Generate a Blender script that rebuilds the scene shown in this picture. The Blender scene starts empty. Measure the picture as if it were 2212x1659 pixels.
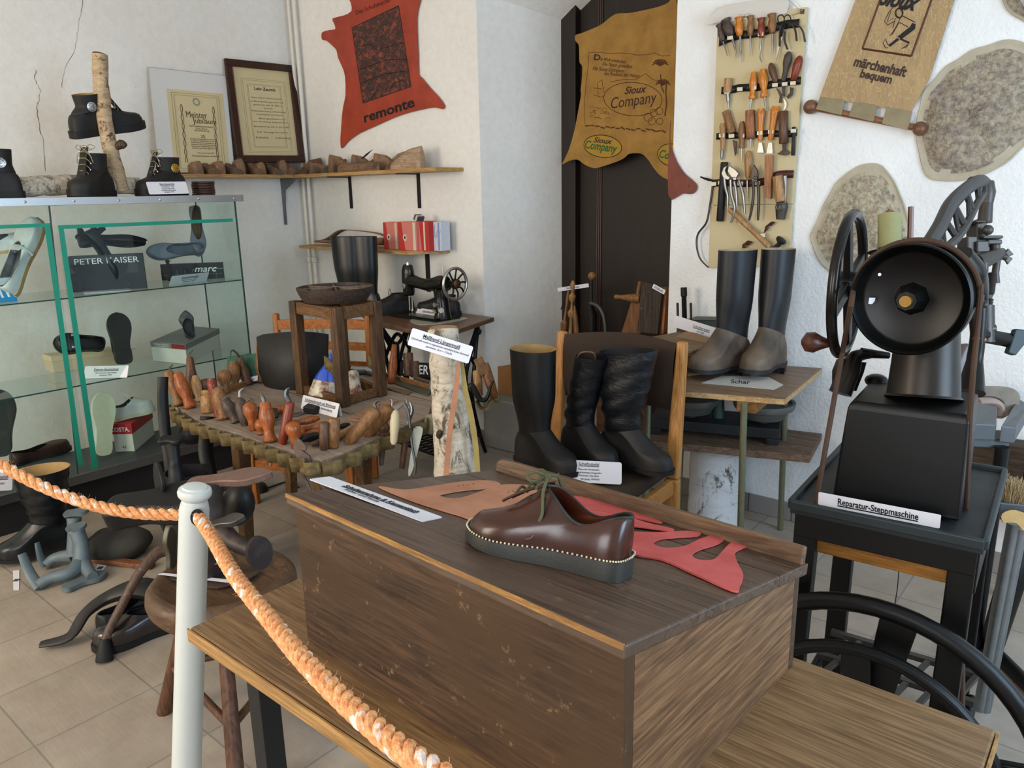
import bpy, math, random
from mathutils import Vector as V, Matrix, noise
random.seed(7)
C = bpy.context.scene.collection
scene = bpy.context.scene
PI = math.pi
# ------------------------------------------------------------------ camera
FPX, PITCH, ROLL, HEAD, CH = 1654.4, 0.24279892, -0.01959419, 0.69942113, 1.45
cF = V((-math.sin(HEAD)*math.cos(PITCH), math.cos(HEAD)*math.cos(PITCH), -math.sin(PITCH)))
_r = V((math.cos(HEAD), math.sin(HEAD), 0)); _u = _r.cross(cF)
cR = _r*math.cos(ROLL) + _u*math.sin(ROLL); cU = -_r*math.sin(ROLL) + _u*math.cos(ROLL)
cam = bpy.data.cameras.new('camera'); camo = bpy.data.objects.new('camera', cam); C.objects.link(camo)
cam.sensor_width = 36; cam.lens = FPX/2212*36; cam.clip_start = 0.02
camo.matrix_world = Matrix(((cR.x, cU.x, -cF.x, 0), (cR.y, cU.y, -cF.y, 0), (cR.z, cU.z, -cF.z, CH), (0, 0, 0, 1)))
scene.camera = camo
# ------------------------------------------------------------------ light
w = bpy.data.worlds.new('world'); scene.world = w; w.use_nodes = True
bg = w.node_tree.nodes['Background']; bg.inputs[0].default_value = (0.62, 0.78, 1.0, 1); bg.inputs[1].default_value = 0.7
def area(name, loc, target, sx, sy, power, col):
    l = bpy.data.lights.new(name, 'AREA'); l.shape = 'RECTANGLE'; l.size = sx; l.size_y = sy; l.energy = power; l.color = col
    o = bpy.data.objects.new(name, l); C.objects.link(o); o.location = loc
    o.rotation_euler = (V(target)-V(loc)).to_track_quat('-Z', 'Y').to_euler(); return o
area('window_daylight_right', (1.88, 1.7, 1.55), (-1.2, 2.3, 1.0), 1.3, 1.5, 76, (0.54, 0.77, 1.0))
area('window_daylight_front', (0.2, -2.10, 1.7), (-0.9, 2.0, 0.8), 1.5, 1.5, 66, (0.96, 0.97, 1.0))
area('window_daylight_left', (-3.0, -2.10, 1.7), (-3.2, 1.5, 0.9), 1.4, 1.5, 94, (1.0, 0.86, 0.68))
vs = scene.view_settings; scene.display_settings.display_device = 'sRGB'
vs.view_transform = 'Standard'; vs.look = 'None'; vs.gamma = 1; vs.exposure = 0.0; vs.use_curve_mapping = False
# ------------------------------------------------------------------ pixel rays (2212 x 1659) to room points
def ray(px, py): return cF + cR*((px-1106)/FPX) - cU*((py-829.5)/FPX)
def P(px, py, x=None, y=None, z=None, d=None):
    v = ray(px, py)
    t = d if d is not None else (x/v.x if x is not None else (y/v.y if y is not None else (z-CH)/v.z))
    return V((0, 0, CH)) + v*t
def dep(p): return (V(p)-V((0, 0, CH))).dot(cF)
def S(npx, d): return npx*d/FPX
# ------------------------------------------------------------------ mesh builder
def frame(d, hint=(0, 0, 1)):
    d = V(d).normalized(); h = V(hint)
    if abs(d.dot(h)) > .98: h = V((1, 0, 0)) if abs(d.x) < .9 else V((0, 1, 0))
    s = h.cross(d).normalized(); return s, d.cross(s).normalized(), d
def cat(pts, n=6, closed=False):
    pts = [V(p) for p in pts]; out = []; m = len(pts)
    rng = range(m) if closed else range(m-1)
    for i in rng:
        g = (lambda k: pts[k % m]) if closed else (lambda k: pts[max(0, min(m-1, k))])
        a, b, c, e = g(i-1), g(i), g(i+1), g(i+2)
        for k in range(n):
            t = k/n
            out.append(.5*((2*b)+(c-a)*t+(2*a-5*b+4*c-e)*t*t+(3*b-a-3*c+e)*t*t*t))
    if not closed: out.append(pts[-1])
    return out
WM = {}
class MB:
    def __init__(s): s.v = []; s.f = []; s.mi = []; s.cm = 0
    def add(s, vs, fs):
        b = len(s.v); s.v += [V(p) for p in vs]; s.f += [tuple(b+i for i in f) for f in fs]; s.mi += [s.cm]*len(fs); return s
    def box(s, c, sz, R=None, taper=1.0):
        c = V(c); h = V(sz)/2; R = R or Matrix.Identity(3)
        q = []
        for dz in (-1, 1):
            k = taper if dz > 0 else 1
            for dx, dy in ((-1, -1), (1, -1), (1, 1), (-1, 1)): q.append(c+R@V((dx*h.x*k, dy*h.y*k, dz*h.z)))
        return s.add(q, [(3, 2, 1, 0), (4, 5, 6, 7), (0, 1, 5, 4), (1, 2, 6, 5), (2, 3, 7, 6), (3, 0, 4, 7)])
    def bar(s, a, b, w, h, hint=(0, 0, 1), w2=None, h2=None):
        a, b = V(a), V(b); sd, up, d = frame(b-a, hint); w2 = w2 or w; h2 = h2 or h; q = []
        for p, ww, hh in ((a, w, h), (b, w2, h2)):
            for i, j in ((-1, -1), (1, -1), (1, 1), (-1, 1)): q.append(p+sd*i*ww/2+up*j*hh/2)
        return s.add(q, [(3, 2, 1, 0), (4, 5, 6, 7), (0, 1, 5, 4), (1, 2, 6, 5), (2, 3, 7, 6), (3, 0, 4, 7)])
    def loft(s, rings, closed=True, cap=(True, True)):
        n = len(rings[0]); q = [p for r in rings for p in r]; f = []
        m = n if closed else n-1
        for i in range(len(rings)-1):
            for j in range(m): f.append((i*n+j, i*n+(j+1) % n, (i+1)*n+(j+1) % n, (i+1)*n+j))
        if cap[0]: f.append(tuple(range(n-1, -1, -1)))
        if cap[1]: f.append(tuple((len(rings)-1)*n+j for j in range(n)))
        return s.add(q, f)
    def tube(s, path, r, n=10, cap=True, sq=None, closed=False):
        path = [V(p) for p in path]; m = len(path); rings = []
        rr = r if isinstance(r, (list, tuple)) else [r]*m
        if len(rr) != m: rr = [rr[min(len(rr)-1, int(k*(len(rr)-1)/(m-1)))]*(1-(k*(len(rr)-1)/(m-1)) % 1)+rr[min(len(rr)-1, int(k*(len(rr)-1)/(m-1))+1)]*((k*(len(rr)-1)/(m-1)) % 1) for k in range(m)]
        sd = None
        for i, p in enumerate(path):
            if closed: d = path[(i+1) % m]-path[i-1]
            else: d = path[min(m-1, i+1)]-path[max(0, i-1)]
            if sd is None: sd, up, dd = frame(d)
            else:
                dd = d.normalized(); sd = (sd-dd*sd.dot(dd)); sd = sd.normalized() if sd.length > 1e-6 else frame(d)[0]; up = dd.cross(sd)
            e = sq or 1
            rings.append([p+sd*math.cos(2*PI*k/n)*rr[i]+up*math.sin(2*PI*k/n)*rr[i]*e for k in range(n)])
        if closed: rings.append(rings[0]); return s.loft(rings, cap=(False, False))
        return s.loft(rings, cap=(cap, cap))
    def lathe(s, a, b, prof, n=18, cap=True, ell=1.0, hint=(0, 0, 1)):
        """prof: (t along a->b, radius)"""
        a, b = V(a), V(b); sd, up, d = frame(b-a, hint); L = b-a
        rings = [[a+L*t+sd*math.cos(2*PI*k/n)*r+up*math.sin(2*PI*k/n)*r*ell for k in range(n)] for t, r in prof]
        return s.loft(rings, cap=(cap, cap))
    def prism(s, poly, th):
        """closed polygon extruded by the vector th"""
        th = V(th); n = len(poly); q = [V(p) for p in poly]+[V(p)+th for p in poly]
        return s.add(q, [tuple(range(n-1, -1, -1)), tuple(range(n, 2*n))]+[(i, (i+1) % n, n+(i+1) % n, n+i) for i in range(n)])
    def ball(s, c, r, n=14, sc=(1, 1, 1), R=None):
        c = V(c); R = R or Matrix.Identity(3); rings = []
        for i in range(1, n//2):
            a = PI*i/(n//2)
            rings.append([c+R@V((r*sc[0]*math.sin(a)*math.cos(2*PI*k/n), r*sc[1]*math.sin(a)*math.sin(2*PI*k/n), -r*sc[2]*math.cos(a))) for k in range(n)])
        b = len(s.v); s.loft(rings, cap=(False, False)); m = len(rings)*n
        s.v += [c+R@V((0, 0, -r*sc[2])), c+R@V((0, 0, r*sc[2]))]
        for k in range(n):
            s.f.append((b+m, b+(k+1) % n, b+k)); s.f.append((b+m+1, b+m-n+k, b+m-n+(k+1) % n)); s.mi += [s.cm]*2
        return s
    def xf(s, M):
        s.v = [M@p for p in s.v]; return s
    def build(s, name, mat, parent=None, smooth=40, bevel=0, seg=2, solid=0, sub=0, loc=None, local=False, disp=None):
        if disp:
            amp, sc = disp; s.v = [p+noise.noise_vector(p*sc)*amp for p in s.v]
        me = bpy.data.meshes.new(name); o = bpy.data.objects.new(name, me); C.objects.link(o)
        if parent is None:
            if local: M = Matrix.Identity(4)
            else:
                xs = [p.x for p in s.v]; ys = [p.y for p in s.v]; zs = [p.z for p in s.v]
                L = V(loc) if loc is not None else V(((min(xs)+max(xs))/2, (min(ys)+max(ys))/2, min(zs)))
                M = Matrix.Translation(L)
            o.matrix_world = M; WM[o] = M; q = [M.inverted()@p for p in s.v] if not local else s.v
        else:
            o.parent = parent; M = WM[parent]; WM[o] = M
            q = s.v if local else [M.inverted()@p for p in s.v]
        me.from_pydata([tuple(p) for p in q], [], s.f)
        for m in (mat if isinstance(mat, (list, tuple)) else [mat]): me.materials.append(m)
        for i, p in enumerate(me.polygons): p.material_index = s.mi[i]
        if smooth:
            for p in me.polygons: p.use_smooth = True
            me.set_sharp_from_angle(angle=math.radians(smooth))
        if solid:
            md = o.modifiers.new('solid', 'SOLIDIFY'); md.thickness = abs(solid); md.offset = -1 if solid > 0 else 1
        if bevel:
            md = o.modifiers.new('bevel', 'BEVEL'); md.width = bevel; md.segments = seg; md.limit_method = 'ANGLE'; md.angle_limit = math.radians(35); md.harden_normals = False
        if sub:
            md = o.modifiers.new('sub', 'SUBSURF'); md.levels = sub; md.render_levels = sub
        return o
def tag(o, label, cat_, group=None, kind=None):
    if label: o['label'] = label
    if cat_: o['category'] = cat_
    if group: o['group'] = group
    if kind: o['kind'] = kind
    return o
def thing(name, label, cat_, loc=(0, 0, 0), rz=0, group=None, R=None):
    o = bpy.data.objects.new(name, None); C.objects.link(o); o.empty_display_size = .02
    M = Matrix.Translation(V(loc)) @ (R.to_4x4() if R else Matrix.Rotation(rz, 4, 'Z'))
    o.matrix_world = M; WM[o] = M
    return tag(o, label, cat_, group)
def copy_tree(o, M, label, group=None, name=None):
    r = o.copy(); C.objects.link(r); r.parent = None; r.matrix_world = M; WM[r] = M; r['label'] = label
    if group: r['group'] = group
    def rec(a, b):
        for ch in [c for c in bpy.data.objects if c.parent == a]:
            d = ch.copy(); C.objects.link(d); d.parent = b; d.matrix_basis = ch.matrix_basis.copy(); rec(ch, d)
    rec(o, r); return r
def struct(o): o['kind'] = 'structure'; return o
# ------------------------------------------------------------------ materials
def rgb(h, g=1.0):
    if isinstance(h, str):
        h = h.lstrip('#'); c = [int(h[i:i+2], 16)/255 for i in (0, 2, 4)]
        c = [x/12.92 if x <= .04045 else ((x+.055)/1.055)**2.4 for x in c]
        return (c[0]*g, c[1]*g, c[2]*g, 1)
    return (*h, 1)
class NT:
    def __init__(s, name):
        s.m = bpy.data.materials.new(name); s.m.use_nodes = True; s.t = s.m.node_tree; s.n = s.t.nodes; s.b = s.n['Principled BSDF']
        s.co = s.n.new('ShaderNodeTexCoord')
    def mk(s, t, **k):
        n = s.n.new(t)
        for a, b in k.items():
            if a.startswith('i_'):
                key = a[2:]; n.inputs[int(key) if key.isdigit() else key].default_value = b
            else: setattr(n, a, b)
        return n
    def L(s, a, b): s.t.links.new(a, b)
    def map(s, sc=(1, 1, 1), rot=(0, 0, 0), src='Object', loc=(0, 0, 0)):
        m = s.mk('ShaderNodeMapping'); m.inputs['Scale'].default_value = sc; m.inputs['Rotation'].default_value = rot; m.inputs['Location'].default_value = loc
        s.L(s.co.outputs[src], m.inputs[0]); return m.outputs[0]
    def noise(s, vec, sc, det=4, ro=.5, dist=0):
        n = s.mk('ShaderNodeTexNoise'); n.inputs['Scale'].default_value = sc; n.inputs['Detail'].default_value = det; n.inputs['Roughness'].default_value = ro; n.inputs['Distortion'].default_value = dist
        if vec: s.L(vec, n.inputs['Vector'])
        return n.outputs[0]
    def ramp(s, fac, stops, interp='LINEAR'):
        r = s.mk('ShaderNodeValToRGB'); r.color_ramp.interpolation = interp; e = r.color_ramp.elements
        while len(e) > 1: e.remove(e[-1])
        e[0].position = stops[0][0]; e[0].color = rgb(stops[0][1])
        for p, c in stops[1:]:
            x = e.new(p); x.color = rgb(c)
        s.L(fac, r.inputs[0]); return r.outputs[0]
    def mix(s, fac, a, b, mode='MIX'):
        n = s.mk('ShaderNodeMix', data_type='RGBA', blend_type=mode)
        for i, v in ((0, fac), (6, a), (7, b)):
            if hasattr(v, 'is_linked'): s.L(v, n.inputs[i])
            elif isinstance(v, (int, float)): n.inputs[i].default_value = v
            else: n.inputs[i].default_value = rgb(v)
        return n.outputs[2]
    def bump(s, h, st=.3, dist=.002):
        b = s.mk('ShaderNodeBump'); b.inputs['Strength'].default_value = st; b.inputs['Distance'].default_value = dist
        s.L(h, b.inputs['Height']); s.L(b.outputs[0], s.b.inputs['Normal'])
    def col(s, c): s.L(c, s.b.inputs['Base Color'])
MC = {}
def memo(fn):
    def g(*a, **k):
        key = (fn.__name__, repr(a), repr(sorted(k.items())))
        if key not in MC: MC[key] = fn(*a, **k)
        return MC[key]
    return g
@memo
def plain(c, rough=.6, metal=0.0, var=.12, sc=40, bump=0.0, spec=.35, name='paint', coat=0):
    t = NT(name); n = t.noise(t.map(), sc, 5, .6)
    base = rgb(c); dk = tuple(x*(1-var) for x in base[:3])+(1,); lt = tuple(min(1, x*(1+var)) for x in base[:3])+(1,)
    m = t.mk('ShaderNodeMix', data_type='RGBA'); m.inputs[6].default_value = dk; m.inputs[7].default_value = lt; t.L(n, m.inputs[0]); t.col(m.outputs[2])
    t.b.inputs['Roughness'].default_value = rough; t.b.inputs['Metallic'].default_value = metal; t.b.inputs['Specular IOR Level'].default_value = spec
    if coat: t.b.inputs['Coat Weight'].default_value = coat; t.b.inputs['Coat Roughness'].default_value = .15
    if bump: t.bump(t.noise(t.map(), sc*3, 6, .6), bump, .002)
    return t.m
@memo
def wood(c1, c2, axis='X', sc=9, rough=.5, grain=.35, dark=None, bump=.25, spec=.4, stretch=14, wear=None):
    t = NT('wood'); k = {'X': (1/stretch, 1, 1), 'Y': (1, 1/stretch, 1), 'Z': (1, 1, 1/stretch)}[axis]
    v = t.map(tuple(sc*q*3 for q in k)); n1 = t.noise(v, 1.6, 8, .62, .4)
    v2 = t.map(tuple(sc*q*22 for q in k)); n2 = t.noise(v2, 1.2, 4, .6)
    mid = t.ramp(n1, [(.30, c2), (.46, c1), (.54, c2), (.62, c1), (.72, c2)])
    fine = t.ramp(n2, [(.35, '#4a4a4a'), (.62, '#ffffff')])
    cc = t.mix(grain, mid, fine, 'MULTIPLY')
    if dark:
        n3 = t.noise(t.map((3, 3, 3)), 1.6, 6, .7); f = t.ramp(n3, [(.45, '#000000'), (.62, '#ffffff')])
        cc = t.mix(f, cc, dark)
    if wear:
        n4 = t.noise(t.map((14, 14, 14)), 2.2, 10, .75); f = t.ramp(n4, [(.60, '#000000'), (.66, '#ffffff')])
        cc = t.mix(f, cc, wear)
    t.col(cc); t.b.inputs['Roughness'].default_value = rough; t.b.inputs['Specular IOR Level'].default_value = spec
    t.bump(n2, bump, .0012); return t.m
@memo
def leather(c, rough=.42, var=.2, wr=0.0, sc=1.0, c2=None, spec=.4, bs=.22):
    t = NT('leather'); n = t.noise(t.map((8*sc,)*3), 1.5, 6, .6)
    a = rgb(c); b = rgb(c2) if c2 else tuple(x*(1-2.2*var) for x in a[:3])+(1,)
    m = t.mk('ShaderNodeMix', data_type='RGBA'); m.inputs[6].default_value = b; m.inputs[7].default_value = a
    r = t.ramp(n, [(.36, '#000000'), (.62, '#ffffff')]); t.L(r, m.inputs[0]); t.col(m.outputs[2])
    t.b.inputs['Roughness'].default_value = rough; t.b.inputs['Specular IOR Level'].default_value = spec
    h = t.noise(t.map((260*sc,)*3), 1, 3, .5)
    if wr:
        w2 = t.noise(t.map((22*sc, 22*sc, 40*sc)), 1.3, 6, .65, 1.2); mm = t.mk('ShaderNodeMath', operation='MULTIPLY_ADD'); t.L(w2, mm.inputs[0]); mm.inputs[1].default_value = wr*8; t.L(h, mm.inputs[2]); h = mm.outputs[0]
    t.bump(h, bs, .0012); return t.m
@memo
def metal(c, rough=.35, var=.25, rust=None, metallic=.9, sc=30, dust=None):
    t = NT('metal'); n = t.noise(t.map((sc,)*3), 1, 7, .65); a = rgb(c)
    m = t.mk('ShaderNodeMix', data_type='RGBA'); m.inputs[6].default_value = tuple(x*(1-var) for x in a[:3])+(1,); m.inputs[7].default_value = tuple(min(1, x*(1+var)) for x in a[:3])+(1,)
    t.L(n, m.inputs[0]); cc = m.outputs[2]
    if rust:
        n3 = t.noise(t.map((sc*.7,)*3, loc=(3, 1, 2)), 1, 8, .7); f = t.ramp(n3, [(.48, '#000000'), (.60, '#ffffff')]); cc = t.mix(f, cc, rust)
        mm = t.mk('ShaderNodeMath', operation='MULTIPLY_ADD'); t.L(f, mm.inputs[0]); mm.inputs[1].default_value = -metallic; mm.inputs[2].default_value = metallic; t.L(mm.outputs[0], t.b.inputs['Metallic'])
    else: t.b.inputs['Metallic'].default_value = metallic
    t.col(cc)
    r = t.mk('ShaderNodeMath', operation='MULTIPLY_ADD'); t.L(n, r.inputs[0]); r.inputs[1].default_value = .3; r.inputs[2].default_value = rough-.12; t.L(r.outputs[0], t.b.inputs['Roughness'])
    t.bump(t.noise(t.map((sc*5,)*3), 1, 5, .6), .15, .001); return t.m
@memo
def glass(tint='#f6fcfa'):
    t = NT('glass'); b = t.b
    out = t.n['Material Output']; tr = t.mk('ShaderNodeBsdfTransparent'); tr.inputs[0].default_value = rgb(tint)
    gl = t.mk('ShaderNodeBsdfGlossy'); gl.inputs['Roughness'].default_value = .02
    fr = t.mk('ShaderNodeFresnel'); fr.inputs[0].default_value = 1.42
    mx = t.mk('ShaderNodeMixShader'); ge = t.mk('ShaderNodeNewGeometry'); mu = t.mk('ShaderNodeMath', operation='MULTIPLY_ADD'); t.L(ge.outputs['Backfacing'], mu.inputs[0]); mu.inputs[1].default_value = -1; mu.inputs[2].default_value = 1; m2 = t.mk('ShaderNodeMath', operation='MULTIPLY'); t.L(mu.outputs[0], m2.inputs[0]); t.L(fr.outputs[0], m2.inputs[1]); t.L(m2.outputs[0], mx.inputs[0]); t.L(tr.outputs[0], mx.inputs[1]); t.L(gl.outputs[0], mx.inputs[2])
    t.L(mx.outputs[0], out.inputs[0]); return t.m
# ------------------------------------------------------------------ cards with writing
INK = plain('#16161a', .7, name='ink')
PAPER = plain('#dfe0e8', .55, var=.02, name='card_paper')
def text_mesh(name, s, h, M, mat, parent, w=None, shear=0, bold=0, align='CENTER'):
    cu = bpy.data.curves.new(name, 'FONT'); cu.body = s; cu.size = h; cu.align_x = align; cu.align_y = 'CENTER'; cu.shear = shear; cu.offset = bold*h; cu.resolution_u = 3; cu.extrude = 0.00012
    to = bpy.data.objects.new('tmp', cu); C.objects.link(to)
    dg = bpy.context.evaluated_depsgraph_get(); me = bpy.data.meshes.new_from_object(to.evaluated_get(dg))
    bpy.data.objects.remove(to)
    if w:
        xs = [v.co.x for v in me.vertices]; k = w/max(1e-6, max(xs)-min(xs)); me.transform(Matrix.Diagonal((k, 1, 1, 1)))
    me.transform(M)
    o = bpy.data.objects.new(name, me); me.materials.clear(); me.materials.append(mat); C.objects.link(o)
    if parent: o.parent = parent; WM[o] = WM[parent]; me.transform(WM[parent].inverted())
    return o
def card_frame(TL, TR, BL):
    TL, TR, BL = V(TL), V(TR), V(BL); X = (TR-TL); Y = (TL-BL); w, h = X.length, Y.length; X.normalize(); Z = X.cross(Y).normalized(); Y = Z.cross(X)
    return TL, X, Y, Z, w, h
def lines_on(parent, TL, TR, BL, lines, mat=INK, lift=.0009, name='lettering'):
    """lines: (text, height fraction, centre x fraction, centre y fraction from top, underline, width fraction)"""
    TL, X, Y, Z, w, h = card_frame(TL, TR, BL); out = []
    for ln in lines:
        s, fh, fx, fy = ln[:4]; ul = ln[4] if len(ln) > 4 else 0; fw = ln[5] if len(ln) > 5 else None
        c = TL+X*w*fx-Y*h*fy+Z*lift
        M = Matrix(((X.x, Y.x, Z.x, c.x), (X.y, Y.y, Z.y, c.y), (X.z, Y.z, Z.z, c.z), (0, 0, 0, 1)))
        m = ln[6] if len(ln) > 6 else mat; kw = ln[7] if len(ln) > 7 else {}
        o = text_mesh(name, s, fh*h*1.35, M, m, parent, w=fw*w if fw else None, **kw); out.append(o)
        if ul:
            b = MB(); L = (fw or .5)*w; u = h*fh*.09; q = c-Y*h*fh*.62
            b.prism([q-X*L/2-Y*u, q+X*L/2-Y*u, q+X*L/2+Y*u, q-X*L/2+Y*u], Z*.0002); b.build('underline', m, parent, smooth=0)
    return out
def card(name, label, TL, TR, BL, lines=(), th=.0012, mat=None, cat_='sign', group=None, edge=True, fold=None):
    TL, X, Y, Z, w, h = card_frame(TL, TR, BL)
    r = thing(name, label, cat_, TL-Y*h+X*w/2, group=group)
    r0 = min(w, h)*.10; poly = []
    for cx_, cy_, a0 in ((w-r0, r0, 0), (r0, r0, 90), (r0, h-r0, 180), (w-r0, h-r0, 270)):
        for k in range(5):
            a = math.radians(a0+k*22.5); poly.append(TL+X*(cx_+r0*math.cos(a))-Y*(cy_-r0*math.sin(a)))
    MB().prism([p-Z*th for p in poly], Z*th).build('sheet', mat or PAPER, r, smooth=0)
    if fold: # folded easel leg behind
        MB().prism([TL-Z*th, TL+X*w-Z*th, TL+X*w-Z*(th+fold)-Y*h*.98, TL-Z*(th+fold)-Y*h*.98], Z*-.0008).build('easel_flap', mat or PAPER, r, smooth=0)
    lines_on(r, TL, TL+X*w, TL-Y*h, lines); return r
# ================================================================== the room
XL, YB, ZC = -4.56, 3.246, 2.9
YD = 3.80
t = NT('plaster'); n1 = t.noise(t.map((1, 1, 1)), 1.3, 5, .6); n2 = t.noise(t.map((1, 1, 1)), 26, 6, .6)
t.col(t.mix(.5, t.ramp(n1, [(.3, '#d9d6cf'), (.7, '#e9e8e4')]), t.ramp(n2, [(.3, '#dedbd5'), (.7, '#edece9')]))); t.b.inputs['Roughness'].default_value = .85
t.bump(n2, .35, .006); PLASTER = t.m
t = NT('rough_plaster'); n2 = t.noise(t.map((1, 1, 1)), 60, 5, .6); n1 = t.noise(t.map((1, 1, 1)), 3, 5, .6)
t.col(t.ramp(n1, [(.3, '#dcdddd'), (.7, '#ebecec')])); t.b.inputs['Roughness'].default_value = .9; t.bump(n2, .75, .006); ROUGH = t.m
# floor tiles
t = NT('floor_tiles'); br = t.mk('ShaderNodeTexBrick', offset=0.0, squash=1.0)
t.L(t.map((1, 1, 1), loc=(-0.095, -0.03, 0)), br.inputs['Vector']); br.inputs['Scale'].default_value = 1
br.inputs['Brick Width'].default_value = .327; br.inputs['Row Height'].default_value = .327; br.inputs['Mortar Size'].default_value = .0035; br.inputs['Mortar Smooth'].default_value = .3
br.inputs['Color1'].default_value = rgb('#aea193'); br.inputs['Color2'].default_value = rgb('#a69a8d'); br.inputs['Mortar'].default_value = rgb('#8f877e')
n = t.noise(t.map((1, 1, 1)), 5, 7, .65); n2 = t.noise(t.map((9, 60, 1), rot=(0, 0, .35)), 1.0, 6, .6)
t.col(t.mix(.8, br.outputs['Color'], t.ramp(n, [(.25, '#c9c4be'), (.7, '#ffffff')]), 'MULTIPLY')); t.b.inputs['Roughness'].default_value = .42
mm = t.mk('ShaderNodeMath', operation='MULTIPLY_ADD'); t.L(br.outputs['Fac'], mm.inputs[0]); mm.inputs[1].default_value = -2.5; t.L(n2, mm.inputs[2]); t.bump(mm.outputs[0], .35, .0022)
TILE = t.m
struct(MB().box((-1.3, .5, -.05), (6.9, 6.0, .1)).build('floor', TILE, smooth=0))
struct(MB().box((XL-.1, .5, ZC/2), (.2, 6.0, ZC)).build('wall_left', PLASTER, smooth=0))
# back wall with the arched niche (opening -2.93 .. -1.752), rounded to a gentle corner edge
NX0, NX1, NZS, NRISE = -2.925, -1.752, 2.55, .24
def arch(x0, x1, zs, rise, n=14): return [(x1+(x0-x1)*k/n, zs+rise*math.sin(PI*k/n)) for k in range(n+1)]
b = MB()
b.box(((XL+NX0)/2, YB+.35, ZC/2), (NX0-XL, .7, ZC)); b.build('wall_back', PLASTER, smooth=0)['kind'] = 'structure'
b = MB(); b.box(((NX1+1.95)/2, YB+.35, ZC/2), (1.95-NX1, .7, ZC)); b.build('wall_right_of_niche', ROUGH, smooth=0)['kind'] = 'structure'
# splayed left reveal and vault
DX0, DX1 = P(1222, 400, y=YD).x, NX1+.05
dz = P(1222, 50, y=YD).z
b = MB(); b.add([(NX0, YB, 0), (DX0, YD, 0), (DX0, YD, ZC), (NX0, YB, ZC), (NX0, YD+.2, 0), (NX0, YD+.2, ZC)], [(0, 1, 2, 3)]); b.add([(NX0-.01, YB+.002, 0), (NX0-.01, YB+.002, ZC)], []);
struct(b.build('wall_niche_reveal', PLASTER, smooth=0))
a0 = arch(NX0, NX1, dz+.10, .30, 20); a1 = arch(DX0, DX1+.25, dz, .26, 20)
b = MB(); r0 = [V((x, YB, z)) for x, z in a0]; r1 = [V((x, YD+.02, z)) for x, z in a1]; b.loft([r0, r1], closed=False, cap=(False, False))
b.add([(NX0, YB, ZC), (NX1, YB, ZC)]+r0, [tuple([0, 1]+[2+i for i in range(len(r0))])])
struct(b.build('wall_niche_vault', PLASTER, smooth=30))
struct(MB().box((NX1-.02+.001, YB+.36, ZC/2), (.04, .69, ZC)).build('wall_niche_side', PLASTER, smooth=0)) if False else None
struct(MB().box((-2.3, YB+.30, .15), (1.25, .68, .30)).build('trim_niche_step', plain('#8f8b84', .8, name='step'), smooth=0, bevel=.01))
struct(MB().box((-1.3, .5, ZC+.05), (6.9, 6.0, .1)).build('ceiling', PLASTER, smooth=0))
# wall behind the camera, with two window openings, and wall to the right, with one
def wall_open(name, axis, pos, a0, a1, wins, mat):
    b = MB(); xs = sorted([a0, a1]+[q for w_ in wins for q in w_[:2]])
    def bx(u0, u1, z0, z1):
        c = ((u0+u1)/2, pos, (z0+z1)/2) if axis == 'y' else (pos, (u0+u1)/2, (z0+z1)/2)
        s_ = (u1-u0, .2, z1-z0) if axis == 'y' else (.2, u1-u0, z1-z0); b.box(c, s_)
    for i in range(len(xs)-1):
        u0, u1 = xs[i], xs[i+1]; m = (u0+u1)/2; h = [w_ for w_ in wins if w_[0] < m < w_[1]]
        if h: bx(u0, u1, 0, h[0][2]); bx(u0, u1, h[0][3], ZC)
        else: bx(u0, u1, 0, ZC)
    struct(b.build(name, mat, smooth=0))
wall_open('wall_front', 'y', -2.3, XL, 2.1, [(-3.7, -2.3, .9, 2.5), (-.6, 1.0, .9, 2.5)], PLASTER)
wall_open('wall_right', 'x', 2.05, -2.4, 3.9, [(1.0, 2.4, .8, 2.3)], PLASTER)
WHT = plain('#e6e6e2', .4, name='window_paint')
for i, (c, ax, u0, u1, z0, z1) in enumerate((((0, -2.26), 'y', -3.7, -2.3, .9, 2.5), ((0, -2.26), 'y', -.6, 1.0, .9, 2.5), ((2.0, 0), 'x', 1.0, 2.4, .8, 2.3))):
    b = MB(); pos = c[1] if ax == 'y' else c[0]
    for q0, q1, r0_, r1_ in ((u0, u1, z0, z0+.07), (u0, u1, z1-.07, z1), (u0, u0+.06, z0, z1), (u1-.06, u1, z0, z1), ((u0+u1)/2-.03, (u0+u1)/2+.03, z0, z1)):
        b.box(((q0+q1)/2, pos, (r0_+r1_)/2) if ax == 'y' else (pos, (q0+q1)/2, (r0_+r1_)/2), (q1-q0, .05, r1_-r0_) if ax == 'y' else (.05, q1-q0, r1_-r0_))
    o = b.build('window_%d' % (i+1), WHT, smooth=0); struct(o)
# tile skirting along the back wall right of the niche
t = NT('skirting_tiles'); br = t.mk('ShaderNodeTexBrick', offset=0.0); t.L(t.map((1, 1, 1), rot=(PI/2, 0, 0)), br.inputs['Vector']); br.inputs['Scale'].default_value = 1
br.inputs['Brick Width'].default_value = .20; br.inputs['Row Height'].default_value = .3; br.inputs['Mortar Size'].default_value = .003
br.inputs['Color1'].default_value = rgb('#8d8781'); br.inputs['Color2'].default_value = rgb('#857f7a'); br.inputs['Mortar'].default_value = rgb('#4f4b48'); t.col(br.outputs['Color']); t.b.inputs['Roughness'].default_value = .5
struct(MB().box(((NX1+1.95)/2, YB-.006, .042), (1.95-NX1, .012, .085)).build('baseboard_back', t.m, smooth=0))
struct(MB().box(((XL+NX0)/2, YB-.006, .042), (NX0-XL, .012, .085)).build('baseboard_corner', t.m, smooth=0))
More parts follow.
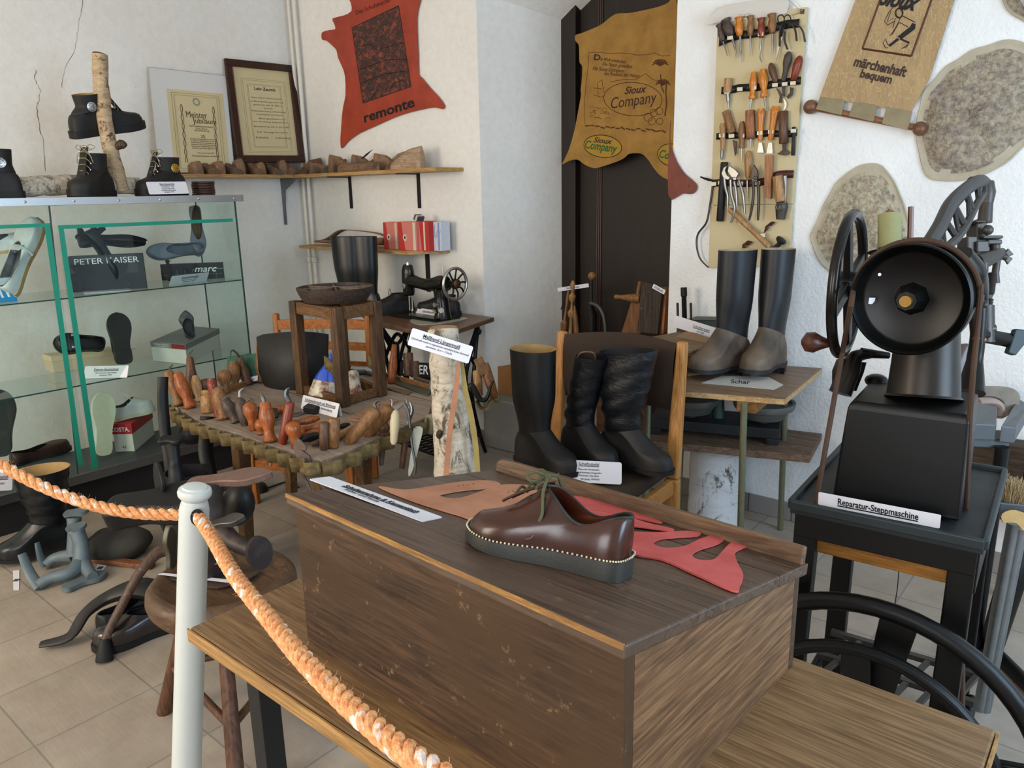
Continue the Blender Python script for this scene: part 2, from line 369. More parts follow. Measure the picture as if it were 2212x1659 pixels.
# door in the niche: dark boards
DK = wood('#241812', '#1b120d', 'Z', 6, .55, .3, bump=.15)
d = thing('door_1', 'dark brown boarded door at the back of the arched niche', None, ((DX0+DX1)/2, YD, .3)); d['kind'] = 'structure'
del_ = MB(); del_.box(((DX0+DX1+.2)/2, YD+.04, 1.6), (DX1-DX0+.3, .04, 2.8)).build('door_leaf', DK, d, smooth=0)
xa = P(1290, 500, y=YD-.0).x; xf = P(1246, 500, y=YD).x
MB().box(((DX0+xf)/2, YD, 1.6), (xf-DX0+.02, .06, 2.8)).build('door_frame', DK, d, smooth=0, bevel=.003)
b = MB()
for k in (-1, 0, 1): b.tube([(xa+k*.013, YD+.018, .3), (xa+k*.013, YD+.018, 2.9)], .0065, 8)
b.build('moulding', wood('#3a2114', '#2a170e', 'Z', 6, .4, .3), d)
# pipes in the corner
for i, dx in enumerate((0, .055)):
    pp = [V((XL+.05+dx, YB-.035, 0)), V((XL+.05+dx, YB-.035, ZC))]
    o = MB().tube(pp, .013, 10).build('heating_pipe', plain('#d8d5cd', .35, name='pipe_paint'))
    tag(o, ['white painted heating pipe in the room corner, the one nearer the cabinet wall', 'white painted heating pipe in the room corner, the one nearer the red hide'][i], 'pipe')
    MB().lathe((XL+.05+dx, YB-.035, 1.02), (XL+.05+dx, YB-.035, 1.06), [(0, .013), (.1, .019), (.9, .019), (1, .013)]).build('pipe_coupling', plain('#d8d5cd', .35, name='pipe_paint'), o)
# cracks in the left wall plaster
def crack(pts, wd=.004):
    q = [P(x_, y_, x=XL+.0006) for x_, y_ in pts]; b = MB(); out = []
    for i in range(len(q)-1):
        for k in range(5):
            a = q[i].lerp(q[i+1], k/5); out.append(a+V((0, random.uniform(-.004, .004), random.uniform(-.002, .002))))
    out.append(q[-1]); l_, r_ = [], []
    for i, p in enumerate(out):
        ww = wd*random.uniform(.25, 1)*.5; l_.append(p+V((.0004, -ww, 0))); r_.append(p+V((.0004, ww, 0)))
    b.loft([l_, r_], closed=False, cap=(False, False)); o = b.build('wall_crack', plain('#6b655c', .9, name='crack'), smooth=0); struct(o); o.name = 'trim_1'
crack([(78, 150), (76, 170), (86, 195), (85, 215), (79, 232), (84, 270), (92, 300), (98, 370)])
crack([(168, 70), (160, 110), (140, 150), (134, 190)], .003); crack([(180, 0), (172, 40), (168, 70)], .003)
# exposed field stones in the right wall
def stone(pts, name, label, seed, c1, c2, inner, rec=.03):
    q = [P(x_, y_, y=YB) for x_, y_ in pts]; q = cat(q, 5, True)
    q = [p+V((noise.noise(p*14+V((seed, 0, 0)))*.012, 0, noise.noise(p*14+V((0, seed, 0)))*.012)) for p in q]
    c = sum(q, V())/len(q); rings = []
    for k, (s_, dy) in enumerate(((1.0, -.006), (.985, -.008), (.95, -.004), (.88, -.005), (.82, -.010), (.74, -.016), (.6, -.026), (.42, -.033), (.22, -.037), (.07, -.038))):
        rings.append([c+(p-c)*s_+V((0, min(-.004, dy+noise.noise(p*9+V((k*.9, seed, 0)))*.018*(k > 2)), 0)) for p in q])
    t = NT('field_stone'); n = t.noise(t.map((1, 1, 1)), 4.5, 8, .72); n2 = t.noise(t.map((1, 1, 1)), 55, 5, .7)
    cc = t.mix(.75, t.ramp(n, [(.36, c1), (.5, c2), (.62, inner)]), t.ramp(n2, [(.38, '#5c554d'), (.6, '#efe8dc')]), 'MULTIPLY'); t.col(t.mix(.12, cc, c2)); t.b.inputs['Roughness'].default_value = .95; t.bump(n, 1.0, .03)
    b = MB(); b.loft(rings, cap=(False, True)); o = b.build(name, [t.m, plain('#aba28e', .95, var=.3, sc=14, bump=1.0, name='mortar')], smooth=60, loc=c)
    m = len(q)
    for i, p in enumerate(o.data.polygons):
        if i < m*(3+(1 if noise.noise(V((i*.37 % 9, seed, 0))) > .05 else 0)): p.material_index = 1
    tag(o, label, 'stone', 'field stones left bare in the plaster'); return o
stone([(1880, 350), (1920, 375), (1950, 430), (1968, 500), (1972, 580), (1955, 640), (1900, 640), (1830, 610), (1775, 570), (1752, 515), (1770, 465), (1800, 410), (1835, 365)], 'wall_stone', 'bare stone patch in the white wall behind the thread spool', 1, '#a39c8c', '#c3bba6', '#9a9080')
stone([(2212, 90), (2290, 150), (2270, 260), (2200, 330), (2130, 375), (2060, 392), (2000, 375), (1980, 310), (1984, 240), (2010, 180), (2070, 125), (2140, 95)], 'wall_stone', 'largest bare stone in the white wall, greyish pink, beside the hanging scroll', 5, '#8d8286', '#b3aa98', '#9b8f8b')
stone([(2165, -40), (2260, -60), (2330, 0), (2290, 60), (2225, 50), (2180, 25)], 'wall_stone', 'bare stone cut by the top right corner of the picture', 9, '#b6b1a8', '#c3bcb0', '#a9a29a')
# ================================================================== foreground: bench table, desk box, shoe
OAK = wood('#94744f', '#775837', 'X', 9, .42, .5, bump=.2, stretch=26)
TZ = .72
tt = thing('bench_table', 'low oak veneer table on black square metal legs under the sloping desk box', 'table', (-.65, .83, 0))
b = MB(); b.box((-.65, .837, TZ-.0125), (1.14, .564, .025)); b.build('tabletop', OAK, tt, smooth=0, bevel=.004)
b = MB(); b.prism([(-1.222, .553, TZ-.026), (-.078, .553, TZ-.026), (-.078, .553, TZ-.001), (-1.222, .553, TZ-.001)], (0, -.003, 0)); b.prism([(-.079, .555, TZ-.026), (-.079, 1.119, TZ-.026), (-.079, 1.119, TZ-.001), (-.079, .555, TZ-.001)], (.003, 0, 0))
b.build('edge_band', wood('#b98f58', '#96703f', 'X', 6, .5, .4), tt, smooth=0)
BLK = metal('#17191b', .45, .3, metallic=.3)
for x_, y_ in ((-1.13, .63), (-.17, .63), (-1.13, 1.05), (-.17, 1.05)):
    MB().box((x_, y_, (TZ-.026)/2), (.04, .04, TZ-.026)).build('leg', BLK, tt, smooth=0, bevel=.002)
b = MB(); b.box((-.65, .63, TZ-.046), (.96, .025, .04)); b.box((-.65, 1.05, TZ-.046), (.96, .025, .04)); b.box((-1.13, .84, TZ-.046), (.025, .42, .04)); b.box((-.17, .84, TZ-.046), (.025, .42, .04)); b.build('apron_frame', BLK, tt, smooth=0)
# sloping desk box ------------------------------------------------
BT = math.radians(-2.7); bx0 = V((-1.012, .654, TZ)); ex = V((math.cos(BT), math.sin(BT), 0)); ey = V((-math.sin(BT), math.cos(BT), 0)); BW, BD = .638, .47; HF, HB = .25, .155
def B(u, v, h=0): return bx0+ex*u+ey*v+V((0, 0, h))
dk = thing('desk_box', 'dark stained wooden desk box with sloping lid, standing on the oak table', 'box', B(BW/2, BD/2))
WD = wood('#59402c', '#3a291c', 'X', 7, .5, .6, dark='#45311f', bump=.4, wear='#7b6246', stretch=30)
WS = wood('#8d6847', '#6b4b31', 'Y', 8, .5, .55, bump=.35, stretch=30)
TK = .018
MB().prism([B(0, 0), B(BW, 0), B(BW, 0, HF), B(0, 0, HF)], ey*TK).build('front_board', WD, dk, smooth=0, bevel=.0015)
MB().prism([B(0, BD), B(BW, BD), B(BW, BD, HB), B(0, BD, HB)], -ey*TK).build('back_board', WD, dk, smooth=0, bevel=.0015)
hs = lambda v: HF+(HB-HF)*(v/BD)
for u0, s_, m in ((BW, -1, WS), (0, 1, WS)):
    MB().prism([B(u0, TK), B(u0, BD-TK), B(u0, BD-TK, hs(BD-TK)), B(u0, TK, hs(TK))], ex*s_*TK).build('side_board', m, dk, smooth=0, bevel=.001)
MB().prism([B(TK, TK, .002), B(BW-TK, TK, .002), B(BW-TK, BD-TK, .002), B(TK, BD-TK, .002)], (0, 0, .012)).build('bottom_board', WD, dk, smooth=0)
n_l = (ex.cross(B(0, BD, HB)-B(0, 0, HF))).normalized(); sl = (B(0, BD, HB)-B(0, 0, HF)).normalized()
def LP(u, s_, h=0): return B(u, 0, HF+.001)+sl*s_+n_l*(.019+h)     # a point on the lid, s along the slope
LL = (B(0, BD, HB)-B(0, 0, HF)).length
WL = wood('#685040', '#463528', 'X', 7, .42, .5, dark='#514033', bump=.3, wear='#725a42', stretch=28)
b = MB(); b.prism([LP(-.008, -.012, -.018), LP(BW+.006, -.012, -.018), LP(BW+.006, .385, -.018), LP(-.008, .385, -.018)], n_l*.018); lid = b.build('lid', WL, dk, smooth=0, bevel=.003)
b = MB(); b.prism([LP(-.008, .387, -.018), LP(BW+.006, .387, -.018), LP(BW+.006, LL+.012, -.018), LP(-.008, LL+.012, -.018)], n_l*.018); b.build('hinge_board', WL, dk, smooth=0, bevel=.002)
b = MB(); b.prism([LP(.0, LL-.010, -.002), LP(BW+.004, LL-.010, -.002), LP(BW+.004, LL-.010, .028), LP(.014, LL-.010, .028), LP(.0, LL-.010, .018)], sl*.014); b.build('pencil_ledge', wood('#7d6046', '#57402c', 'X', 6, .5, .4), dk, smooth=0, bevel=.003)
GL = wood('#b5833f', '#7d5628', 'X', 9, .5, .5, dark='#7a5730')
b = MB(); b.prism([LP(-.009, -.014, -.0075), LP(BW+.004, -.014, -.0075), LP(BW+.004, -.014, .0004), LP(-.009, -.014, .0004)], sl*.003); b.build('worn_edge', GL, dk, smooth=0, bevel=.001)
def onlid(px, py, h=0):
    p0 = LP(0, 0, h); v = ray(px, py); o_ = V((0, 0, CH)); t_ = (p0-o_).dot(n_l)/v.dot(n_l); return o_+v*t_
# leather cut-outs on the lid
def flat(name, label, polys, mat, h0, th, cat_='leather piece', group=None, holes=None, at=onlid, nn=None, n=4):
    o = None; nn = nn or n_l
    pts = cat([at(x_, y_, h0) for x_, y_ in polys], n, True)
    b = MB(); b.prism(pts, nn*th); o = b.build(name, mat, smooth=50)
    tag(o, label, cat_, group)
    if holes:
        for (x_, y_) in holes:
            p = at(x_, y_, h0+th+.0003); MB().lathe(p, p+nn*.0003, [(0, .0016), (1, .0016)], 8).build('lace_hole', INK, o)
    return o
TAN = leather('#b98264', .8, .06, c2='#a56f52'); REDL = leather('#c65a55', .75, .08, c2='#b34843')
flat('leather_cutout', 'tan suede quarter pattern lying on the desk lid behind the card', [(818, 1053), (870, 1060), (915, 1055), (1000, 1042), (1058, 1040), (1080, 1047), (1070, 1055), (1010, 1060), (960, 1068), (950, 1074), (985, 1079), (1020, 1070), (1070, 1052), (1110, 1048), (1152, 1052), (1160, 1062), (1140, 1072), (1095, 1100), (1080, 1108), (1120, 1112), (1100, 1150), (1040, 1135), (1000, 1118), (950, 1103), (880, 1080)], TAN, .001, .0022,
     holes=[(990, 1050), (1001, 1048), (1012, 1047), (1023, 1045), (1098, 1063), (1108, 1061), (1118, 1060)])
flat('leather_cutout', 'coral red suede tongue shape half hidden behind the brown shoe, uppermost', [(1180, 1075), (1230, 1072), (1290, 1082), (1360, 1105), (1425, 1127), (1420, 1131), (1360, 1118), (1290, 1105), (1210, 1095)], REDL, .0012, .0022, group='red suede pieces on the desk')
flat('leather_cutout', 'narrow coral red suede strips behind the brown shoe, middle one', [(1230, 1098), (1290, 1106), (1350, 1117), (1400, 1132), (1452, 1144), (1445, 1148), (1380, 1140), (1300, 1130), (1240, 1118)], REDL, .0036, .0022, group='red suede pieces on the desk')
flat('leather_cutout', 'coral red suede quarter pattern with two curved cut-outs right of the brown shoe', [(1340, 1155), (1420, 1153), (1480, 1150), (1512, 1153), (1505, 1160), (1460, 1163), (1425, 1167), (1412, 1178), (1440, 1187), (1480, 1182), (1510, 1168), (1545, 1158), (1565, 1166), (1548, 1178), (1510, 1190), (1495, 1202), (1508, 1212), (1540, 1212), (1558, 1196), (1575, 1178), (1590, 1170), (1618, 1180), (1605, 1186), (1588, 1196), (1592, 1218), (1605, 1245), (1598, 1268), (1585, 1280), (1500, 1243), (1430, 1212), (1350, 1195)], REDL, .0012, .0028, group='red suede pieces on the desk')
cA = onlid(905, 1123, .0015); cC = onlid(957, 1117, .0015); _k = min(range(5, 90), key=lambda k: abs((onlid(661, 1032, k*.001)-cA).length-.285))*.001
cB = onlid(661, 1032, _k); cD = cB+(cC-cA)
cd = card('folded_card', 'white card lying in front of the tan suede on the desk lid', cD, cD+(cC-cD), cB, [('Schuhannahme & Kassentisch', .28, .55, .40, 1, .64, INK, {'bold': .02}), ('früher und heute', .2, .45, .74, 0, .3)], group=None)
# ------------------------------------------------------------------ shoes
FO = [(0, 0), (.02, .27), (.10, .36), (.25, .335), (.42, .34), (.58, .44), (.72, .50), (.86, .45), (.96, .26), (1, 0)]
FP = [(0, 0), (.02, .25), (.10, .34), (.25, .30), (.42, .31), (.58, .44), (.70, .48), (.83, .36), (.95, .15), (1, 0)]
def foot(L, W, pts=FO, n=3, asym=.06):
    r = cat([V((x_*L, y_*W, 0)) for x_, y_ in pts], n)
    right = r; left = [V((p.x, -p.y, 0)) for p in r[-2:0:-1]]
    q = right+left
    return [V((p.x, p.y+asym*W*math.sin(p.x/L*PI*.9), 0)) for p in q]
def shoe_parts(L=.29, W=.105, sole=.018, heel=.022, ocx=.30, orx=.27, ory=.30, zf=.085, zb=.062, toe=.045, spring=.006, pts=FO, shaft=None, dip=.012, n=3, steps=9, wedge=0):
    """rings of the upper from the welt to the opening (local: toe +x)"""
    o = foot(L, W, pts, n); m = len(o); rings = []
    def lift(x): return spring*max(0, (x/L-.72)/.28)**1.6*L/.29
    zs = sole+heel*0
    for k in range(steps+1):
        t_ = k/steps; th = t_*PI/2; ring = []
        for i, p in enumerate(o):
            a = 2*PI*i/m
            ox = ocx*L-orx*L*math.cos(a); oy = ory*W*math.sin(a)
            fx = (1+math.cos(a-PI))/2   # 0 heel .. 1 toe
            zt = zb+(zf-zb)*fx-dip*math.sin(PI*fx)**2
            e1 = math.sin(th)**.9; e2 = 1-math.cos(th)
            if fx > .55: e1 = math.sin(th*1.0)**(1.0-.35*(fx-.55)); 
            bul = 1+.05*math.sin(PI*min(1, t_*1.4))
            x = p.x+(ox-p.x)*e2; y = (p.y*bul+(oy-p.y*bul)*e2)
            # keep the toe box full
            q = max(0, min(1, (fx-.5)/.35)); q = q*q*(3-2*q)
            h = e2; g = math.sqrt(max(0, 1-(1-min(1, h/.16))**2)); sm = max(0, (h-.08)/.92); zc = toe*g+(zt-toe)*(.4*sm+.6*sm*sm)
            ring.append(V((x, y, zs+wedge*(1-p.x/L)+lift(p.x)*(1-t_)+zt*e1*(1-q)+zc*q)))
        rings.append(ring)
    return o, rings
def sole_mesh(b, o, z0, z1, k=1.05, spring=.006, L=.29, x0=None, x1=None, wedge=0):
    c = V((sum(p.x for p in o)/len(o), sum(p.y for p in o)/len(o), 0))
    def lift(x): return spring*max(0, (x/L-.72)/.28)**1.6*L/.29
    def cl(p):
        q = c+(p-c)*k
        if x0 is not None: q = V((max(x0, q.x), q.y, 0))
        if x1 is not None: q = V((min(x1, q.x), q.y, 0))
        return q
    r = [[V((cl(p).x, cl(p).y, z+lift(cl(p).x)+wedge*(1-p.x/L)*(z-z0)/(z1-z0))) for p in o] for z in (z0, z0+.001, (z0+z1)/2, z1-.001, z1)]
    b.loft(r)
def low_shoe(name, label, cat_, M, mat, solem, lining, L=.29, W=.105, laces=None, group=None, sole=.02, welt=None, heel=0, **kw):
    r = thing(name, label, cat_, group=group); r.matrix_world = M; WM[r] = M
    o, rings = shoe_parts(L, W, sole+heel*.0, 0, **kw)
    b = MB(); b.loft(rings, cap=(False, False)); u = b.build('upper', mat, r, local=True, smooth=70, solid=-.0)
    inn = [[V((p.x*1+ (kw.get('ocx', .30)*L-p.x)*.035, p.y*.93, p.z-.001)) for p in rg] for rg in rings]
    b = MB(); b.loft([rings[-1]]+inn[::-1], cap=(False, False)); b.add([V((p.x, p.y*.9, sole+.004)) for p in o], [tuple(range(len(o)))]); b.build('lining', lining, r, local=True, smooth=70)
    b = MB(); sole_mesh(b, o, 0, sole+.002, 1.04, kw.get('spring', .006), L, wedge=kw.get('wedge', 0)); s_ = b.build('sole', solem, r, local=True, smooth=50)
    if heel: b = MB(); sole_mesh(b, o, -heel, 0, 1.03, 0, L, x1=L*.27); b.build('heel', solem, r, local=True, smooth=50)
    if welt:
        b = MB(); c = V((L/2, 0, 0)); ring = [V((c.x+(p.x-c.x)*1.035, p.y*1.035, sole+.0035+kw.get('wedge', 0)*(1-p.x/L)+kw.get('spring', .006)*max(0, (p.x/L-.72)/.28)**1.6)) for p in o]
        m = len(ring)
        for i in range(m):
            for k in range(4):
                p = ring[i].lerp(ring[(i+1) % m], k/4)
                if k % 2 == 0: b.ball(p, .0016, 6)
        s2 = b.build('welt_stitching', welt, r, local=True)
    return r, o, rings
def pose(loc, rz=0, rx=0, ry=0): return Matrix.Translation(V(loc)) @ Matrix.Rotation(rz, 4, 'Z') @ Matrix.Rotation(ry, 4, 'Y') @ Matrix.Rotation(rx, 4, 'X')
BRN = leather('#3f2116', .28, .12, c2='#331910', spec=.5, bs=.05)
hl = onlid(1358, 1250, 0); to_ = onlid(1022, 1158, 0)
fx_ = (to_-hl); fx_ -= n_l*fx_.dot(n_l); fx_.normalize(); fy_ = n_l.cross(fx_)
org = hl+fx_*.004+n_l*.0005
Ms = Matrix(((fx_.x, fy_.x, n_l.x, org.x), (fx_.y, fy_.y, n_l.y, org.y), (fx_.z, fy_.z, n_l.z, org.z), (0, 0, 0, 1)))
SL = (to_-hl).length*.99
sh, o_, rg_ = low_shoe('derby_shoe', 'brown leather lace-up shoe with pale welt stitching standing on the desk box', 'shoe', Ms, BRN, leather('#33332f', .5, .1), leather('#6b2f18', .6), L=SL, W=.100, sole=.013, wedge=.012, welt=plain('#d5ccaa', .6, name='thread'), spring=.008, ocx=.27, orx=.262, ory=.30, zf=.084, zb=.056, toe=.024, dip=.026, steps=12)
# collar binding, facings, laces
rim = rg_[-1]; b = MB(); b.tube(rim, .0022, 6, closed=True); b.build('collar_binding', leather('#1d2a26', .5), sh, local=True)
tp = rim[len(rim)//2]   # throat front
b = MB()
for s_ in (-1, 1):
    q = [V((tp.x-.006, s_*.012, tp.z+.004)), V((tp.x+.02, s_*.017, tp.z-.006)), V((tp.x+.045, s_*.018, tp.z-.021)), V((tp.x+.06, s_*.012, tp.z-.031))]
    b.tube(cat(q, 4), .004, 6, sq=.6)
b.build('facing', BRN, sh, local=True)
LC = plain('#4f5138', .8, sc=300, var=.35, name='cord')
b = MB()
for k in range(3):
    x_ = tp.x+.008+k*.016; z_ = tp.z+.003-k*.0085
    b.tube(cat([V((x_, -.02, z_-.006)), V((x_+.002, -.008, z_+.003)), V((x_, .008, z_+.003)), V((x_+.002, .02, z_-.006))], 4), .0021, 6)
kx = V((tp.x+.004, 0, tp.z+.012)); b.ball(kx, .0065, 8)
for s_, L_ in ((-1, 1), (1, 1)):
    b.tube(cat([kx, kx+V((.012, s_*.010, .006)), kx+V((.022, s_*.018, 0)), kx+V((.012, s_*.02, -.006)), kx+V((.002, s_*.006, 0))], 5), .0022, 6)
    b.tube(cat([kx, kx+V((-.008, s_*.016, .001)), kx+V((-.010, s_*.030, -.014)), kx+V((-.016, s_*.038, -.040)), kx+V((-.014, s_*.041, -.052))], 5), .0022, 6)
b.build('shoelace', LC, sh, local=True)
b = MB()
for s_ in (-1, 1):
    q = [V((tp.x-.004, s_*.022, tp.z-.010)), V((tp.x-.012, s_*.037, tp.z-.035)), V((tp.x-.006, s_*.0465, tp.z-.06)), V((tp.x+.002, s_*.051, .032))]
    b.tube(cat(q, 5), .0012, 5)
b.build('side_seam', leather('#6e4a30', .4), sh, local=True)
b = MB(); b.bar(V((-.0005, 0, .03)), V((.008, 0, rim[0].z-.002)), .007, .003); b.build('heel_strap', BRN, sh, local=True)
# ------------------------------------------------------------------ post and rope
POSTM = plain('#c9cfcb', .35, var=.05, sc=12, bump=.25, name='post_paint')
pt = P(420, 1085, d=1.42); pb = P(403, 1659, d=1.56); dirp = (pb-pt).normalized(); pb0 = pt+dirp*((pt.z)/(-dirp.z))
po = thing('barrier_post', 'white painted round wooden barrier post that holds the orange rope', 'post', pb0)
ax = -dirp; R0 = S(31, 1.42)
MB().lathe(pb0, pt, [(0, R0*1.15), (.02, R0*1.12), (.93, R0*1.0), (.985, R0*1.0), (1, R0*.9)], 28).build('shaft', POSTM, po, smooth=30)
MB().lathe(pt, pt+ax*.034, [(0, R0*.86), (.18, R0*.82), (.3, R0*.98), (.42, R0*1.1), (.62, R0*1.14), (.8, R0*1.06), (.86, R0*.86), (.95, R0*.8), (1, R0*.5)], 28).build('turned_cap', POSTM, po, smooth=40)
ORG = None
t = NT('rope'); n = t.noise(t.map((1, 1, 1)), 150, 3, .6); n2 = t.noise(t.map((1, 1, 1)), 38, 2, .5)
t.col(t.mix(t.ramp(n2, [(.62, '#000000'), (.66, '#ffffff')]), t.ramp(n, [(.3, '#cb7741'), (.55, '#e5a56c'), (.75, '#efc794')]), '#e9d9cf')); t.b.inputs['Roughness'].default_value = .65; t.bump(t.noise(t.map((1, 1, 1)), 500, 3, .6), .6, .002); ROPE = t.m
def rope(path, rad, pitch, name='barrier_rope', label='', hand=1):
    path = cat(path, 60); L = [0]
    for i in range(1, len(path)): L.append(L[-1]+(path[i]-path[i-1]).length)
    r = thing(name, label, 'rope', path[0]); st = rad*.50
    sds = []; sd = frame(path[1]-path[0])[0]
    for i in range(len(path)):
        d_ = (path[min(len(path)-1, i+1)]-path[max(0, i-1)]).normalized(); sd = (sd-d_*sd.dot(d_)).normalized(); sds.append((sd.copy(), d_.cross(sd)))
    for k in range(3):
        q = []
        for i, p in enumerate(path):
            a = hand*2*PI*L[i]/pitch+k*2*PI/3; q.append(p+(sds[i][0]*math.cos(a)+sds[i][1]*math.sin(a))*rad*.54)
        MB().tube(q, st, 8).build('strand', ROPE, r)
    fb = MB()
    for i in range(150):
        p = random.choice(path); d_ = V((random.uniform(-1, 1), random.uniform(-1, 1), random.uniform(-.3, 1))).normalized()
        fb.tube([p+d_*rad*.9, p+d_*(rad+.003)+V((.002, 0, 0)), p+d_*(rad+.006)], .00018, 3)
    fb.build('loose_fibre', ROPE, r); return r
rope([P(-60, 965, d=1.48), P(0, 1003, d=1.46), P(90, 1050, d=1.445), P(190, 1088, d=1.435), P(290, 1108, d=1.43), P(390, 1112, d=1.425)], S(13, 1.42), .058, label='orange twisted rope sagging into the post from the left edge')
rope([P(430, 1118, d=1.392), P(458, 1160, d=1.31), P(505, 1240, d=1.15), P(580, 1335, d=1.0), P(660, 1430, d=.88), P(750, 1520, d=.79), P(850, 1605, d=.71), P(960, 1680, d=.65), P(1150, 1790, d=.58)], .0118, .055, label='orange twisted rope running down from the post in front of the desk box')
b = MB(); hp = P(427, 1118, d=1.393); sdd, upp, ddd = frame(V((0, 0, CH))-hp); b.lathe(hp-ddd*.01, hp+ddd*.0006, [(0, .0125), (1, .0125)], 16, ell=1.25); b.build('rope_hole', INK, po)
# ================================================================== boots
def boot(name, label, M, L=.30, W=.105, H=.40, mat=None, solem=None, lin=None, rx=.065, ry=.06, top=None, cx=None, heel=.025, sole=.012, ank=(.30, .24), lean=0, slump=0, group=None, vamp=None, parts=True, topcut=.0, pts=FO, zf=.13, zb=.10, toe=.05, cat_='boot', seed=0, n=3, bend=0):
    r = thing(name, label, cat_, group=group); r.matrix_world = M; WM[r] = M
    ocx, orx = ank
    o, rings = shoe_parts(L, W, sole, 0, ocx=ocx, orx=orx, ory=.42, zf=zf, zb=zb, toe=toe, pts=pts, dip=0, n=n, steps=8)
    b = MB(); b.loft(rings, cap=(False, False)); b.build('vamp', vamp or mat, r, local=True, smooth=80)
    base = rings[-1]; m = len(base); cx0 = ocx*L; top = top or (rx, ry); cxt = cx if cx is not None else cx0
    K = 14; sh_ = [base]
    for k in range(1, K+1):
        t_ = k/K; rg = []
        for i, p in enumerate(base):
            a = 2*PI*i/m
            e = min(1, t_*2.2); e = e*e*(3-2*e)
            wx = rx+(top[0]-rx)*t_; wy = ry+(top[1]-ry)*t_
            cxx = cx0+(cxt-cx0)*t_+bend*math.sin(PI*t_)
            q = V((cxx-wx*math.cos(a), wy*math.sin(a), 0)); s_ = V((p.x, p.y, 0))
            q = s_.lerp(q, e)
            z = p.z+(H-p.z)*t_+topcut*math.cos(a)*t_*-1
            if slump: q += V((math.sin(t_*31+seed+a)*slump*(1-t_*.7), math.cos(t_*27+seed*2+a*2)*slump*(1-t_*.7), 0))
            q.x += lean*t_*t_
            q.z = z; rg.append(q)
        sh_.append(rg)
    b = MB(); b.loft(sh_, cap=(False, False)); b.build('shaft', mat, r, local=True, smooth=80)
    c = sum(sh_[-1], V())/m; inn = []
    for rg in sh_[::-1]:
        cc = sum(rg, V())/m; inn.append([cc+(p-cc)*.95-V((0, 0, .0008)) for p in rg])
    b = MB(); b.loft([sh_[-1]]+inn, cap=(False, True)); b.build('lining', lin, r, local=True, smooth=60)
    b = MB(); sole_mesh(b, o, 0, sole+.003, 1.05, .006, L); b.build('sole', solem, r, local=True, smooth=50)
    if heel: b = MB(); sole_mesh(b, o, -heel, 0, 1.02, 0, L, x1=L*.27); b.build('heel', solem, r, local=True, smooth=50)
    return r, o, rings, sh_
def standM(hp, tp, up=(0, 0, 1), raise_=0):
    hp, tp = V(hp), V(tp); u = V(up).normalized(); x = tp-hp; x -= u*x.dot(u); L = x.length; x.normalize(); y = u.cross(x); o = hp+u*raise_
    return Matrix(((x.x, y.x, u.x, o.x), (x.y, y.y, u.y, o.y), (x.z, y.z, u.z, o.z), (0, 0, 0, 1))), L
BLKL = leather('#16171a', .34, .15, c2='#0e0f11'); BLKD = leather('#1d1c1d', .6, .15); TANI = leather('#b08f5c', .7, .1); RUB = plain('#141414', .6, name='rubber')
GREYL = leather('#3a3a3b', .6)
def laces(r, pts, mat, rad=.0016, name='shoelace'):
    b = MB()
    for q in pts: b.tube(cat(q, 4), rad, 5)
    return b.build(name, mat, r, local=True)
def lasts_mesh(L, W, mat, name, label, M, cat_='shoe last', group=None, pts=FO, hz=.075):
    o = foot(L, W, pts, 3); rings = []; m = len(o)
    for k in range(8):
        t_ = k/7; th = t_*PI/2; rg = []
        for i, p in enumerate(o):
            a = 2*PI*i/m; fx = (1+math.cos(a-PI))/2
            ox = .26*L-.22*L*math.cos(a); oy = .16*W*math.sin(a); e2 = 1-math.cos(th)
            zt = hz*(1-.15*fx); q = max(0, min(1, (fx-.5)/.35)); h = e2; g = math.sqrt(max(0, 1-(1-min(1, h/.2))**2)); zc = .035*g*L/.25+(zt-.035*L/.25)*max(0, h-.1)/.9
            rg.append(V((p.x+(ox-p.x)*e2, p.y*(1+.06*math.sin(PI*min(1, t_*1.5)))*(1-e2)+oy*e2, zt*math.sin(th)*(1-q)+zc*q)))
        rings.append(rg)
    b = MB(); b.loft(rings); b.v = [M@p for p in b.v]; o2 = b.build(name, mat, smooth=50); tag(o2, label, cat_, group); return o2
# ================================================================== glass show cabinet
XC, XCB, CY0, CY1 = -3.79, -4.20, .35, 2.262
ALU = metal('#b9bbbd', .3, .12, sc=8, metallic=.95); GLS = glass(); GRN = plain('#1f8f78', .5, var=.05, name='green_tape')
EDG = plain('#2c4a44', .2, name='glass_edge')
cb = thing('display_cabinet', 'glass show cabinet with green tape framing and metal strip edges, full of shoes', 'cabinet', ((XC+XCB)/2, (CY0+CY1)/2, 0))
CB = plain('#1b1b1e', .6, name='black_panel')
MB().box(((XC+XCB)/2-.01, (CY0+CY1)/2, .075), (XCB*-1+XC-.04, CY1-CY0-.02, .15)).build('plinth', CB, cb, smooth=0)
MB().box(((XC+XCB)/2, (CY0+CY1)/2, .175), (.41, CY1-CY0, .04)).build('deck', plain('#4a4c4f', .55, name='deck'), cb, smooth=0)
MB().box((XC+.003, (CY0+CY1)/2, .175), (.006, CY1-CY0+.02, .043)).build('lower_strip', metal('#77797c', .35, .2, sc=8), cb, smooth=0)
MB().box(((XC+XCB)/2, (CY0+CY1)/2, 1.466), (.41, CY1-CY0, .014)).build('top_board', GLS if False else plain('#cfd6d4', .3, name='top'), cb, smooth=0)
MB().box((XC+.005, (CY0+CY1)/2+.02, 1.458), (.008, CY1-CY0+.05, .034)).build('top_strip', ALU, cb, smooth=0, bevel=.001)
for k in range(10): MB().lathe((XC+.009, CY0+.12+k*.198, 1.458), (XC+.0125, CY0+.12+k*.198, 1.458), [(0, .006), (.6, .005), (1, .002)], 10).build('screw', ALU, cb)
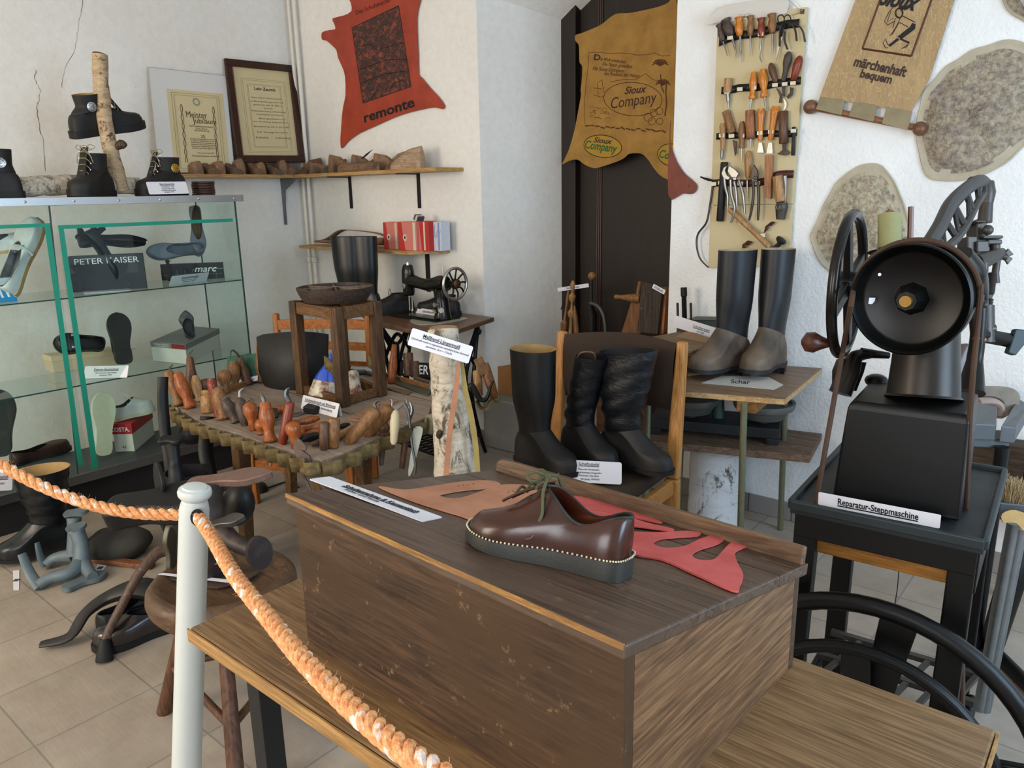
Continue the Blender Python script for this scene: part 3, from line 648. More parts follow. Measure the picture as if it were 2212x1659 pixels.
for z_ in (1.030, .620):
    s_ = MB().box(((XC+XCB)/2-.005, (CY0+CY1)/2, z_-.003), (.39, CY1-CY0-.012, .006)).build('glass_shelf', GLS, cb, smooth=0)
    MB().box((XC-.0095, (CY0+CY1)/2, z_-.003), (.001, CY1-CY0-.012, .0062)).build('shelf_edge', EDG, s_, smooth=0)
MB().box(((XC+XCB)/2, CY1-.003, .82), (.41, .005, 1.26)).build('side_pane', GLS, cb, smooth=0)
MB().box((XC-.002, CY1-.003, .82), (.006, .007, 1.26)).build('corner_seam', EDG, cb, smooth=0)
MB().box((XCB+.002, CY1-.003, .82), (.004, .007, 1.26)).build('corner_seam', EDG, cb, smooth=0)
def pane(y0a, y0b, y1, tape):
    p_ = MB().prism([(XC, y0b, .20), (XC, y1, .20), (XC, y1, 1.44), (XC, y0a, 1.44)], (-.004, 0, 0)).build('front_pane', GLS, cb, smooth=0)
    for tp_ in tape: MB().prism([(XC+.0012, *q) for q in tp_], (-.0008, 0, 0)).build('green_tape', GRN, p_, smooth=0)
pane(CY0, CY0, 1.35, [[(CY0+.02, 1.365), (1.348, 1.365), (1.348, 1.349), (CY0+.02, 1.349)], [(1.325, 1.349), (1.348, 1.349), (1.325, .24), (1.302, .24)]])
pane(1.375, 1.362, CY1-.006, [[(1.380, 1.354), (2.236, 1.354), (2.236, 1.337), (1.380, 1.337)], [(1.380, 1.337), (1.402, 1.337), (1.388, .205), (1.362, .205)]])
MB().prism([(XC+.001, 1.354, 1.44), (XC+.001, 1.361, 1.44), (XC+.001, 1.300, .2), (XC+.001, 1.293, .2)], (-.004, 0, 0)).build('pane_seam', EDG, cb, smooth=0)
# contents helpers -------------------------------------------------
def boxthing(name, label, A, Bp, depth_dir, h, mat, cat_='box', lidm=None, lidh=0, group=None, bevel=.001, over=.003):
    """A->Bp front bottom edge, depth vector, height"""
    A, Bp, D = V(A), V(Bp), V(depth_dir); r = thing(name, label, cat_, (A+Bp+D)/2, group=group)
    MB().prism([A, Bp, Bp+D, A+D], (0, 0, h-(lidh and .001))).build('body', mat, r, smooth=0, bevel=bevel)
    if lidh:
        x = (Bp-A).normalized()*over; y = D.normalized()*over
        MB().prism([A-x-y+V((0, 0, h-lidh)), Bp+x-y+V((0, 0, h-lidh)), Bp+x+D+y+V((0, 0, h-lidh)), A-x+D+y+V((0, 0, h-lidh))], (0, 0, lidh)).build('lid', lidm, r, smooth=0, bevel=bevel)
    return r
WHL = leather('#dfe2e2', .5, .05, c2='#c9cfd0'); WT = plain('#e9ebee', .6, name='white_ink')
zs1 = 1.031
# shelf 1
r = boxthing('shoe_box', 'black cardboard shoe box with large pale serif letters on the upper glass shelf', P(158, 632, z=zs1), P(318, 622, z=zs1), (-.06, .03, 0), .17, plain('#3a3b44', .5, name='box_card'))
A = P(158, 632, z=zs1); Bq = P(318, 622, z=zs1); up_ = V((0, 0, .17)); fo = V((.0008, 0, 0))
lines_on(r, A+up_+fo, Bq+up_+fo, A+fo, [('PETER KAISER', .17, .5, .16, 0, .86, WT)])
r = boxthing('shoe_box', 'black box with thin white grid and looped white script on the upper glass shelf', P(350, 606, z=zs1), P(485, 601, z=zs1), (-.05, .03, 0), .085, plain('#22252b', .5, name='box_card'))
A = P(350, 606, z=zs1); Bq = P(485, 601, z=zs1); up_ = V((0, 0, .085))
lines_on(r, A+up_+fo, Bq+up_+fo, A+fo, [('marc', .42, .70, .36, 0, .36, WT, {'bold': .012, 'shear': .3})])
X_ = (Bq-A)
gb = MB()
for k in range(1, 8): gb.bar(A+X_*(k/8)+fo, A+X_*(k/8)+fo+up_*.62, .0008, .0004)
gb.bar(A+X_*.02+fo+up_*.33, Bq-X_*.02+fo+up_*.33, .0008, .0008); gb.bar(A+X_*.50+fo+up_*.60, A+X_*.57+fo+up_*.60, .003, .003); gb.bar(A+X_*.84+fo+up_*.64, A+X_*.99+fo+up_*.64, .003, .003)
gb.build('printed_grid', plain('#9aa0a4', .6, name='ink2'), r, smooth=0)
def pump(name, label, M, L, mat, lin, heelh=.05, W=.075, pts=FP, group=None):
    r, o, rg = low_shoe(name, label, 'shoe', M, mat, mat, lin, L=L, W=W, sole=.004, heel=0, ocx=.36, orx=.34, ory=.38, zf=.035, zb=.055, toe=.032, dip=.02, pts=pts, spring=.0, steps=7, group=group)
    b = MB(); b.lathe((L*.08, 0, 0), (L*.06, 0, -heelh), [(0, W*.30), (.3, W*.24), (.8, W*.17), (1, W*.17)], 10); b.build('heel', mat, r, local=True); return r
def Mxyz(o, x, u):
    x = V(x).normalized(); u = V(u); u = (u-x*u.dot(x)).normalized(); y = u.cross(x)
    return Matrix(((x.x, y.x, u.x, o[0]), (x.y, y.y, u.y, o[1]), (x.z, y.z, u.z, o[2]), (0, 0, 0, 1)))
NAVY = leather('#1c2230', .35, .15); BK2 = leather('#17181b', .4, .1)
a1, a2 = P(165, 510, x=-4.05), P(315, 518, x=-4.0)
pump('pump_shoe', 'black pointed pump lying sideways on top of the lettered black box', Mxyz(a1, a2-a1, (.5, 0, -.8)), (a2-a1).length, BK2, NAVY, .05)
a1, a2 = P(202, 492, x=-3.97), P(268, 618, x=-3.93)
pump('pump_shoe', 'dark navy pointed pump standing on its toe against the lettered black box', Mxyz(a1, a2-a1, (.2, -.9, .0)), (a2-a1).length*1.0, NAVY, BK2, .05, W=.07)
a1, a2 = P(437, 537, x=-4.0), P(317, 545, x=-4.05)
BLU = leather('#6f7787', .5, .1)
pump('pump_shoe', 'grey blue ballet pump lying sideways over the grid box', Mxyz(a1, a2-a1, (1, 0, .25)), (a2-a1).length, BLU, leather('#59606e', .6), .012, W=.085, pts=FO)
a1, a2 = P(418, 447, x=-4.08), P(428, 553, x=-4.02)
pump('pump_shoe', 'grey ballet pump standing upright with brown insole towards the room, behind the grid box', Mxyz(a1, a2-a1, (1, -.25, 0)), (a2-a1).length, BLU, leather('#6d533d', .6, .3), .012, W=.075, pts=FO)
st = thing('shoe_stand', 'small black stand beside the small card in front of the grid box', 'stand', P(362, 606, z=zs1))
p0 = P(362, 606, z=zs1)+V((.03, 0, 0)); MB().tube([p0, p0+V((0, 0, .055)), p0+V((.0, -.004, .125))], [.012, .007, .009], 10).build('stem', RUB, st); MB().bar(p0+V((0, -.014, .105)), p0+V((0, .014, .105)), .006, .006).build('crossbar', RUB, st)
TLq, TRq, BLq = P(371, 597, z=zs1+.045), P(452, 588, z=zs1+.045), P(380, 613, z=zs1+.002)
card('label_card', 'small white card in front of the grid box on the upper glass shelf', TLq, TRq, BLq, [('Damenschuhe', .17, .5, .25, 1, .45), ('Obermaterial: Leder', .1, .5, .52, 0, .4), ('Jahrgang 1994', .1, .5, .7, 0, .3)])
o = MB().prism([P(178, 628, z=zs1), P(280, 624, z=zs1), P(283, 628, z=zs1), P(182, 634, z=zs1)], (0, 0, .003)).build('acrylic_plate', plain('#c9cdd8', .3, name='acrylic'), smooth=0); tag(o, 'thin clear plate lying below the lettered black box', 'plate')
# blue striped box + white loafer
BLUE = plain('#1c86c4', .5, name='blue_card'); r = boxthing('shoe_box', 'bright blue shoe box with slanting white stripes at the left of the upper shelf', P(-70, 660, z=zs1), P(38, 650, z=zs1), (-.1, .0, 0), .105, BLUE, lidm=plain('#b8c6cf', .5, name='pale_lid'), lidh=.03)
A = P(-70, 660, z=zs1); Bq = P(38, 650, z=zs1); X_ = (Bq-A); gb = MB()
for k in range(3): gb.prism([A+X_*(.62+k*.13)+V((.001, 0, .072)), A+X_*(.67+k*.13)+V((.001, 0, .072)), A+X_*(.74+k*.13)+V((.001, 0, .02)), A+X_*(.69+k*.13)+V((.001, 0, .02))], (.0004, 0, 0))
gb.build('printed_stripes', WT, r, smooth=0)
a1, a2 = P(28, 640, x=-3.9), P(90, 478, x=-3.96)
r, o, rg = low_shoe('loafer', 'white leather loafer standing on its heel at the left of the upper glass shelf', 'shoe', Mxyz(a1, a2-a1, (.45, -.8, .3)), WHL, leather('#b98d55', .7), leather('#8e8c92', .7), L=(a2-a1).length, W=.10, sole=.016, ocx=.33, orx=.30, ory=.36, zf=.06, zb=.06, toe=.045, dip=.01, steps=9)
L_ = (a2-a1).length; b = MB(); b.tube(cat([(L_*.52, -.05, .03), (L_*.56, -.035, .062), (L_*.57, 0, .078), (L_*.56, .035, .062), (L_*.52, .05, .03)], 5), .0045, 8, sq=3.0); st_ = b.build('strap', WHL, r, local=True)
MB().ball((L_*.575, -.028, .072), .005, 8).build('stud', ALU, st_, local=True)
MB().prism([(L_*.60, -.026, .060), (L_*.60, .026, .060), (L_*.50, .030, .083), (L_*.50, -.030, .083)], (0, 0, .003)).build('tongue_flap', WHL, r, local=True, bevel=.002)
a1, a2 = P(-30, 560, x=-4.0), P(45, 545, x=-4.0)
low_shoe('loafer', 'white loafer lying on the blue striped box, cut by the left picture edge', 'shoe', Mxyz(a1-V((0, .06, -.01)), a2-a1, (.3, 0, 1)), WHL, leather('#c9a878', .7), leather('#8e8c92', .7), L=.27, W=.095, sole=.014, ocx=.33, orx=.30, ory=.36, zf=.06, zb=.06, toe=.045, steps=7)
# shelf 2
zs2 = .621
BEI = plain('#b9ab90', .65, name='beige_card')
boxthing('shoe_box', 'beige shoe box with paler lid under the black sole on the middle glass shelf', P(125, 808, z=zs2)+V((-.05, 0, 0)), P(268, 790, z=zs2)+V((-.05, 0, 0)), (-.11, 0, 0), .085, BEI, lidm=plain('#c3b595', .6, name='beige_lid'), lidh=.028)
a1, a2 = P(268, 785, x=-3.95), P(252, 682, x=-3.97)
r, o, rg = low_shoe('slip_on_shoe', 'black flat shoe standing on its heel with the dark sole turned to the room', 'shoe', Mxyz(a1, a2-a1, (-1, .25, 0)), BK2, plain('#2b2c2b', .8, name='sole'), BK2, L=(a2-a1).length*1.05, W=.105, sole=.012, heel=.022, ocx=.33, orx=.30, ory=.36, zf=.06, zb=.06, toe=.045, steps=7)
a1, a2 = P(222, 745, x=-4.04), P(115, 742, x=-4.06)
r, o, rg = low_shoe('strap_shoe', 'black flat shoe with silver buckle strap lying sideways on the beige box', 'shoe', Mxyz(a1, a2-a1, (1, 0, .4)), BK2, plain('#2b2c2b', .8, name='sole'), BK2, L=(a2-a1).length*1.0, W=.095, sole=.012, heel=.0, ocx=.33, orx=.30, ory=.36, zf=.05, zb=.05, toe=.04, steps=7)
MB().box(((a2-a1).length*.66, 0, .055), (.022, .07, .004)).build('buckle', ALU, r, local=True, bevel=.001)
card('label_card', 'white card in front of the beige box on the middle glass shelf', P(184, 791, z=zs2+.055), P(278, 789, z=zs2+.055), P(186, 817, z=zs2+.002), [('Damen Sportschuh', .19, .5, .3, 1, .56), ('Obermaterial: Leder-Nubuk', .1, .5, .58, 0, .5), ('Jahrgang: 1994', .1, .5, .76, 0, .28)])
A = P(331, 779, z=zs2); Bq = P(405, 787, z=zs2); Dq = P(477, 748, z=zs2)-Bq
r = boxthing('shoe_box', 'white shoe box with grey lid and red patch on the middle glass shelf', A, Bq, Dq, .105, plain('#d5d7d3', .6, name='white_card'), lidm=plain('#7d7f80', .5, name='grey_lid'), lidh=.028)
Z3 = V((0, 0, .077)); nn_ = (Bq-A).cross(V((0, 0, 1))).normalized()*.0045
MB().prism([A.lerp(Bq, .62)+Z3+nn_+V((0, 0, .002)), A.lerp(Bq, 1.0)+Z3+nn_+V((0, 0, .002)), A.lerp(Bq, 1.0)+Z3+nn_+V((0, 0, .026)), A.lerp(Bq, .62)+Z3+nn_+V((0, 0, .026))], nn_*.05).build('red_patch', plain('#8d2630', .5, name='red_patch'), r, smooth=0)
lines_on(r, A+Z3+nn_+V((0, 0, .028)), A.lerp(Bq, .6)+Z3+nn_+V((0, 0, .028)), A+Z3+nn_, [('Gabor shoes', .3, .55, .35, 0, .7, WT), ('comfort', .28, .55, .72, 0, .7, WT)])
a0 = P(413, 738, z=zs2+.106); fw = V((-.93, .2, 0)).normalized()
pump('ballet_flat', 'dark grey ballet flat standing on the white box with grey lid', Mxyz(a0+V((0, 0, .02)), (-.25, .05, 1), (.9, -.45, .2)), .145, leather('#4c4f52', .35), leather('#24262a', .5), .010, W=.075)
# bottom deck
zs3 = .196
A = P(250, 976, z=zs3); Bq = P(291, 975, z=zs3); Dq = P(334, 938, z=zs3)-Bq
r = boxthing('shoe_box', 'small white shoe box with red top band and white letters at the cabinet bottom', A, Bq, Dq, .15, plain('#d8d6cf', .6, name='white_card'), lidm=plain('#b8232c', .5, name='red_lid'), lidh=.055)
nn_ = (Bq-A).cross(V((0, 0, 1))).normalized()*.0045; Z3 = V((0, 0, .097))
lines_on(r, A+nn_+V((0, 0, .15)), Bq+nn_+V((0, 0, .15)), A+nn_+V((0, 0, .095)), [('COSTA.', .42, .42, .55, 0, 1.0, WT, {'bold': .02})]); lines_on(r, A+nn_*.3+V((0, 0, .05)), Bq+nn_*.3+V((0, 0, .05)), A+nn_*.3, [('42', .3, .5, .5, 0, .22)])
a1, a2 = P(225, 982, x=-3.93), P(222, 850, x=-3.94); CRE = plain('#cfd3bf', .6, name='cream_rubber')
low_shoe('sneaker', 'white sneaker standing on its heel with the cream sole turned to the room', 'shoe', Mxyz(a1, a2-a1, (-1, .2, 0)), WHL, CRE, WHL, L=(a2-a1).length, W=.10, sole=.022, ocx=.33, orx=.30, ory=.36, zf=.06, zb=.06, toe=.045, steps=7)
a1, a2 = P(246, 910, z=zs3+.152), P(331, 888, z=zs3+.17)
r, o, rg = low_shoe('sneaker', 'white canvas lace-up sneaker standing on the red and white box', 'shoe', Mxyz(a1, a2-a1, (0, 0, 1)), WHL, CRE, leather('#55585f', .6), L=(a2-a1).length*1.05, W=.09, sole=.016, ocx=.30, orx=.28, ory=.34, zf=.085, zb=.055, toe=.045, dip=.015, steps=8)
L_ = (a2-a1).length
laces(r, [[(L_*(.50+k*.05), -.022, .092-k*.009), (L_*(.51+k*.05), 0, .101-k*.009), (L_*(.50+k*.05), .022, .092-k*.009)] for k in range(4)]+[[(L_*.48, 0, .105), (L_*.44, .02, .12), (L_*.42, .03, .09), (L_*.46, .035, .06)]], plain('#eeeeee', .7, name='lace'))
A = P(368, 905, x=-4.0); Bq = P(420, 893, x=-4.0)
rr_ = thing('box_label', 'pale strip with dark capital letters on the cabinet floor behind the black rail', 'sign', A); 
MB().prism([P(352, 902, x=-4.03), P(412, 898, x=-4.03), P(412, 880, x=-4.03), P(352, 884, x=-4.03)], (-.003, 0, 0)).build('strip', plain('#9d9a8c', .6, name='strip'), rr_, smooth=0); lines_on(rr_, P(352, 884, x=-4.028), P(412, 880, x=-4.028), P(352, 902, x=-4.028), [('MANHATTAN', .6, .45, .5, 0, .95)])
a1, a2 = P(485, 925, z=zs3+.02), P(400, 950, z=zs3+.02)
low_shoe('walking_shoe', 'black walking shoe lying at the right end of the cabinet bottom', 'shoe', Mxyz(a1, a2-a1, (.4, 0, 1)), BLKD, RUB, BLKD, L=.28, W=.10, sole=.02, ocx=.30, orx=.28, ory=.34, zf=.085, zb=.06, toe=.05, steps=7)
a1, a2 = P(30, 1010, z=zs3), P(118, 985, z=zs3)
low_shoe('walking_shoe', 'reddish brown shoe lying low in the cabinet behind the orange rope', 'shoe', Mxyz(a1+V((-.03, 0, 0)), a2-a1, (0, 0, 1)), leather('#3c201b', .45), RUB, BLKD, L=.29, W=.10, sole=.016, ocx=.32, orx=.30, ory=.34, zf=.05, zb=.05, toe=.045, steps=7)
a1, a2 = P(-2, 985, x=-3.95), P(-6, 870, x=-3.97)
low_shoe('slip_on_shoe', 'black shoe standing on its heel, cut by the left picture edge', 'shoe', Mxyz(a1, a2-a1, (-1, .5, 0)), BK2, plain('#2b2c2b', .8, name='sole'), BK2, L=.30, W=.12, sole=.014, ocx=.33, orx=.30, ory=.36, steps=7)
card('label_card', 'white card lying at the lower left picture edge behind the rope', P(-40, 1020, x=XC+.03), P(27, 1017, x=XC+.03), P(-40, 1063, x=XC+.05), [('Herrenschuh', .2, .6, .3, 1, .5), ('Leder', .12, .6, .62, 0, .3)])
# ------------------------------------------------------------------ on top of the cabinet
ZT = 1.473
t = NT('birch_bark'); v = t.map((6, 6, 34)); n = t.noise(v, 1.3, 7, .7, .3); n2 = t.noise(t.map((16, 16, 9), loc=(5, 0, 0)), 1, 8, .75, 1.5)
cc = t.mix(t.ramp(n2, [(.50, '#000000'), (.62, '#ffffff')]), t.ramp(n, [(.30, '#8f826e'), (.45, '#bfb3a0'), (.7, '#d9d0c0')]), '#51453a'); t.col(cc); t.b.inputs['Roughness'].default_value = .8; t.bump(n2, .6, .006); BIRCH = t.m
t = NT('birch_bark_warm'); v = t.map((8, 8, 30)); n = t.noise(v, 1.3, 7, .7, .3); n2 = t.noise(t.map((20, 20, 26), loc=(5, 0, 0)), 1, 8, .75, .6)
cc = t.mix(t.ramp(n2, [(.54, '#000000'), (.60, '#ffffff')]), t.ramp(n, [(.30, '#8c7658'), (.5, '#b39c7c'), (.7, '#c8b596')]), '#4f3423'); t.col(cc); t.b.inputs['Roughness'].default_value = .8; t.bump(n, .6, .004); BIRCHW = t.m
def trunk(b, path, rad, seed, n=18, rough=.06):
    path = cat(path, 6); m = len(path); rings = []; sd = None
    for i, p in enumerate(path):
        d_ = path[min(m-1, i+1)]-path[max(0, i-1)]
        if sd is None: sd, up2, dd = frame(d_)
        else: dd = d_.normalized(); sd = (sd-dd*sd.dot(dd)).normalized(); up2 = dd.cross(sd)
        k = i/(m-1)*(len(rad)-1); j = min(len(rad)-2, int(k)); r_ = rad[j]+(rad[j+1]-rad[j])*(k-j)
        rg = []
        for q in range(n):
            a = 2*PI*q/n; u = sd*math.cos(a)+up2*math.sin(a); rg.append(p+u*r_*(1+rough*noise.noise((p+u*r_)*22+V((seed, 0, 0)))*2.2))
        rings.append(rg)
    b.loft(rings)
bs = thing('birch_display_stand', 'upright birch branch rising from a birch log, holding the hanging boot', 'stand', P(235, 422, x=-3.98))
xb = -3.98
b = MB(); trunk(b, [P(262, 412, x=xb), P(243, 340, x=xb), P(228, 270, x=xb), P(219, 190, x=xb-.01), P(216, 118, x=xb-.01)], [.036, .037, .035, .034, .034], 1); b.build('upright_branch', BIRCHW, bs, smooth=60)
b = MB(); b.lathe(P(216, 118, x=xb-.01), P(216.2, 116, x=xb-.01), [(0, .033), (1, .03)]); b.build('sawn_top', wood('#8e6a45', '#6d4d30', 'X', 12), bs)
b = MB(); trunk(b, [P(40, 405, x=-4.0), P(120, 400, x=-4.0), P(200, 398, x=-4.0), P(300, 402, x=-4.0)], [.044, .046, .044, .042], 4); b.build('lying_log', BIRCH, bs, smooth=60)
b = MB(); trunk(b, [P(248, 322, x=xb+.02), P(262, 312, x=xb+.04), P(270, 318, x=xb+.05)], [.012, .022, .014], 9, 12, .2); b.build('knot', wood('#5b4638', '#3b2b22', 'Z', 12), bs, smooth=60)
SILV = metal('#c2c4c4', .3); GOLDM = metal('#c9a04a', .35); LACE = plain('#8d8468', .8, sc=200, var=.3, name='lace_beige')
def badge(r, c, nrm, rad, m, txt=None):
    c = V(c); nrm = V(nrm).normalized(); b = MB(); b.lathe(c, c+nrm*.0025, [(0, rad), (.7, rad), (1, rad*.93)], 24); o = b.build('badge', m, r, local=True)
    b = MB(); s1, u1, _ = frame(nrm)
    b.tube([c+nrm*.0026+(s1*math.cos(a*PI/12)+u1*math.sin(a*PI/12))*rad*.62 for a in range(24)], rad*.03, 4, closed=True)
    for k in range(9):
        a = k*2*PI/9; q = c+nrm*.0026+(s1*math.cos(a)+u1*math.sin(a))*rad*.78; b.box(q, (rad*.13,)*3)
    for k in (-1, 0, 1): b.bar(c+nrm*.0027+u1*k*rad*.2-s1*rad*.45, c+nrm*.0027+u1*k*rad*.2+s1*rad*.45, rad*.07, .0005, nrm)
    b.build('emblem', INK, o, local=True, smooth=0)
def hiking(label, M, L, badge_m=None, side=1, lace=True, H=.155):
    r, o, rg, shf = boot('mountain_boot', label, M, L, .115, H, BLKD, RUB, TANI, rx=.052, ry=.045, top=(.062, .05), heel=0, sole=.03, ank=(.30, .24), zf=.10, zb=.075, toe=.044)
    if lace:
        top_ = []; ey_ = MB()
        for k in range(6):
            t_ = k/5; x_ = L*(.66-.17*t_); z_ = .095+(.135-.095)*0+t_*(H-.06)
            x_ = L*(.70-.16*t_*1.0); z_ = .080+t_*(H-.06); 
            for s_ in (-1, 1):
                top_.append([(x_+.004, s_*-.004, z_+.012), (x_, s_*.014, z_+.012), (x_-.008, s_*.026, z_-.002), (x_-.010, s_*.031, z_-.012)]); ey_.ball((x_-.010, s_*.032, z_-.012), .0035, 6)
        k_ = V((L*.53, 0, H+.015)); top_ += [[k_, k_+V((.0, s_*.03, .022)), k_+V((-.01, s_*.05, .01)), k_+V((0, s_*.02, -.004))] for s_ in (-1, 1)]+[[k_, k_+V((.008, s_*.03, -.02)), k_+V((.006, s_*.042, -.06))] for s_ in (-1, 1)]
        laces(r, top_, LACE, .0019); ey_.build('lace_hook', SILV, r, local=True)
        MB().prism([(L*.50, -.018, H+.025), (L*.50, .018, H+.025), (L*.72, .022, .085), (L*.72, -.022, .085)], (.003, 0, .002)).build('tongue', BLKD, r, local=True)
    if badge_m: badge(r, (L*.27, side*.0515, H*.72), (0, side, .05), .022, badge_m)
    return r
M, L_ = standM(V((-3.96, 1.70, ZT)), V((-3.84, 1.49, ZT))); hiking('black lace-up mountain boot in front of the upright birch branch', M, .26, H=.20)
hp_ = P(405, 421, z=ZT); hp_ = V((-3.93, P(400, 421, x=-3.93).y, ZT)); tp_ = V((-3.91, P(298, 421, x=-3.91).y, ZT)); M, L_ = standM(hp_, tp_); hiking('black lace-up mountain boot with gold round badge behind the small card', M, L_*1.02, GOLDM, 1, H=.19)
hp_ = V((-3.93, P(52, 421, x=-3.93).y, ZT)); M, L_ = standM(hp_, hp_+V((-.06, -.26, 0))); hiking('black mountain boot with silver round badge at the left end of the cabinet top', M, .27, SILV, 1, lace=True, H=.21)
a1, a2 = P(158, 300, x=-4.03), P(312, 278, x=-4.05)
hiking('black mountain boot hung on the birch branch with silver badge', Mxyz(a1-V((0, 0, .0)), a2-a1, (0.15, -.12, 1)), (a2-a1).length, SILV, -1, H=.19)
card('label_card', 'small white card before the boot with the gold badge', P(315, 393, x=XC-.03), P(401, 392, x=XC-.03), P(321, 420, x=XC-.01), [('Burschenschuh', .17, .5, .2, 1, .36), ('Rindleder und', .1, .5, .42, 0, .3), ('Innen Futterstoff', .1, .5, .56, 0, .3), ('Herstellung Kreuznaht', .1, .5, .7, 0, .36), ('Jahrgang 1975', .1, .5, .84, 0, .24)])
c_ = V((-3.95, P(440, 420, x=-3.95).y, ZT)); DB = plain('#3a211a', .5, name='rubber_brown')
for k in range(6):
    o = MB().lathe(c_+V((.002*(k % 2), .0015*(k % 3), k*.0125)), c_+V((.002*(k % 2), .0015*(k % 3), k*.0125+.0118)), [(0, .056), (.2, .058), (.8, .058), (1, .056)], 26).build('rubber_disc', DB); tag(o, 'dark brown round disc in the low stack at the right end of the cabinet top', 'disc', 'stack of brown discs on the cabinet')
# hide small red tape on the glass
o = MB().prism([P(112, 444, x=XC+.002), P(145, 443, x=XC+.002), P(143, 439, x=XC+.002), P(112, 440, x=XC+.002)], (.0008, 0, 0)).build('red_tape', plain('#a33a33', .6, name='redtape'), cb, smooth=0)
# ================================================================== framed certificates leaning on the left wall
CREAM = plain('#cbbd94', .6, var=.06, sc=8, name='cream_paper'); BRINK = plain('#4a3b22', .7, name='brown_ink'); MAT_W = plain('#d3d4d2', .35, var=.02, name='mat_white')
def certificate(name, label, px, bar, frm, lines, cat_='picture', inner=None, paperpx=None, deco=True):
    (tl, tr, bl) = px; xt, xb_ = XL+.02, XL+.10
    TL, TR, BL = P(*tl, x=xt), P(*tr, x=xt), P(*bl, x=xb_)
    X = (TR-TL).normalized(); Yd = (BL-TL); Yd -= X*Yd.dot(X)*0; w_ = (TR-TL).length; Z = X.cross(-Yd).normalized(); r = thing(name, label, cat_, TL+X*w_/2+Yd)
    def q(u, v, h=0): return TL+X*w_*u+Yd*v+Z*h
    if frm is not None:
        fb = bar/w_; fv = bar/Yd.length; b = MB()
        for u0, v0, u1, v1 in ((0, 0, 1, fv), (0, 1-fv, 1, 1), (0, fv, fb, 1-fv), (1-fb, fv, 1, 1-fv)): b.prism([q(u0, v1), q(u1, v1), q(u1, v0), q(u0, v0)], Z*.022)
        b.build('frame', frm, r, smooth=0, bevel=.004)
        b = MB(); u0, v0 = fb, fv; b.tube([q(fb*1.05, fv*1.05, .02), q(1-fb*1.05, fv*1.05, .02), q(1-fb*1.05, 1-fv*1.05, .02), q(fb*1.05, 1-fv*1.05, .02)], .0022, 6, closed=True); b.build('beading', plain('#6d2f22', .4, name='bead'), r)
        MB().prism([q(fb, 1-fv, .004), q(1-fb, 1-fv, .004), q(1-fb, fv, .004), q(fb, fv, .004)], Z*.002).build('certificate_sheet', CREAM, r, smooth=0)
    else:
        MB().prism([q(0, 1), q(1, 1), q(1, 0), q(0, 0)], Z*.003).build('mount_board', MAT_W, r, smooth=0)
        b = MB(); b.tube([q(0, 0, .003), q(1, 0, .003), q(1, 1, .003), q(0, 1, .003)], .0012, 4, closed=True); b.build('glass_clip_edge', plain('#7b6b5c', .5, name='edge'), r)
        i = inner; MB().prism([q(i[0], i[3], .004), q(i[2], i[3], .004), q(i[2], i[1], .004), q(i[0], i[1], .004)], Z*.001).build('certificate_sheet', CREAM, r, smooth=0)
    i = paperpx; b = MB()
    for k in deco:
        a_, c_, d_, e_ = i[0]+k, i[1]+k*.7, i[2]-k, i[3]-k*.7
        b.tube([q(a_, c_, .0062), q(d_, c_, .0062), q(d_, e_, .0062), q(a_, e_, .0062)], .0011, 4, closed=True)
    b.build('printed_border', plain('#8b7a4b', .6, name='border_ink'), r, smooth=0)
    A_, B_, C_ = q(i[0], i[1], .0056), q(i[2], i[1], .0056), q(i[0], i[3], .0056)
    lines_on(r, A_, B_, C_, lines, BRINK); return r, q, Z
blk = [('Handwerkskammer Meisterbrief fuer den Schuhmacher', .019, .5, .50+k*.028, 0, .62) for k in range(7)]
r, q, Z = certificate('certificate', 'white mounted certificate headed Meister Jubiläum leaning on the wall shelf', ((319, 145), (487, 164), (342, 372)), 0, None,
  [('Meister', .085, .44, .27, 0, .44), ('Jubiläum', .075, .60, .345, 0, .5), ('Herrn Schuhmachermeister', .026, .5, .415, 0, .5), ('Otto Bork', .022, .5, .445, 0, .25), ('Brandenburg', .022, .5, .47, 0, .3), ('25', .04, .5, .545, 0, .09)]+[(s_, .017, .5, .58+k*.024, 0, .56) for k, s_ in enumerate(('jährigen Meisterjubiläum sprechen', 'wir unseren Glückwunsch aus in der', 'Anerkennung der Leistungen für das', 'Handwerk und wünschen weiterhin', 'Erfolg und Wohlergehen in der', 'Zukunft und dem ganzen Haus'))]+[('Berlin, den 26. April 1974', .018, .5, .76, 0, .35), ('Handwerkskammer des Bezirks', .02, .5, .80, 0, .6)], inner=(.20, .19, .93, .99), paperpx=(.25, .22, .87, .985), deco=(.0, .03))
b = MB()
for u0 in (.36, .78):
    for s_ in (0, PI): b.tube([q(u0+.016*math.sin(k*1.1+s_), .33+k*.030, .0064) for k in range(20)], .0016, 4)
b.build('printed_garland', BRINK, r, smooth=0)
b = MB(); c_ = q(.56, .295, .0066); s1 = (q(1, .3)-q(0, .3)).normalized(); u1 = Z.cross(s1)
for rr in (.021, .016): b.tube([c_+s1*math.cos(a*PI/12)*rr+u1*math.sin(a*PI/12)*rr for a in range(24)], .0014, 4, closed=True)
b.build('printed_seal', plain('#7e8688', .6, name='seal'), r, smooth=0)
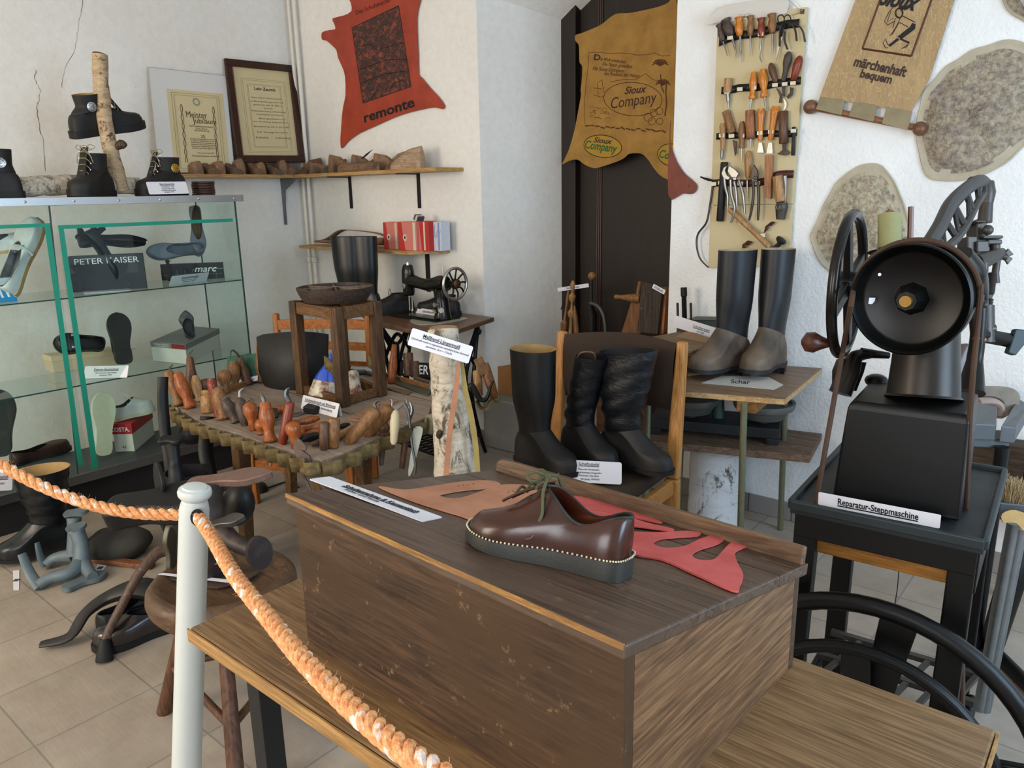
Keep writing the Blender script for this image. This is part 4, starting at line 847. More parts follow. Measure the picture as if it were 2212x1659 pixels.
certificate('certificate', 'certificate in a dark brown wooden frame leaning against the wall beside the pipes', ((482, 127), (632, 143), (510, 352)), .042, wood('#3f2419', '#2b1710', 'Z', 8, .35, .3),
  [('Lehr-Zeugnis', .042, .5, .13, 0, .48, INK, {'bold': .02}), ('Hans und H. Schuhmacher', .02, .5, .25, 0, .7), ('in Brandenburg erlernte', .02, .5, .30, 0, .75), ('geboren am 9. März', .02, .5, .345, 0, .65), ('hat vor der', .018, .5, .39, 0, .2), ('Schuhmacher-Innung zu Brandenburg', .02, .5, .43, 0, .8), ('als Lehrling bei dem Meister', .018, .5, .475, 0, .6), ('Bork gearbeitet und', .022, .55, .53, 0, .6), ('die Prüfung bestanden', .018, .5, .575, 0, .8), ('Brandenburg, den 2. Juli 1938', .022, .5, .64, 0, .8), ('Der Innungs-Vorstand', .024, .5, .715, 0, .7), ('Schulze      Lehmann', .03, .5, .79, 0, .8)], paperpx=(.20, .17, .84, .90), deco=(.0, .022, .075, .09))
# ================================================================== red hide hung on the wall
RH = leather('#a53f28', .5, .1, sc=.6, c2='#8f321e')
hp = [(640+k[0]*.0, k[1]) for k in ()]
HD = [(750, -30), (758, 5), (760, 24), (742, 34), (719, 40), (723, 52), (725, 63), (712, 65), (698, 69), (695, 76), (697, 86), (706, 88), (720, 100), (728, 110), (731, 125), (740, 145), (746, 165), (747, 205), (742, 230), (739, 255), (737, 285), (736, 301), (737, 318), (741, 319), (752, 306), (775, 289), (810, 273), (850, 255), (885, 243), (930, 233), (945, 233), (957, 236), (961, 228), (948, 209), (930, 190), (912, 168), (905, 160), (904, 120), (902, 80), (901, 40), (905, 15), (910, -6), (910, -40), (830, -60)]
ht = thing('red_hide', 'rust red leather hide with black printed picture and lettering on the back wall', 'hide', P(830, 318, y=YB-.01))
def bk(px, py, off=.01): return P(px, py, y=YB-off)
pts = cat([bk(x_, y_) for x_, y_ in HD], 2, True); MB().prism(pts, (0, -.003, 0)).build('hide', RH, ht, smooth=0)
t = NT('print_dark'); n = t.noise(t.map((1, 1, 1.3)), 24, 7, .7, .8); t.col(t.ramp(n, [(.36, '#8c3d28'), (.45, '#6a3022'), (.49, '#3a221b'), (.58, '#241813'), (.66, '#7b3726')])); t.b.inputs['Roughness'].default_value = .6
MB().prism([bk(784, 223, .0135), bk(888, 187, .0135), bk(861, 12, .0135), bk(760, 60, .0135)], (0, -.0004, 0)).build('printed_picture', t.m, ht, smooth=0)
b = MB(); b.tube([bk(784, 223, .0142), bk(888, 187, .0142), bk(861, 12, .0142), bk(760, 60, .0142)], .0018, 4, closed=True)
for l_ in ([(772, 100), (800, 96), (815, 108), (870, 92)], [(778, 150), (840, 128), (880, 130)], [(782, 178), (830, 160), (884, 152)], [(800, 215), (815, 195), (822, 180)], [(840, 200), (850, 180), (870, 172), (880, 182)]): b.tube([bk(x_, y_, .0142) for x_, y_ in l_], .0016, 4)
b.build('printed_outline', plain('#1b1210', .6, name='print_black'), ht, smooth=0)
lines_on(ht, bk(782, 245, .0135), bk(895, 207, .0135), bk(787, 268, .0135), [('remonte', .9, .5, .5, 0, .96, INK, {'bold': .025})])
lines_on(ht, bk(768, 22, .0135), bk(845, -8, .0135), bk(770, 34, .0135), [('Der Schuhmacher', .8, .5, .5, 0, 1.0, plain('#45140d', .6, name='dark_red_ink'))])
# ================================================================== shelves
PINE = wood('#c29a61', '#a57e48', 'X', 6, .5, .3); PINEY = wood('#c29a61', '#a57e48', 'Y', 6, .5, .3)
ZS = 1.580
s1 = thing('wall_shelf', 'upper pine board shelf running around the room corner with wooden lasts on it', 'shelf', (-4.4, 3.0, ZS))
MB().prism([(XL, 2.20, ZS), (-4.37, 2.20, ZS), (-4.37, 3.042, ZS), (XL, 3.042, ZS)], (0, 0, .02)).build('left_board', PINEY, s1, smooth=0, bevel=.001)
xe = P(948, 363, y=3.05).x
MB().prism([(XL, 3.044, ZS), (xe-.02, 3.044, ZS), (xe, YB, ZS), (XL, YB, ZS)], (0, 0, .02)).build('right_board', PINE, s1, smooth=0, bevel=.001)
BRK = metal('#1c1c1e', .5, .2, metallic=.4); GRB = metal('#6c7276', .5, .2, metallic=.5)
def bracket(par, p, dv, drop, w_, m, tri=False):
    p = V(p); dv = V(dv); b = MB(); b.bar(p-V((0, 0, .004)), p+dv-V((0, 0, .004)), w_, .005); b.bar(p+dv*.02, p+dv*.02-V((0, 0, drop)), w_, .005, dv)
    if tri: b.prism([p-V((0, 0, .004)), p+dv*.95-V((0, 0, .006)), p+dv*.9-V((0, 0, .02)), p+dv*.22-V((0, 0, drop*.25)), p+dv*.04-V((0, 0, drop))], dv.cross(V((0, 0, 1))).normalized()*.012)
    b.build('bracket', m, par, smooth=0)
yb_ = P(612, 430, x=XL).y; bracket(s1, (XL, yb_, ZS), (.17, 0, 0), .30, .022, GRB, True)
for px_ in (757, 905): bracket(s1, (P(px_, 400, y=YB).x, YB, ZS), (0, -.17, 0), .20, .026, BRK)
ZL = 1.125
s2 = thing('wall_shelf', 'lower pine board shelf holding the red boxes and leather rolls', 'shelf', (-3.8, 3.1, ZL))
x0_, x1_ = P(648, 527, y=3.1).x, P(880, 545, y=3.02).x; x2_ = P(957, 540, y=3.2).x
MB().prism([(x0_, 3.09, ZL), (x1_, 3.02, ZL), (x2_, 3.17, ZL), (x2_+.01, YB, ZL), (x0_, YB, ZL)], (0, 0, .02)).build('board', PINE, s2, smooth=0, bevel=.001)
bracket(s2, (P(924, 560, y=YB).x, YB, ZL), (0, -.17, 0), .24, .034, BRK)
# lasts on the shelf
LWD = [wood(a_, b_, 'X', 9, .6, .4, dark=c_) for a_, b_, c_ in (('#9a7b5f', '#7a5d45', '#5b4535'), ('#8a6a4e', '#684c36', '#4b3628'), ('#a07c5a', '#835f42', '#5e4634'), ('#7b6250', '#5d4738', '#403128'))]
lab = 'worn wooden shoe last in the row below the certificates'
pxs = [430, 452, 478, 500, 520, 546, 566, 590, 612, 632]
for i, px_ in enumerate(pxs):
    yy = P(px_, 372, x=-4.40).y; ang = math.radians(random.choice((-8, 5, 172, 185)) + (i % 3)*6); ln = random.uniform(.20, .25)
    flip = i % 2; o_p = V((-4.385-.02*flip-.0, yy, ZS+.0205+.0*flip)); d_ = V((-.16 if not flip else .16, random.uniform(-.03, .05), 0)); hp_ = o_p if not flip else V((-4.53, yy, ZS+.0205)); tp_ = hp_+d_
    M, _ = standM(hp_, tp_); lasts_mesh(.175, .085, LWD[i % 4], 'shoe_last', lab, M, group='wooden lasts on the upper shelf, cabinet side', hz=random.uniform(.07, .10))
lab2 = 'worn wooden shoe last in the row on the upper shelf below the red hide'
px2 = [(650, 0), (672, 1), (694, 0), (716, 1), (742, 0), (765, 1), (788, 0), (812, 1), (838, 0)]
for i, (px_, fl) in enumerate(px2):
    xx = P(px_, 368, y=3.08).x; a_ = (V((xx, 3.065, ZS+.0205)), V((xx+random.uniform(.02, .10), 3.22, ZS+.0205)))
    hp_, tp_ = a_ if fl else a_[::-1]; M, _ = standM(hp_, tp_); lasts_mesh(.175, .085, LWD[(i*3+1) % 4], 'shoe_last', lab2, M, group='wooden lasts on the upper shelf, under the hide', hz=random.uniform(.07, .11))
def last1(label, a, b_, hz, mat, L=None, W=.08):
    M, L_ = standM(a, b_); lasts_mesh(L or L_, W, mat, 'shoe_last', label, M, hz=hz)
pk = lambda px_, y_=3.12, z_=0: V((P(px_, 360, y=y_).x, y_, ZS+.0205+z_))
last1('long brown wooden last lying flat, pointing left, below the tip of the red hide', pk(820, 3.058), pk(728, 3.052), .05, LWD[1], W=.028)
last1('pale wooden last with a pair of humps at the right end of the upper shelf', pk(915, 3.10), pk(845, 3.09), .12, wood('#b59a80', '#96785c', 'X', 9, .6), W=.075)
last1('pale wooden last standing behind at the right end of the upper shelf', pk(890, 3.19), pk(830, 3.18), .11, wood('#a98d74', '#8a6c52', 'X', 9, .6), W=.06)
o = MB().ball(pk(795, 3.18, .045), .03, 12, (1.3, .8, .7)).build('red_felt_piece', plain('#8c2a2c', .8, name='felt')); tag(o, 'small dark red piece lying among the wooden lasts', 'cloth')
o = MB().lathe(pk(780, 3.12, .07), pk(808, 3.12, .125), [(0, .003), (.5, .006), (1, .0005)], 8).build('awl_tip', metal('#4a4542', .5)); tag(o, 'thin dark pointed tool sticking up between the lasts', 'tool')
# lower shelf contents
HB_ = leather('#8a6b55', .85, .1, c2='#6b4f3d'); zl = ZL+.0205
rl = thing('hide_roll', 'folded brown leather hide lying on the lower shelf behind the black boots', 'hide', (P(750, 520, y=3.15).x, 3.15, zl))
def rb(px_, py_, y_=3.12): return P(px_, py_, y=y_)
xs_ = lambda px_: P(px_, 520, y=3.13).x
MB().tube(cat([V((xs_(680), 3.13, zl+.025)), V((xs_(720), 3.14, zl+.028)), V((xs_(770), 3.15, zl+.03)), V((xs_(826), 3.16, zl+.04))], 5), [.008, .02, .028, .032], 12, sq=.75).build('roll', HB_, rl)
q_ = [V((xs_(684), 3.125, zl+.03)), V((xs_(705), 3.13, zl+.05)), V((xs_(728), 3.14, zl+.10)), V((xs_(750), 3.15, zl+.105)), V((xs_(800), 3.16, zl+.09)), V((xs_(830), 3.165, zl+.06))]
q_ = cat(q_, 4); MB().loft([q_, [p+V((0, .05, -.004)) for p in q_]], closed=False, cap=(False, False)).build('folded_flap', HB_, rl, smooth=50, solid=.004)
RED1, RED2, REDP = plain('#b3312c', .5, name='red_card'), plain('#c9776b', .5, name='rose_card'), plain('#cfc3ae', .6, name='pale_card')
def nailbox(label, pxa, pxb, y_, top, stripe, c1, c2, dep=.07, blue=False, seal=True):
    xa, xb2 = P(pxa, 530, y=y_).x, P(pxb, 530, y=y_).x; h = P((pxa+pxb)/2, top, y=y_).z-zl; w_ = xb2-xa
    r = boxthing('nail_box', label, V((xa, y_, zl)), V((xb2, y_, zl)), (0, dep, 0), h, c1)
    b = MB(); f = lambda u, v, k=.0006: V((xa+w_*u, y_-k, zl+h*v))
    b.prism([f(.0, .0), f(.35, .0), f(.18, .98), f(0, .98)], (0, -.0003, 0)) if not blue else None
    if not blue:
        b.build('printed_band', c2, r, smooth=0)
        MB().prism([f(stripe, .02), f(stripe+.14, .02), f(stripe+.14, .98), f(stripe, .98)], (0, -.0003, 0)).build('printed_strip', REDP, r, smooth=0)
        if seal:
            b = MB(); c_ = f(.36, .45 if stripe > .6 else .62, .001); b.prism([c_+V((math.cos(k*PI/3)*.018, 0, math.sin(k*PI/3)*.022)) for k in range(6)], (0, -.0004, 0)); b.build('printed_seal', REDP, r, smooth=0); MB().ball(c_, .008, 8, (1, .15, 1.2)).build('seal_mark', INK, r)
    else:
        for k in range(9):
            a_ = math.radians(-50+k*25); c_ = V((xa+w_*.45, y_-.0012, zl+h*.38)); d_ = V((math.cos(a_+PI*.5), 0, math.sin(a_+PI*.5))); b.bar(c_+d_*.015, c_+d_*min(.085, .09), .0022, .0006, (0, 1, 0))
        b.v = [V((min(max(p.x, xa), xb2), p.y, min(max(p.z, zl), zl+h))) for p in b.v]; b.build('printed_rays', plain('#6d7fb5', .5, name='blue_ink'), r, smooth=0)
        MB().prism([f(.72, .02), f(.86, .02), f(.86, .98), f(.72, .98)], (0, -.0003, 0)).build('printed_strip', plain('#8494c2', .5, name='blue_strip'), r, smooth=0)
nailbox('red paper box with pale hexagon seal, leftmost on the lower shelf', 830, 861, 3.09, 480, .80, RED2, RED1)
nailbox('rose and red paper box with hexagon seal, second from left on the lower shelf', 862, 901, 3.06, 479, .80, RED2, RED1)
nailbox('narrow red paper box with pale strip, between the rose box and blue box', 903, 927, 3.08, 478, .55, RED1, RED2, seal=False)
nailbox('pale box with printed blue rays at the right end of the lower shelf', 929, 954, 3.12, 479, .5, plain('#c5cbd8', .5, name='blueish_card'), RED1, blue=True)
r = thing('match_box', 'small striped box lying tilted on top of the red boxes', 'box', P(905, 478, y=3.09)); a_, b2 = P(897, 466, y=3.10), P(912, 482, y=3.10)
M_ = Matrix.Rotation(.6, 3, 'Y'); MB().box(P(905, 471, y=3.105), (.035, .05, .03), Matrix.Rotation(.45, 3, 'Y')).build('body', plain('#4a4a5e', .5, name='darkblue_card'), r, smooth=0); MB().box(P(906, 471, y=3.105), (.012, .0515, .031), Matrix.Rotation(.45, 3, 'Y')).build('stripe', REDP, r, smooth=0)
# ================================================================== sewing machine on its treadle table
ZW = .79
c1_, c2_, c3_ = P(820, 697, z=ZW), P(950, 724, z=ZW), P(1068, 685, z=ZW)
dx_ = (c2_-c1_).normalized(); c0_ = c2_-dx_*1.0; dyv = (c3_-c2_)
TW = wood('#7d5a42', '#5d4130', 'X', 5, .35, .3)
sm = thing('treadle_table', 'brown wooden table on black cast iron treadle stand under the sewing machine', 'table', (c0_+c3_)/2-V((0, 0, ZW)))
MB().prism([p-V((0, 0, .026)) for p in (c0_, c2_-dx_*.03, c2_+dyv*.06, c3_, V((c0_.x+dyv.x, 3.235, ZW)))], (0, 0, .026)).build('tabletop', TW, sm, smooth=0, bevel=.006)
IRON = metal('#141517', .45, .3, metallic=.5)
def stand_end(p0, p1):
    b = MB(); u = (p1-p0); top = lambda t_, z_: p0.lerp(p1, t_)*1 + V((0, 0, z_-p0.z))
    g = lambda t_, z_: V((p0.x+u.x*t_, p0.y+u.y*t_, z_))
    for path in ([g(.10, .76), g(.22, .55), g(.30, .35), g(.12, .12), g(0, .01)], [g(.90, .76), g(.78, .55), g(.70, .35), g(.88, .12), g(1.0, .01)], [g(.10, .76), g(.5, .60), g(.90, .76)], [g(.22, .55), g(.5, .66), g(.78, .55)], [g(.3, .35), g(.5, .45), g(.7, .35)], [g(.3, .35), g(.5, .22), g(.7, .35)], [g(.1, .74), g(.45, .50), g(.30, .35)], [g(.9, .74), g(.55, .50), g(.70, .35)], [g(.5, .60), g(.5, .22)], [g(.12, .12), g(.5, .2), g(.88, .12)]):
        b.tube(cat(path, 6), .011, 8)
    b.tube([g(.0, .76), g(1, .76)], .014, 8); b.ball(g(.10, .72), .02, 8); b.ball(g(.9, .72), .02, 8)
    return b
eo = dyv*.12; pL = (c0_+dx_*.30+dyv*.12); pR = c2_-dx_*.06+dyv*.12
stand_end(pL, pL+dyv*.76).build('stand_side', IRON, sm); stand_end(pR, pR+dyv*.76).build('stand_side', IRON, sm)
b = MB(); b.bar((pL+dyv*.38)+V((0, 0, -.32)), (pR+dyv*.38)+V((0, 0, -.32)), .02, .07)
nb_ = pL+dyv*.05-V((0, 0, .25)); b.build('cross_brace', IRON, sm)
br_ = thing('maker_plate', 'x', 'x') if False else None
mid = P(905, 800, d=dep(pR)-.05); b = MB(); a_, b2 = P(862, 797, d=dep(pR)), P(925, 800, d=dep(pR)); b.prism([P(864, 812, d=dep(pR)), P(930, 815, d=dep(pR)), P(930, 785, d=dep(pR)), P(864, 782, d=dep(pR))], (0, .01, 0)); pl_ = b.build('name_bar', IRON, sm, smooth=0)
lines_on(sm, P(870, 784, d=dep(pR)-.003), P(927, 787, d=dep(pR)-.003), P(870, 811, d=dep(pR)-.003), [('INGER', .75, .5, .5, 0, .95, WT, {'bold': .02})])
# treadle grate
b = MB(); g0 = P(830, 945, z=.12); g1 = P(945, 985, z=.12); gv = V((.05, .26, 0)); gu = g1-g0
for k in range(12): b.bar(g0+gu*k/11, g0+gu*k/11+gv, .010, .01)
for k in range(5): b.bar(g0+gv*k/4, g1+gv*k/4, .010, .01)
b.build('treadle', IRON, sm, smooth=0)
swm = thing('sewing_machine', 'old black sewing machine with gold ornaments and a spoked nickel hand wheel', 'sewing machine', P(905, 684, z=ZW+.001))
bA = P(850, 676, z=ZW+.001); bB = P(966, 693, z=ZW+.001); ux = (bB-bA); ux.z = 0; ux.normalize(); uy = V((0, 0, 1)).cross(ux)
Mm = Matrix(((ux.x, uy.x, 0, bB.x), (ux.y, uy.y, 0, bB.y), (0, 0, 1, ZW+.001), (0, 0, 0, 1))); WM[swm] = Mm; swm.matrix_world = Mm
JAP = metal('#14150f', .22, .2, metallic=.2, sc=18); NICK = metal('#b9b4aa', .28, .15); GOLD = metal('#8d7c3a', .4, .3, metallic=.6)
b = MB(); b.box((-.19, 0, .006), (.40, .18, .012)); b.box((-.19, 0, .015), (.37, .165, .006)); b.build('bed', JAP, swm, local=True, smooth=0, bevel=.003)
b = MB()   # pillar and arm as one rounded casting
b.tube(cat([(-.035, 0, .012), (-.035, 0, .05), (-.04, 0, .12), (-.045, 0, .165)], 4), [.056, .044, .040, .044], 16, sq=.85)
b.tube(cat([(.0, 0, .205), (-.05, 0, .200), (-.14, 0, .185), (-.22, 0, .190), (-.28, 0, .198), (-.31, 0, .195)], 4), [.038, .042, .033, .031, .036, .036], 16)
b.build('arm', JAP, swm, local=True, smooth=60)
b = MB(); b.tube(cat([(-.315, 0, .285), (-.318, 0, .255), (-.318, 0, .19), (-.318, 0, .13), (-.318, 0, .115)], 3), [.024, .034, .036, .032, .026], 14, sq=1.1); b.build('head', JAP, swm, local=True, smooth=60)
b = MB(); b.lathe((-.318, 0, .115), (-.318, 0, .028), [(0, .004), (1, .0035)], 8); b.build('needle_bar', NICK, swm, local=True); MB().lathe((-.318, .02, .12), (-.318, .02, .022), [(0, .005), (.8, .004), (.9, .008), (1, .008)], 8).build('presser_foot', NICK, swm, local=True); MB().lathe((-.318, 0, .285), (-.318, 0, .30), [(0, .008), (1, .006)], 8).build('top_screw', NICK, swm, local=True)
MB().lathe((-.318, -.032, .17), (-.318, -.044, .17), [(0, .016), (.5, .016), (.6, .01), (1, .01)], 14).build('tension_dial', NICK, swm, local=True)
b = MB(); 
wc = V((.075, 0, .205)); 
b.tube([wc+V((0, math.cos(a*PI/20)*.082, math.sin(a*PI/20)*.082)) for a in range(40)], .0085, 10, closed=True); b.build('hand_wheel_rim', NICK, swm, local=True)
b = MB(); b.lathe(wc-V((.04, 0, 0)), wc+V((.012, 0, 0)), [(0, .016), (.5, .018), (.7, .028), (1, .026)], 18)
for k in range(9):
    a_ = k*2*PI/9
    b.tube(cat([wc+V((-.004, math.cos(a_)*.022, math.sin(a_)*.022)), wc+V((.004, math.cos(a_+.12)*.05, math.sin(a_+.12)*.05)), wc+V((0, math.cos(a_)*.078, math.sin(a_)*.078))], 4), .005, 6)
b.build('wheel_spokes', JAP, swm, local=True)
MB().lathe(wc+V((.012, 0, 0)), wc+V((.022, 0, 0)), [(0, .024), (.7, .024), (1, .018)], 18).build('clutch_knob', metal('#6a4d3a', .4), swm, local=True)
b = MB(); b.lathe((-.03, -.04, .09), (-.03, -.062, .09), [(0, .014), (1, .012)], 12); b.lathe((0.0, -.035, .065), (0.02, -.055, .065), [(0, .014), (1, .014)], 12); b.tube([(-.03, -.03, .045), (-.06, -.05, .06), (-.02, -.06, .05)], .004, 6); b.build('bobbin_winder', NICK, swm, local=True)
MB().tube([(-.02, 0, .235), (-.02, 0, .29)], .002, 6).build('spool_pin', NICK, swm, local=True)
def loc2w(p): return Mm@V(p)
lines_on(swm, loc2w((-.24, -.0265, .205)), loc2w((-.10, -.0285, .205)), loc2w((-.24, -.0265, .175)), [('GERMANIA', .55, .5, .5, 0, .85, GOLD)])
b = MB(); b.ball((-.045, -.034, .20), .016, 10, (1, .12, 1)); b.ball((-.285, -.028, .20), .012, 10, (1.2, .12, 1)); b.ball((-.05, -.03, .15), .014, 10, (.6, .2, 1.4)); b.build('gold_ornament', GOLD, swm, local=True)
card('label_card', 'small white card on the treadle table in front of the sewing machine', P(903, 665, z=ZW+.045), P(954, 672, z=ZW+.045), P(894, 682, z=ZW+.003), [('Schuh-Nähmaschine', .2, .5, .3, 1, .5), ('Baujahr ca. 1920', .12, .5, .68, 0, .3)])
o = MB().prism(cat([P(x_, y_, z=ZW+.001) for x_, y_ in ((887, 696), (893, 688), (925, 685), (1008, 687), (985, 695), (940, 701), (905, 702))], 4, True), (0, 0, .003)).build('metal_template', metal('#b9b4a4', .4, .1, metallic=.4), smooth=0); tag(o, 'flat pale metal sole template lying on the corner of the treadle table', 'template')
# black lace shoes behind the machine
a1, a2 = P(905, 668, z=ZW+.002)+V((-.02, .10, 0)), P(820, 665, z=ZW+.002)+V((.02, .06, 0))
def dark_shoe(label, a1, a2, L, H=.075):
    M, _ = standM(a1, a2); r, o, rg, s_ = boot('ankle_shoe', label, M, L, .095, .115, BLKD, RUB, BLKD, rx=.05, ry=.04, top=(.055, .04), heel=0, sole=.018, ank=(.30, .26), zf=.085, zb=.06, toe=.05)
    laces(r, [[(L*(.52+k*.04), -.02, .105-k*.011), (L*(.53+k*.04), 0, .114-k*.011), (L*(.52+k*.04), .02, .105-k*.011)] for k in range(4)]+[[(L*.5, 0, .11), (L*.52, -.03, .14), (L*.55, -.035, .1)]], INK)
dark_shoe('black lace-up shoe behind the sewing machine head', V((-3.30, 3.05, ZW+.002)), V((-3.42, 2.86, ZW+.002)), .26)
dark_shoe('black lace-up shoe behind the sewing machine pillar, toe to the left', V((-2.98, 3.10, ZW+.002)), V((-3.2, 3.0, ZW+.002)), .26)
# tall black boots left of the machine
yB_ = 2.80; hb = P(745, 668, z=ZW+.003)
for i, (px_, tx, y_) in enumerate(((760, 700, 2.84), (797, 745, 2.90))):
    hp_ = V((P(px_+22, 600, y=y_).x, y_, ZW+.003)); 
    M, _ = standM(hp_, hp_+V((-.25, -.12+.0*i, 0)))
    boot('riding_boot', ['tall smooth black leather boot behind the turntable stool, left of the pair', 'tall smooth black leather boot nearest the sewing machine head'][i], M, L=.28, W=.095, H=.44, mat=leather('#0b0c0d', .34, .1, c2='#070808', spec=.5), solem=RUB, lin=BLKD, rx=.076, ry=.052, top=(.088, .054), cx=.09, heel=.0, sole=.016, ank=(.30, .24), group=None)
o = MB().prism([P(690, 690, z=ZW+.0005), P(790, 694, z=ZW+.0005), P(775, 676, z=ZW+.0005), P(700, 676, z=ZW+.0005)], (0, 0, .001)).build('paper_sheet', PAPER, smooth=0); tag(o, 'white paper lying under the tall smooth black boots', 'paper')
# ================================================================== orange wooden chair behind the tool table
OR = wood('#b56f34', '#96561f', 'Z', 6, .4, .3); ORX = wood('#b56f34', '#96561f', 'X', 6, .4, .3)
pa, pb_ = P(588, 690, z=.85), P(788, 690, z=.85); pa.z = pb_.z = 0; uc = (pb_-pa).normalized(); vc = V((uc.y, -uc.x, 0))
ch = thing('wooden_chair', 'orange brown wooden chair behind the tool table with two tall back posts', 'chair', (pa+pb_)/2+vc*.2)
for p in (pa, pb_): MB().bar(p+V((0, 0, .0)), p-vc*.05+V((0, 0, .875)), .036, .036, uc, .034, .03).build('back_post', OR, ch, smooth=0, bevel=.008)
for z_, h_ in ((.815, .05), (.70, .04), (.60, .04)):
    q_ = cat([pa-vc*(.04)+V((0, 0, z_)), (pa+pb_)/2-vc*.075+V((0, 0, z_)), pb_-vc*.04+V((0, 0, z_))], 8); b = MB(); b.loft([[p-vc*.009-V((0, 0, h_/2)), p+vc*.009-V((0, 0, h_/2)), p+vc*.009+V((0, 0, h_/2)), p-vc*.009+V((0, 0, h_/2))] for p in q_]); b.build('back_rail', ORX, ch, smooth=0)
sa, sb = pa+vc*.38, pb_+vc*.38
MB().prism([pa+V((0, 0, .44)), pb_+V((0, 0, .44)), sb+V((0, 0, .44)), sa+V((0, 0, .44))], (0, 0, .02)).build('seat', ORX, ch, smooth=0, bevel=.004)
for p in (sa, sb): MB().bar(p+V((0, 0, 0)), p+V((0, 0, .44)), .036, .036, uc).build('leg', OR, ch, smooth=0, bevel=.004)
for z_ in (.20, .40): MB().bar(sa+V((0, 0, z_)), sb+V((0, 0, z_)), .02, .05).build('front_rail', ORX, ch, smooth=0)
for a_, b2 in ((pa, sa), (pb_, sb)): MB().bar(a_+V((0, 0, .16)), b2+V((0, 0, .16)), .02, .035).build('side_rail', ORX, ch, smooth=0)
# curved dark leather sheet standing behind the table
cz = P(632, 830, z=.64); 
Ls = [P(556, 728, d=3.55), P(572, 722, d=3.50), P(600, 719, d=3.44), P(640, 716, d=3.42), P(680, 718, d=3.46), P(708, 722, d=3.55)]; Ls2 = [P(560, 800, d=3.55), P(575, 835, d=3.50), P(600, 845, d=3.44), P(640, 845, d=3.42), P(680, 840, d=3.46), P(706, 832, d=3.55)]
b = MB(); b.loft([cat(Ls, 4), cat(Ls2, 4)], closed=False, cap=(False, False)); o = b.build('leather_sheet', leather('#2e2d2d', .6, .1), smooth=60, solid=.005); tag(o, 'curved dark leather sheet standing behind the back rim of the tool table', 'leather sheet')
# ================================================================== shoemaker's tool table
TZ2 = .62
TT = wood('#a8988a', '#8d7f70', 'X', 5, .7, .4, dark='#8d7d6b', wear='#6b4f33')
edge = [(372, 866), (392, 893), (445, 924), (520, 945), (600, 972), (660, 992), (695, 1000), (740, 986), (800, 958), (860, 932), (925, 905), (935, 872), (925, 838), (820, 806), (700, 782), (560, 812), (470, 842), (410, 858)]
ep = [P(x_, y_-6, z=TZ2) for x_, y_ in edge]
wt = thing('tool_table', "low shoemaker's work table rimmed with a wavy leather strap full of tools", 'table', sum(ep, V())/len(ep)-V((0, 0, TZ2)))
MB().prism([p-V((0, 0, .035)) for p in ep], (0, 0, .035)).build('tabletop', TT, wt, smooth=0, bevel=.003)
# board joints
b = MB()
for a_, b2 in (((600, 838), (780, 905)), ((820, 838), (930, 866)), ((700, 880), (900, 925))): b.bar(P(*a_, z=TZ2)+V((0, 0, .0002)), P(*b2, z=TZ2)+V((0, 0, .0002)), .003, .0006)
b.build('board_joint', plain('#2b211a', .9, name='gap'), wt, smooth=0)
# wooden lip along the back rim
LIP = wood('#a5774a', '#80562f', 'X', 6, .5, .3)
for seg_ in ([(470, 848), (515, 830), (568, 808)], [(600, 810), (660, 795), (705, 780)], [(705, 780), (760, 790), (835, 806), (925, 832)]):
    q = [P(x_, y_+10, z=TZ2) for x_, y_ in seg_]; b = MB()
    for i in range(len(q)-1): b.bar(q[i]+V((0, 0, .012)), q[i+1]+V((0, 0, .012)), .012, .026)
    b.build('rim_lip', LIP, wt, smooth=0, bevel=.002)
# wavy strap
STRAP = leather('#75643f', .85, .15, c2='#544528', sc=3, bs=.6)
fr = [P(x_, y_+4, z=TZ2-.01) for x_, y_ in ((374, 878), (400, 900), (445, 922), (500, 940), (560, 960), (620, 982), (665, 998), (694, 1006))]
fr2 = [P(x_, y_+4, z=TZ2-.01) for x_, y_ in ((694, 1006), (740, 990), (790, 966), (840, 942), (880, 926), (925, 905), (940, 880))]
for path, nw in ((fr, 15), (fr2, 8)):
    q = cat(path, 40); L_ = [0]
    for i in range(1, len(q)): L_.append(L_[-1]+(q[i]-q[i-1]).length)
    lo, hi = [], []
    for i, p in enumerate(q):
        d_ = (q[min(len(q)-1, i+1)]-q[max(0, i-1)]).normalized(); nn_ = d_.cross(V((0, 0, 1)))
        k = L_[i]/L_[-1]; o_ = nn_*(.008+.024*(.5-.5*math.cos(2*PI*k*nw))); lo.append(p+o_-V((0, 0, .030))); hi.append(p+o_*1.15+V((0, 0, .020)))
    MB().loft([lo, hi], closed=False, cap=(False, False)).build('leather_strap', STRAP, wt, smooth=60, solid=.003)
LG = wood('#80613c', '#5c4226', 'Z', 6, .6, .4, dark='#4b3420')
for top_, bot, w_ in (((518, 935), (497, 1090), .055), ((690, 985), (668, 1180), .045), ((782, 950), (782, 1135), .05), ((620, 860), (600, 1010), .05)):
    a_ = P(*top_, z=TZ2-.04); a_.z = TZ2-.036; d_ = dep(a_); b2 = P(*bot, z=0)
    if (b2-a_).xy.length > .25: b2 = V((a_.x+(b2.x-a_.x)*.25, a_.y+(b2.y-a_.y)*.25, 0))
    MB().bar(b2, a_, w_*.8, w_*.8, (1, 0, 0), w_, w_).build('leg', LG, wt, smooth=0, bevel=.004)
